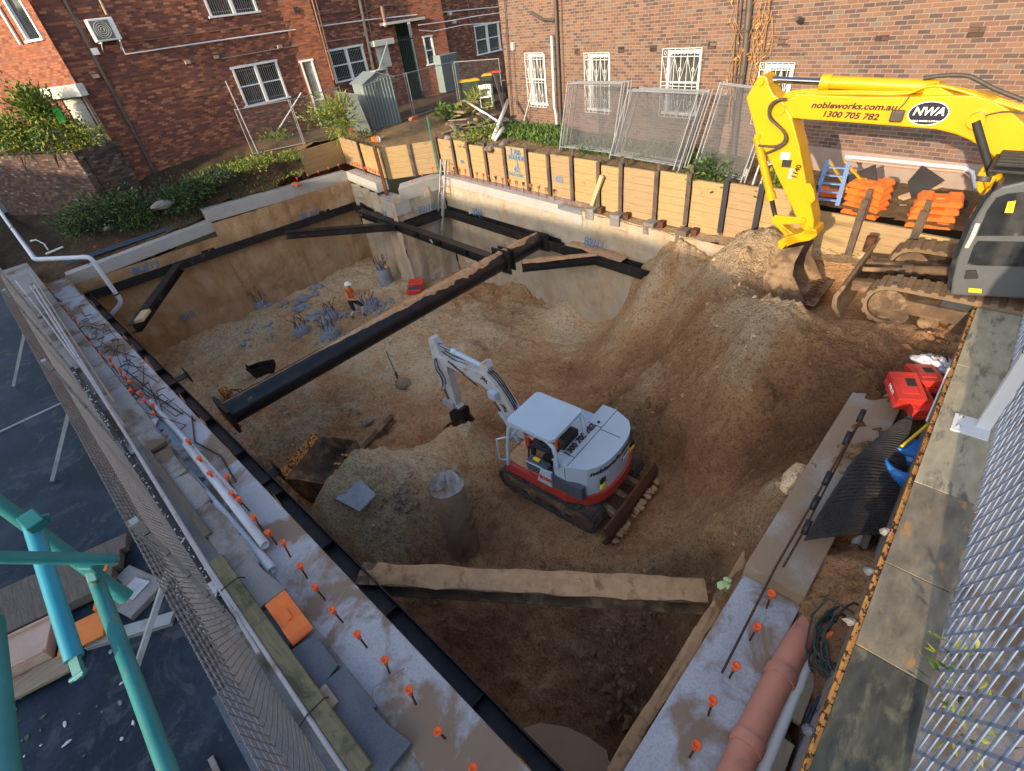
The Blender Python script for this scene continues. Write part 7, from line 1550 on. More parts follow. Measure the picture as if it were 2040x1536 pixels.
# hanging grey drain pipe at the far end of the near beam
def rpipe(name, pts, r, mat, label, cat='pipe', n=14):
    q = [V3(p) for p in pts]; out = [q[0]]
    for i in range(1, len(q)-1):
        a, c = (q[i-1]-q[i]).normalized(), (q[i+1]-q[i]).normalized(); k = min(r*2.2, (q[i-1]-q[i]).length*.4, (q[i+1]-q[i]).length*.4)
        for t_ in (0, .25, .5, .75, 1): p0, p1 = q[i]+a*k, q[i]+c*k; out.append((p0*(1-t_)+q[i]*t_)*(1-t_)+(q[i]*(1-t_)+p1*t_)*t_)
    out.append(q[-1]); t = thing(name, label, cat, q[0]); b = MB(); b.tube(out, r, n); b.build('pipe', M[mat], t)
    for i in range(1, len(q)-1):
        b = MB(); k = r*2.6; d1 = (q[i-1]-q[i]).normalized(); b.tube([q[i]+d1*k, q[i]+d1*(k+.1)], r*1.12, n); b.build('coupling', M[mat], t)
    return t
zA = .55; h0, h1, h2 = G(-12, 405, zA), G(70, 517, .45), G(180, 512, .38)
hz = PLN(243, 602, V3((h2.x+.1, h2.y+.15, 0)), V3((1, -.3, 0)).normalized()); hE = PLN(222, 627, hz+V3((-.1, -.1, 0)), V3((1, -.3, 0)).normalized())
dp = rpipe('drain_pipe', [h0, h1, h2, hz, hz+(hE-hz)], .075, 'pvc', 'bent grey drain pipe hanging over the far corner of the pit')
for q in (h0.lerp(h1, .55), h2.lerp(hz, .8)): b = MB(); dq = (h1-h0) if q is not None and (q-h1).length < (q-hz).length else (hz-h2); b.tube([q, q+dq.normalized()*.05], .088, 14); b.build('clamp', M['capblk'], dp)
# ================================================================ near edge: deck, screens, pipes (left)
b = MB(); b.box((-12.5, -.72, -.33), (26, 1.52, .56)); tag(b.build('pavement', M['conc_old']), 'old concrete strip between ring beam and deck', 'pavement', kind='structure')
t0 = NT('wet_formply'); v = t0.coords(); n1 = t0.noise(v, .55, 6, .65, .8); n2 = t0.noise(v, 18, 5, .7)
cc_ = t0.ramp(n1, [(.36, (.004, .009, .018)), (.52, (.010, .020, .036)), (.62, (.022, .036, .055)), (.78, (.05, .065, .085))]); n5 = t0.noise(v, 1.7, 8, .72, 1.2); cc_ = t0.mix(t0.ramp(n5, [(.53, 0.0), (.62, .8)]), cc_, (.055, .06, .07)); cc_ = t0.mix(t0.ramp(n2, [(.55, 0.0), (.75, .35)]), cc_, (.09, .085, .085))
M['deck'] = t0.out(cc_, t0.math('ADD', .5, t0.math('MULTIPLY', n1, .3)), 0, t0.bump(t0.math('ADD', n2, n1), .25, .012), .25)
t0 = NT('checker_plate'); v = t0.coords((1, 1, 1)); vo = t0.node('ShaderNodeTexVoronoi'); vo.inputs['Scale'].default_value = 13; vo.inputs['Randomness'].default_value = .15
mp = t0.node('ShaderNodeMapping'); mp.inputs['Rotation'].default_value = (0, 0, .78); mp.inputs['Scale'].default_value = (1, 2.6, 1); t0.l(v, mp.inputs['Vector']); t0.l(mp.outputs[0], vo.inputs['Vector'])
hh = t0.ramp(vo.outputs['Distance'], [(.18, 1.0), (.3, 0.0)]); n1 = t0.noise(v, 1.3, 6, .65)
M['checker'] = t0.out(t0.mix(n1, (.04, .055, .075), (.17, .18, .19)), .42, .5, t0.bump(hh, .9, .012), .5)
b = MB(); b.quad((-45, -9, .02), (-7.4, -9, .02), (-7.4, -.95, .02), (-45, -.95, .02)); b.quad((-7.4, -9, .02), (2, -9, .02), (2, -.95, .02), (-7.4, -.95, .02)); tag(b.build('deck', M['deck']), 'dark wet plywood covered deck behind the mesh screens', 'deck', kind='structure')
b = MB(); b.box((-2.6, -.86, .015), (3.2, .44, .02)); tag(b.build('checker_plate', M['checker']), 'dull grey checker plate laid along the foot of the mesh screen', 'steel plate')
# black membrane strip with glinting gravel
b = MB(); b.box((-9.5, -.71, .0), (9.4, .40, .05)); t = b.build('membrane_strip', M['black']); tag(t, 'black membrane strip with wet gravel along the foot of the screens', 'membrane')
gb2 = MB(); rn = random.Random(3)
for k in range(1500): gb2.rock((rn.uniform(-14, -4.9), -.71+rn.gauss(0, .09), .03), rn.uniform(.007, .02), k)
gg = gb2.build('gravel', M['clear'], t); gg['kind'] = 'stuff'
# slate pavers and broken edging
rn = random.Random(14); k = 0
for (pa_, pb2) in (((560, 1180), (800, 1490)), ((455, 985), (560, 1150)), ((300, 830), (450, 975))):
    for j in range(4 if pa_[0] == 560 else 3):
        t_ = (j+.5)/(4 if pa_[0] == 560 else 3); p = G(pa_[0]+(pb2[0]-pa_[0])*t_, pa_[1]+(pb2[1]-pa_[1])*t_, .03); b = MB(); p.y = -.13
        L = .62 if pa_[0] == 560 else 1.0; P = [(-L/2+rn.uniform(-.03, .03), -.17), (L/2+rn.uniform(-.02, .02), -.17+rn.uniform(-.02, .02)), (L/2-rn.uniform(0, .08), .15+rn.uniform(-.04, .05)), (0, .15+rn.uniform(-.05, .04)), (-L/2+rn.uniform(0, .06), .14+rn.uniform(-.05, .04))]
        b.prism(P, MX.Translation(p-V3((0, 0, .06-.006*(k % 4)))), .07); tag(b.build('slate_paver', M['slate'] if pa_[0] == 560 else M['conc_old'], bevel=.006), '%s %s slab from the front along the outer edge of the near ring beam' % (ORD[6-k] if k < 4 else ORD[k], 'slate' if pa_[0] == 560 else 'broken grey'), 'paver', 'edge slabs'); k += 1
for k in range(70):
    p = GLE(rn.uniform(215, 470), rn.uniform(690, 1060), .02); p.y = rn.uniform(-.30, .05); b = MB(); b.rock(p, rn.choice((.03, .05, .05, .08, .12)), 700+k, flat=.5); tag(b.build('rubble_piece', M[rn.choice(('conc_old', 'slate', 'oldwood', 'timber_y'))]), 'debris piece between the conduits and the near ring beam', 'rubble', 'debris beside the conduits')
for k in range(16):
    a = GLE(rn.uniform(110, 300), rn.uniform(560, 760), .04); a.y = rn.uniform(-.42, .1); b = MB(); L = rn.uniform(.6, 2.4); an = rn.uniform(-.1, .1); d_ = V3((math.cos(an), math.sin(an), rn.uniform(-.02, .03)))*L/2; b.bar(a-d_, a+d_, rn.uniform(.03, .07), .025); tag(b.build('lath', M[rn.choice(('timber_y', 'oldwood'))]), 'thin wooden lath lying beside the conduits at the far end', 'lath', 'laths beside the conduits')
b = MB(); p = GLE(292, 858, .05); b.prism([(-.35, -.16), (.3, -.2), (.36, .12), (-.3, .18)], MX.Translation(p) @ MX.Rotation(R(-25), 4, 'Z') @ MX.Rotation(R(6), 4, 'X'), .012); sg = tag(b.build('paper_sack', M['white']), 'flat white printed cement sack at the start of the grey pipes', 'sack')
for k in range(3): bb = MB(); bb.box((-.02, .06-.07*k, .016), (.4-.06*k, .025, .002), MX.Translation(p) @ MX.Rotation(R(-25), 4, 'Z') @ MX.Rotation(R(6), 4, 'X')); bb.build('print_line', M['letter'], sg)
# mossy beam and loose board
ma, mb_ = G(432, 1118, .05), G(650, 1500, .05); b = MB(); b.bar(V3((ma.x, -.36, .06)), V3((-2.35, -.36, .06)), .17, .13); tag(b.build('mossy_beam', M['mosswood'], bevel=.012), 'long mossy wooden beam lying beside the slate pavers', 'beam')
b = MB(); b.bar(V3((-9.2, -.30, .04)), V3((-6.4, -.28, .04)), .10, .08); tag(b.build('old_beam', M['oldwood'], bevel=.01), 'weathered narrow beam lying behind the mossy beam', 'beam')
b = MB(); b.box(G(655, 1390, .05), (.26, .1, .07), MX()); tag(b.build('wood_block', M['timber_y']), 'short wooden block beside the rusty stirrups', 'block')
# three grey pipes
for (a, c, r, l) in ((GLE(296, 800, .08), GLE(527, 1084, .08), .05, 'grey plastic pipe lying nearest to the capped bars, middle length'), (GLE(276, 828, .07), GLE(543, 1136, .07), .062, 'longest grey plastic pipe on the near ring beam'), (GLE(370, 884, .17), GLE(528, 1086, .14), .06, 'grey plastic pipe lying on top of the other two')):
    b = MB(); 
    if 'nearest' in l: a, c = GLE(300, 800, .06), GLE(470, 990, .06)
    b.pipe(a, c, r, r*.88, 18); tag(b.build('grey_pipe', M['pvc']), l, 'pipe')
# conduits along the screens
rpipe('conduit', [(-21.5, -.28, .12), (-10.3, -.40, .10), (-6.1, -.475, .09), (1.0, -.475, .09)], .028, 'conduit', 'long thin grey conduit next to the membrane strip', 'conduit', 10)
rpipe('conduit', [(-21.5, -.18, .12), (-12, -.36, .10), (-9.5, -.42, .1), (-4.2, -.53, .09)], .024, 'conduit', 'second thin grey conduit touching the first', 'conduit', 10)
rpipe('conduit', [(-22, -.5, .3), (-18.5, -.44, .1), (-13, -.38, .06), (-10.4, -.36, .05)], .024, 'conduit', 'third conduit at the far end curving to the deck', 'conduit', 10)
rpipe('conduit', [(-23, -.05, .2), (-16, -.2, .07), (-11.5, -.27, .05)], .018, 'tan', 'thin tan conduit at the far end', 'conduit', 8)
b = MB(); p = GLE(192, 1010-0, .0); b.tube([G(175, 495+50, .05), G(240, 560, .05)], .018, 6)
b = MB(); b.bar(GLE(50, 545, .05), GLE(80, 585, .05), .09, .03); tag(b.build('spirit_level', M['sticker']), 'yellow spirit level lying among the laths at the far end', 'level')
for i, (px, py) in enumerate(((440, 1187), (628, 1420))):
    p = G(px, py, .05); b = MB(); b.tube([V3((p.x, -.66, .03)), V3((p.x, -.48, .125)), V3((p.x, -.28, .13)), V3((p.x, -.2, .02))], .007, 5); tag(b.build('tie_wire', M['capblk']), ['black wire strap over the conduit beside the orange barrier foot', 'black wire strap over the conduit near the bottom edge'][i], 'wire')
barrier_foot(MX.Translation(G(577, 1230, .01)) @ MX.Rotation(R(-1), 4, 'Z') @ MX.Diagonal((1.02, .68, .8, 1)), 'single orange barrier foot lying on the slate pavers')
b = MB(); p = V3((-5.55, -.62, .05)); b.rock(p, .12, 4, flat=.3); b.rock(p+V3((.1, .03, .02)), .09, 5, flat=.3); tag(b.build('foil_scrap', M['clear']), 'crumpled silvery foil scrap under the second screen post', 'foil')
# mesh screens
def expanded(name, P0, U, V_, nu, nv, r, mat, parent, sag=0.0):
    'expanded metal diamonds on the plane P0 + u*U + v*V_, one connected net'
    b = MB(); P0, U, V_ = V3(P0), V3(U), V3(V_); N_3 = U.cross(V_).normalized(); idx = {}
    def f(i, j): 
        u = i/nu; v_ = j/nv; return P0+U*u+V_*v_+N_3*(r*1.2*((i+j) % 2)+sag*math.sin(u*9)*math.sin(v_*PI))
    w_ = r*.9
    for i in range(nu):
        for j in range(nv):
            if (i+j) % 2: a, c = f(i, j+1), f(i+1, j)
            else: a, c = f(i, j), f(i+1, j+1)
            d = (c-a).normalized(); s = d.cross(N_3)*w_; h = N_3*r
            b.add([a-s, a+h, a+s, c-s, c+h, c+s], [(0, 1, 4, 3), (1, 2, 5, 4), (2, 0, 3, 5)])
    return b.build(name, M[mat], parent)
ys = -.58
xs = [-21.5, -18.8, -14.18, -9.6, -4.83, .2]
for i in range(5):
    x0, x1 = xs[i]+.03, xs[i+1]-.03; L = x1-x0; t = thing('mesh_screen', '%s expanded mesh screen from the far end, between deck and conduits' % ORD[i], 'mesh screen', (x0, ys, 0), 0, 'mesh screens along the deck')
    nu, nv = int(L/.042), 34
    expanded('mesh_panel', (x0, ys, .08), (L, 0, 0), (0, 0, 1.66), nu, nv, .0052, 'meshl', t, .02)
    b = MB(); n = int(L/.085)
    for k in range(5): b.tube([(x0, ys-.012*k-.0, 1.74+.085*k), (x1, ys-.012*k, 1.74+.085*k)], .0058, 4)
    for k in range(n+1): x = x0+L*k/n; b.tube([(x, ys+.01, 1.70), (x, ys-.05, 2.1)], .0055, 4)
    b.build('wire_topping', M['meshl'], t)
for i, x in enumerate(xs[1:5]):
    t = thing('screen_post', '%s rectangular galvanised post of the deck screens from the far end' % ORD[i], 'post', (x, -.60, 0), 0, 'posts of the deck screens')
    b = MB(); b.box((x, -.59, 1.03), (.10, .085, 2.0)); b.build('tube', M['galvpost'], t, bevel=.006)
    b = MB(); b.box((x+.03, -.54, .012), (.26, .24, .02)); b.build('base_plate', M['galvpost'], t)
    for a in (-.06, .12): b = MB(); b.lathe([(.016, 0), (.016, .03), (.008, .034)], MX.Translation((x+a, -.46, .02)), 8); b.build('bolt', M['galv'], t)
    for z in (.35, .7, 1.1, 1.5, 1.85): b = MB(); b.box((x, -.59, z), (.107, .092, .012)); b.build('tie', M['capblk'], t)
    b = MB(); b.bar((x-.05, -.66, 1.25), (x-.3, -1.6, .05), .07, .05); b.build('stay', M['galv'], t)
# ---------------------------------------------------------------- scaffold and things on the deck
def stube(name, a, c, r, mat, label):
    t = thing('scaffold_tube', label, 'scaffold tube', a); d = (c-a).normalized(); b = MB(); b.tube([a, c], r, 20); b.build('tube', M[mat], t); return t, d
rs_ = .0242
t1, d = stube('a', RD(-60, 960, 2.475), RD(236, 1178, 2.670), rs_, 'teal', 'teal scaffold tube running down from the left edge to the clamp')
b = MB(); q = RD(232, 1176, 2.670); b.tube([q, q+d*.05], .03, 14); b.build('end_collar', M['teal'], t1)
t2, d = stube('b', RD(-60, 1109, 1.920), RD(226, 1114, 2.040), .0175, 'teal', 'level teal scaffold tube ending at the clamp')
b = MB(); q = RD(226, 1114, 2.040); b.tube([q, q+d*.012], .011, 10); b.build('spigot', M['teal'], t2)
t3, d = stube('c', RD(62, 1040, 2.280), RD(148, 1312, 2.100), rs_, 'tealb', 'bright turquoise scaffold brace crossing in front of the timber stack')
b = MB(); q = RD(148, 1312, 2.100); F = frame(q, d, CF); b.box((.03, 0, 0), (.06, .032, .012), F); b.tube([q+d*.05-F.col[1].to_3d()*.02, q+d*.05+F.col[1].to_3d()*.03], .008, 8); b.build('hook_end', M['teal'], t3)
q = RD(66, 1045, 2.250); b = MB(); b.bar(q+V3((-.03, .0, .02)), q+V3((.03, .01, -.0)), .05, .04); b.bar(q+V3((0, .0, .01)), RD(100, 1030, 2.250), .014, .03); b.build('clamp', M['teal'], t3, bevel=.004)
t4, d = stube('d', RD(186, 1142, 2.325), RD(352, 1580, 1.830), .0222, 'teal', 'paint flecked teal scaffold tube slanting down to the bottom edge')
t5, d = stube('e', RD(-14, 1240, 1.950), RD(14, 1600, 1.470), .0235, 'teal', 'teal scaffold upright at the lower left corner')
q = RD(183, 1130, 2.250); t = thing('scaffold_clamp', 'rusty teal scaffold clamp where the three tubes meet', 'clamp', q)
b = MB(); b.bar(q-CR*.03, q+CR*.025, .04, .05); b.build('body', M['teal'], t, bevel=.008); b = MB(); b.tube([q-CU*.05, q+CU*.03], .009, 8); b.build('bolt', M['teal'], t); b = MB(); b.bar(q-CU*.01, q-CU*.045+CR*.012, .03, .03); b.build('jaw', M['teal'], t, bevel=.004)
# timber stack with orange strap
A, Bq = G(-60, 1362, .08), G(116, 1275, .08); d = (Bq-A).normalized(); nrm = V3((-d.y, d.x, 0))
for k, (o, z, l, m_) in enumerate(((.0, .16, 'pinkish plywood channel on the timber stack at the left edge', 'pinkply'), (.50, .14, 'weathered grey sleeper beside the pinkish channel', 'oldwood'), (.80, .12, 'second weathered grey sleeper on the deck', 'oldwood'), (1.10, .10, 'third weathered grey sleeper, farthest in the stack', 'oldwood'), (-.42, .05, 'old plank under the pinkish channel', 'timber_y'))):
    e = Bq+d*(0 if k == 0 else .55+.06*k if k < 4 else .2); b = MB(); b.bar(A+nrm*o+V3((0, 0, z/2))-d*1.5, e+nrm*o+V3((0, 0, z/2)), .52 if k == 0 else .28, z)
    if k == 0: 
        for s in (-.24, .24): b.bar(A+nrm*(o+s)+V3((0, 0, z+.02))-d*1.5, e+nrm*(o+s)+V3((0, 0, z+.02)), .03, .04)
    tag(b.build(['ply_channel', 'sleeper', 'sleeper', 'sleeper', 'old_plank'][k], M[m_], bevel=.008), l, 'timber')
q = G(168, 1258, .14); t = thing('steel_angle', 'bright orange steel angle at the end of the timber stack', 'steel angle', q)
b = MB(); b.bar(q-d*.25, q+d*.22, .40, .03); b.build('flat_leg', M['orangesteel'], t, bevel=.006); b = MB(); b.bar(q+d*.14+nrm*.2+V3((0, 0, .02)), q+d*.20+nrm*.95+V3((0, 0, .02)), .07, .1); b.build('long_leg', M['orangesteel'], t, bevel=.006)
# base plate block, steel channel, hatch
q = G(262, 1178, .06); b = MB(); F = MX.Translation(q) @ MX.Rotation(R(20), 4, 'Z'); b.box((0, 0, -.0), (.75, .5, .09), F); tb_ = tag(b.build('concrete_pad', M['conc_old'], bevel=.01), 'worn grey pad with a scaffold base plate on the deck', 'pad')
b = MB(); b.box((0, 0, 0), (.26, .26, .015), MX.Translation(G(268, 1172, .115)) @ MX.Rotation(R(25), 4, 'Z')); p_ = tag(b.build('tube_socket', M['galv'], bevel=.01), 'square scaffold base plate with a stub on the grey pad', 'base plate'); b = MB(); qq = G(258, 1180, .12); b.tube([qq, qq+V3((0, 0, .3))], .024, 12); b.build('stub_tube', M['rust'], p_)
b = MB(); b.hbeam(G(268, 1300, .05)-V3((.6, .35, 0)), G(345, 1232, .05), .16, .06, .02); tag(b.build('steel_channel', M['galvpost']), 'pale steel channel lying on the deck under the screen stay', 'steel channel')
b = MB(); b.box((-3.2, -1.75, .035), (.9, .14, .03), MX()); b.box((-3.2, -1.3, .035), (.9, .05, .03)); tag(b.build('deck_patch', M['conc_old']), 'pale plank edge left in the torn deck opening near the bottom', 'plank')
b = MB(); b.quad((-3.6, -1.68, .028), (-2.8, -1.68, .028), (-2.8, -1.33, .028), (-3.6, -1.33, .028)); tag(b.build('deck_opening', M['black']), 'black torn opening in the deck near the bottom', 'opening')
rn = random.Random(55)
for k in range(40):
    p = G(rn.uniform(20, 330), rn.uniform(1240, 1520), .03); b = MB(); b.rock(p, rn.uniform(.008, .03), k, flat=.3); tag(b.build('debris_chip', M[rn.choice(('conc_old', 'oldwood', 'clear'))]), 'small chip scattered on the dark deck', 'debris', 'chips on the deck')
q = G(195, 1245, .04); b = MB()
for k in range(9): b.rock(q+V3((rn.uniform(-.16, .16), rn.uniform(-.1, .1), .02)), .05, k, flat=.3)
tag(b.build('plastic_film', M['clear']), 'crumpled clear film under the orange steel angle', 'film')
b = MB(); b.box((-6.2, -4, .03), (.05, 7, .02), MX.Translation((-6.4, 0, 0)) @ MX.Rotation(R(0), 4, 'Z')); tag(b.build('deck_batten', M['galvpost']), 'pale batten crossing the dark deck', 'batten')
# ================================================================ right edge: trench, parapet, screens
b = MB(); b.box((.36, 5, -.42), (.66, 12, .3)); tag(b.build('trench_bed', M['yard']), 'dark earth bed of the service trench', 'ground', kind='structure')
rpipe('drain_pipe', [(.10, .2, .12), (.115, 2.4, .05), (.15, 3.15, .0), (.2, 3.6, -.12)], .125, 'pinkpipe', 'thick salmon coloured drain pipe in the service trench', 'pipe', 20)
rpipe('drain_pipe', [(.29, .2, -.02), (.285, 3, -.03), (.27, 5.6, -.05), (.24, 8, -.05)], .055, 'pvcw', 'long white pipe in the service trench', 'pipe', 16)
b = MB(); b.bar((.40, .4, -.05), (.38, 2.3, -.05), .09, .1); tag(b.build('trench_board', M['timber_y'], bevel=.008), 'worn board lying beside the white pipe, near piece', 'board')
b = MB(); b.bar((.37, 2.5, -.04), (.34, 5.2, -.04), .08, .08); tag(b.build('trench_board', M['timber_y'], bevel=.008), 'worn board lying beside the white pipe, far piece', 'board')
def coil(c, n, r0, r1, mat, label, tilt, seed, rr=.012):
    rn = random.Random(seed); t = thing('cable_coil', label, 'cable', c)
    pts = []; N = n*22
    for k in range(N): a = 2*PI*k/22; r = r0+(r1-r0)*rn.random()*.4+(r1-r0)*.6*math.sin(k*.21)**2; pts.append(V3(c)+V3((r*.55*math.cos(a), r*math.sin(a), .12*math.sin(a*.5+k*.02)+.1+.0015*k)))
    b = MB(); b.tube(pts, rr, 6); b.build('cable', M[mat], t); return t
cl = coil(G(1660, 1305, .0), 9, .22, .42, 'cable', 'tangled dark green cable coil hanging beside the parapet', 0, 3)
b = MB(); a = G(1632, 1275, .15); b.tube([a, a+V3((.08, .12, .05))], .028, 10); b.build('plug', M['orange'], cl)
b = MB(); b.tube([G(1618, 1340, .0), G(1605, 1290, .1), G(1618, 1225, .25), G(1650, 1192, .3), G(1700, 1220, .35), G(1722, 1250, .3)], .01, 6); tag(b.build('cable_loop', M['cable']), 'single dark cable loop arching over the white pipe', 'cable')
coil(G(1640, 1470, -.12), 8, .2, .34, 'cableb', 'dark blue cable heap low in the trench near the bottom', 0, 5)
# rubber mat
P = [G(1602, 1076, .28), G(1775, 1064, .16), G(1800, 990, .2), G(1818, 835, .55), G(1790, 838, .55), G(1700, 915, .42), G(1655, 990, .34)]
t = thing('rubber_mat', 'large black perforated rubber mat draped over the trench edge', 'mat', P[0])
b = MB(); nu, nv = 15, 24; L1, L2 = (P[0], P[3]), (P[1], P[3])
left = [G(1602, 1076, .30), G(1640, 1010, .36), G(1700, 915, .44), G(1752, 868, .50), G(1796, 836, .56)]; right = [G(1772, 1066, .12), G(1790, 1000, .16), G(1802, 930, .24), G(1812, 870, .4), G(1818, 834, .54)]
def along(pl, t_): s = t_*(len(pl)-1); i = min(int(s), len(pl)-2); return pl[i].lerp(pl[i+1], s-i)
vs = []
for j in range(nv+1):
    for i in range(nu+1): vs.append(along(left, j/nv).lerp(along(right, j/nv), i/nu)+V3((0, 0, .05*math.sin(i/nu*PI)+(.012 if (i+j) % 2 else 0))))
k = len(vs); fs = [(j*(nu+1)+i, j*(nu+1)+i+1, (j+1)*(nu+1)+i+1, (j+1)*(nu+1)+i) for j in range(nv) for i in range(nu)]
b.add(vs, fs, False); mo = b.build('sheet', M['mat'], t); mo.modifiers.new('s', 'SOLIDIFY').thickness = .03
b = MB()
for j in range(2, nv*2-2):
    for i in range(2, nu*2-1):
        c = along(left, j/nv/2).lerp(along(right, j/nv/2), i/nu/2)+V3((0, 0, .05*math.sin(i/nu/2*PI)+.02)); b.box(c, (.014, .03, .012))
b.build('studs', M['mat'], t)['kind'] = 'stuff'
# tool cases, film, barrel, sheet
def toolcase(c, rz, tilt, d3, label, word=None):
    t = thing('tool_case', label, 'tool case', c); F = MX.Translation(c) @ MX.Rotation(R(rz), 4, 'Z') @ MX.Rotation(R(tilt), 4, 'X'); b = MB(); w_, l_, h_ = d3
    b.box((0, 0, h_*.27), (w_, l_, h_*.5), F); b.build('base', M['red'], t, bevel=.03); b = MB(); b.box((0, 0, h_*.77), (w_, l_, h_*.46), F); b.box((0, -.0, h_*1.0), (w_*.6, l_*.6, .02), F); lid = b.build('lid', M['red'], t, bevel=.025)
    b = MB(); b.box((0, l_*.52, h_*.5), (w_*.35, .05, h_*.3), F); b.build('handle', M['black'], t, bevel=.01)
    b = MB(); b.box((w_*.12, l_*.1, h_*1.02), (w_*.34, l_*.28, .015), F); b.build('label_panel', M['black'], lid)
    if word: text_mesh(word, .075, M['lett_w'], 'lettering', lid, F @ MX.Translation((-w_*.505, 0, h_*.62)) @ MX(((0, 0, -1, 0), (-1, 0, 0, 0), (0, 1, 0, 0), (0, 0, 0, 1))), 0, .003, .002, local=False)
    return t
toolcase(G(1795, 790, .38), 28, 10, (.34, .52, .24), 'red tool case with white lettering beside the trench, upper left one', 'HILTI')
toolcase(G(1835, 768, .36), 28, -8, (.34, .52, .22), 'red tool case with a black label panel, behind the lettered one')
toolcase(G(1822, 812, .30), 30, 6, (.30, .50, .2), 'lower red tool case leaning against the blue barrel')
for (px, py, r, l) in ((1840, 722, .17, 'clear plastic film bundle above the red tool cases'), (1880, 735, .13, 'smaller clear film scrap right of the film bundle')):
    b = MB(); p = G(px, py, .45)
    for k in range(7): b.rock(p+V3((rn.uniform(-r, r)*.6, rn.uniform(-r, r)*.6, rn.uniform(0, .12))), r*.6, k+int(px), flat=.6)
    tag(b.build('plastic_film', M['clear']), l, 'film')
b = MB(); p = G(1868, 726, .5); b.tube([p+V3((-.12, 0, 0)), p+V3((-.06, .05, .12)), p+V3((.06, .05, .12)), p+V3((.12, 0, 0))], .016, 6); tag(b.build('hose_loop', M['capblk']), 'black loop handle sticking up behind the red tool cases', 'handle')
q = V3((.40, 5.95, -.52)); t = thing('barrel', 'blue plastic barrel with an open top between the tool cases and the parapet', 'barrel', q); b = MB(); b.lathe([(.2, 0), (.25, .06), (.26, .4), (.25, .8), (.22, .92), (.19, .92), (.2, .6)], MX.Translation(q), 20); b.build('drum', M['blue'], t)
b = MB(); b.box(q+V3((-.05, .32, .9)), (.34, .3, .08), None); b.build('lid', M['blue'], t, bevel=.02); b = MB(); b.tube([q+V3((-.1, .2, .97)), q+V3((.05, .7, 1.02))], .02, 6); b.build('yellow_strap', M['sticker'], t)
b = MB(); A = G(1850, 845, .5); Cc = G(1895, 740, .85); b.bar(A, Cc, .16, .02, (1, 0, .6)); tag(b.build('rusty_sheet', M['offwhite']), 'pale rusty edged sheet leaning between the barrel and the parapet', 'sheet')
# parapet with peeling edge angle and plywood caps
px_ = .44; pz = .86
b = MB(); b.box((.98, 6.0, pz/2-.35), (1.04, 15.4, pz+.66)); tag(b.build('parapet_wall', M['conc_old']), 'wide parapet wall right of the service trench', 'wall')
b = MB(); b.box((px_+.005, 6, pz-.03), (.02, 15.4, .14)); b.box((px_+.022, 6, pz+.01), (.055, 15.4, .012)); tag(b.build('edge_angle', M['rail']), 'long peeling orange and rusty steel angle along the parapet edge', 'steel angle')
def capmat(name, c1, c2, c3, th): return simple(name, c1, c2, .62, sc=3.2, bump=.3, bsc=25, dirt=c3, dth=th, dsc=2.4, stretch=(3, 1, 1), spec=.5)
M['cap_a'] = capmat('dark_formply', (.03, .032, .03), (.085, .08, .055), (.17, .155, .09), (.5, .66)); M['cap_b'] = capmat('peeling_formply', (.12, .10, .075), (.26, .22, .15), (.42, .23, .08), (.57, .66)); M['cap_c'] = capmat('grey_formply', (.30, .26, .17), (.44, .38, .25), (.13, .12, .10), (.53, .66))
ys2 = [(-1.6, 2.95, 'cap_a', 'smooth dark formply sheet capping the parapet nearest to the bottom edge'), (2.95, 3.9, 'cap_b', 'formply cap sheet with peeling orange patches and a raised pale edge'), (3.9, 5.1, 'cap_b', 'weathered formply cap sheet with a crack, beside the rubber mat'), (5.1, 7.6, 'cap_c', 'pale grey cap sheet carrying the white post base'), (7.6, 13.6, 'cap_c', 'far pale cap sheet running up to the excavator cab')]
for k, (a, c, m_, l) in enumerate(ys2): b = MB(); b.box((px_+.05+.24, (a+c)/2, pz+.018+.004*k), (.50, c-a-.01, .022)); tag(b.build('formply_cap', M[m_], bevel=.003), l, 'plywood sheet')
for k, y in enumerate((2.1, 3.15, 3.75, 4.3)): b = MB(); b.rock((px_-.03, y, pz-.01), .05, k, flat=.9); tag(b.build('foam_wedge', M['conc_old'] if k % 2 else M['slate']), '%s pale foam wedge stuck to the parapet edge from the bottom' % ORD[k], 'foam', 'foam wedges on the parapet edge')
# white post with base plate
q = V3((.79, 6.35, pz+.05)); t = thing('screen_post', 'white square post on a bolted base plate on the parapet', 'post', q); b = MB(); b.box(q+V3((0, -.02, .0)), (.34, .34, .02)); b.build('base_plate', M['whitesteel'], t, bevel=.004)
b = MB(); b.box(q+V3((.1, .06, 1.15)), (.13, .13, 2.3)); b.build('tube', M['whitesteel'], t, bevel=.008); b = MB(); b.box(q+V3((.1, .06, 1.05)), (.14, .14, .006)); b.build('joint', M['capblk'], t)
for dx, dy in ((-.11, -.1), (-.11, .1)): b = MB(); b.lathe([(.026, 0), (.026, .008), (.014, .01), (.014, .03)], MX.Translation(q+V3((dx, dy, .01))), 10); b.build('bolt', M['galv'], t)
t = thing('mesh_screen', 'coarse pale blue expanded mesh screen standing on the parapet at the right edge', 'mesh screen', (.99, 3, pz))
expanded('mesh_panel', (.985, 1.55, pz+.05), (0, 8.9, 0), (.10, 0, 2.6), int(8.9/.085), 15, .0135, 'meshr', t)
for y in (1.2, ): pass
b = MB(); b.box((1.55, 6, pz-.16), (1.2, 15.4, .2)); b.box((4.6, 6, pz-.45), (5.0, 16, .2)); tag(b.build('path', M['path']), 'pinkish paved path beyond the mesh screen', 'path', kind='structure')
rn = random.Random(9)
for i, (px, py) in enumerate(((1945, 1165), (1905, 1200), (1968, 1135))): plant('shrub', ['bright green weed leaves growing through the mesh screen', 'small bright weed low on the mesh screen', 'topmost bright weed on the mesh screen'][i], 'weed', V3((1.12, 2.6+.25*i, pz+.28)), .12, .08, 26, ['leaf', 'leafy'], .10, .035, 80+i, 2)
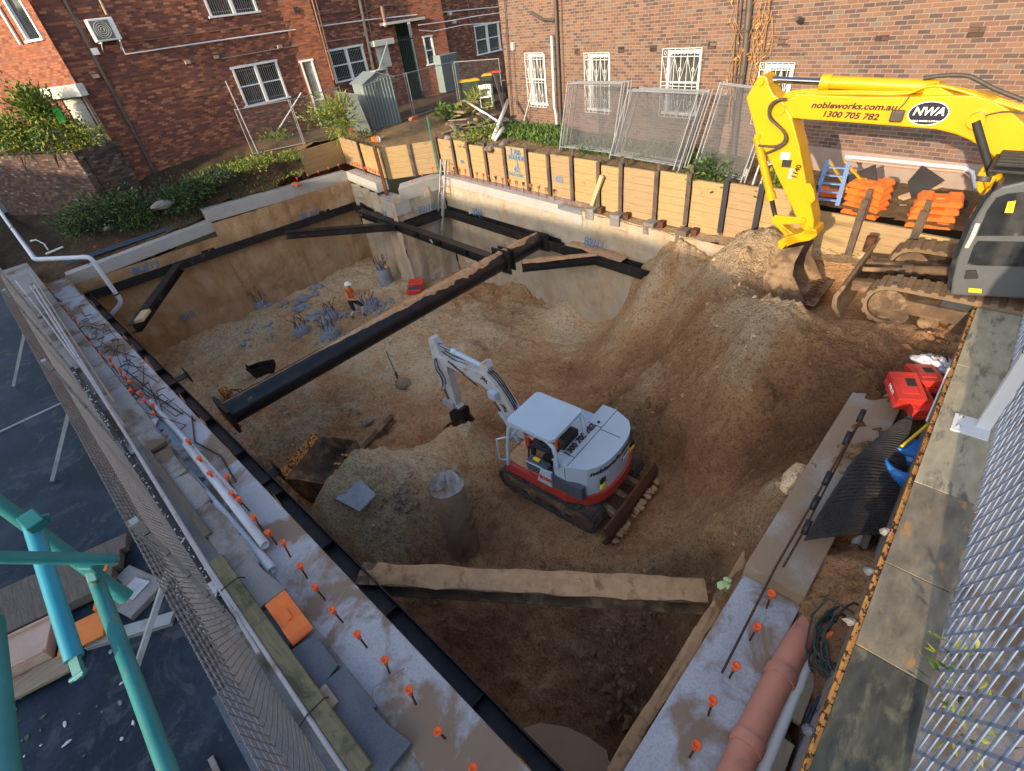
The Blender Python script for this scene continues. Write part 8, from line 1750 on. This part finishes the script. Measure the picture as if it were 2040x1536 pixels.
# ================================================================ light, sky, camera
SUN_AZ, SUN_EL = R(-4.2), R(15.5)
st = V3((math.sin(SUN_AZ)*math.cos(SUN_EL), math.cos(SUN_AZ)*math.cos(SUN_EL), -math.sin(SUN_EL)))
ld = bpy.data.lights.new('sun', 'SUN'); ld.energy = 2.0; ld.angle = R(.53); ld.color = (1.0, .81, .57)
lo = link(bpy.data.objects.new('sun', ld)); lo.rotation_euler = st.to_track_quat('-Z', 'Y').to_euler(); lo.location = (0, -20, 20)
w = bpy.data.worlds.new('World'); SC.world = w; w.use_nodes = True
nt = w.node_tree; sky = nt.nodes.new('ShaderNodeTexSky'); sky.sky_type = 'NISHITA'; sky.sun_disc = False
sky.sun_elevation = SUN_EL; sky.sun_rotation = math.atan2(-st.x, -st.y); sky.air_density = 1.0; sky.dust_density = 1.6; sky.ozone_density = .8
bg = nt.nodes['Background']; bg.inputs['Strength'].default_value = .15; nt.links.new(sky.outputs[0], bg.inputs[0])
cd = bpy.data.cameras.new('camera'); cd.sensor_fit = 'HORIZONTAL'; cd.sensor_width = 36; cd.lens = 36*FPX/2040; cd.clip_start = .05; cd.clip_end = 2000
co = link(bpy.data.objects.new('camera', cd)); m = MX((CR, CU, -CF)).transposed().to_4x4(); m.translation = EYE; co.matrix_world = m
SC.camera = co
SC.view_settings.view_transform = 'Standard'; SC.view_settings.look = 'None'; SC.view_settings.gamma = 1; SC.view_settings.exposure = 1.6
SC.cycles.use_denoising = True; SC.cycles.max_bounces = 6; SC.cycles.diffuse_bounces = 3
# unseen street buildings behind the camera, roofline steps and gap shaped to place the shade
b = MB()
def blk(x0, x1, top, y0=-29.0, y1=-25.0): b.box(((x0+x1)/2, (y0+y1)/2, (top-1)/2), (x1-x0, y1-y0, top+1))
zt = -.6+(13+25)*math.tan(SUN_EL)
blk(-70, 2.4, zt); blk(2.42, 3.75, 8.45); blk(3.77, 40, zt+2.2)
o = b.build('street_building', M['farwall']); tag(o, 'long unseen building across the street behind the viewer, stepped to shade the site', 'building')
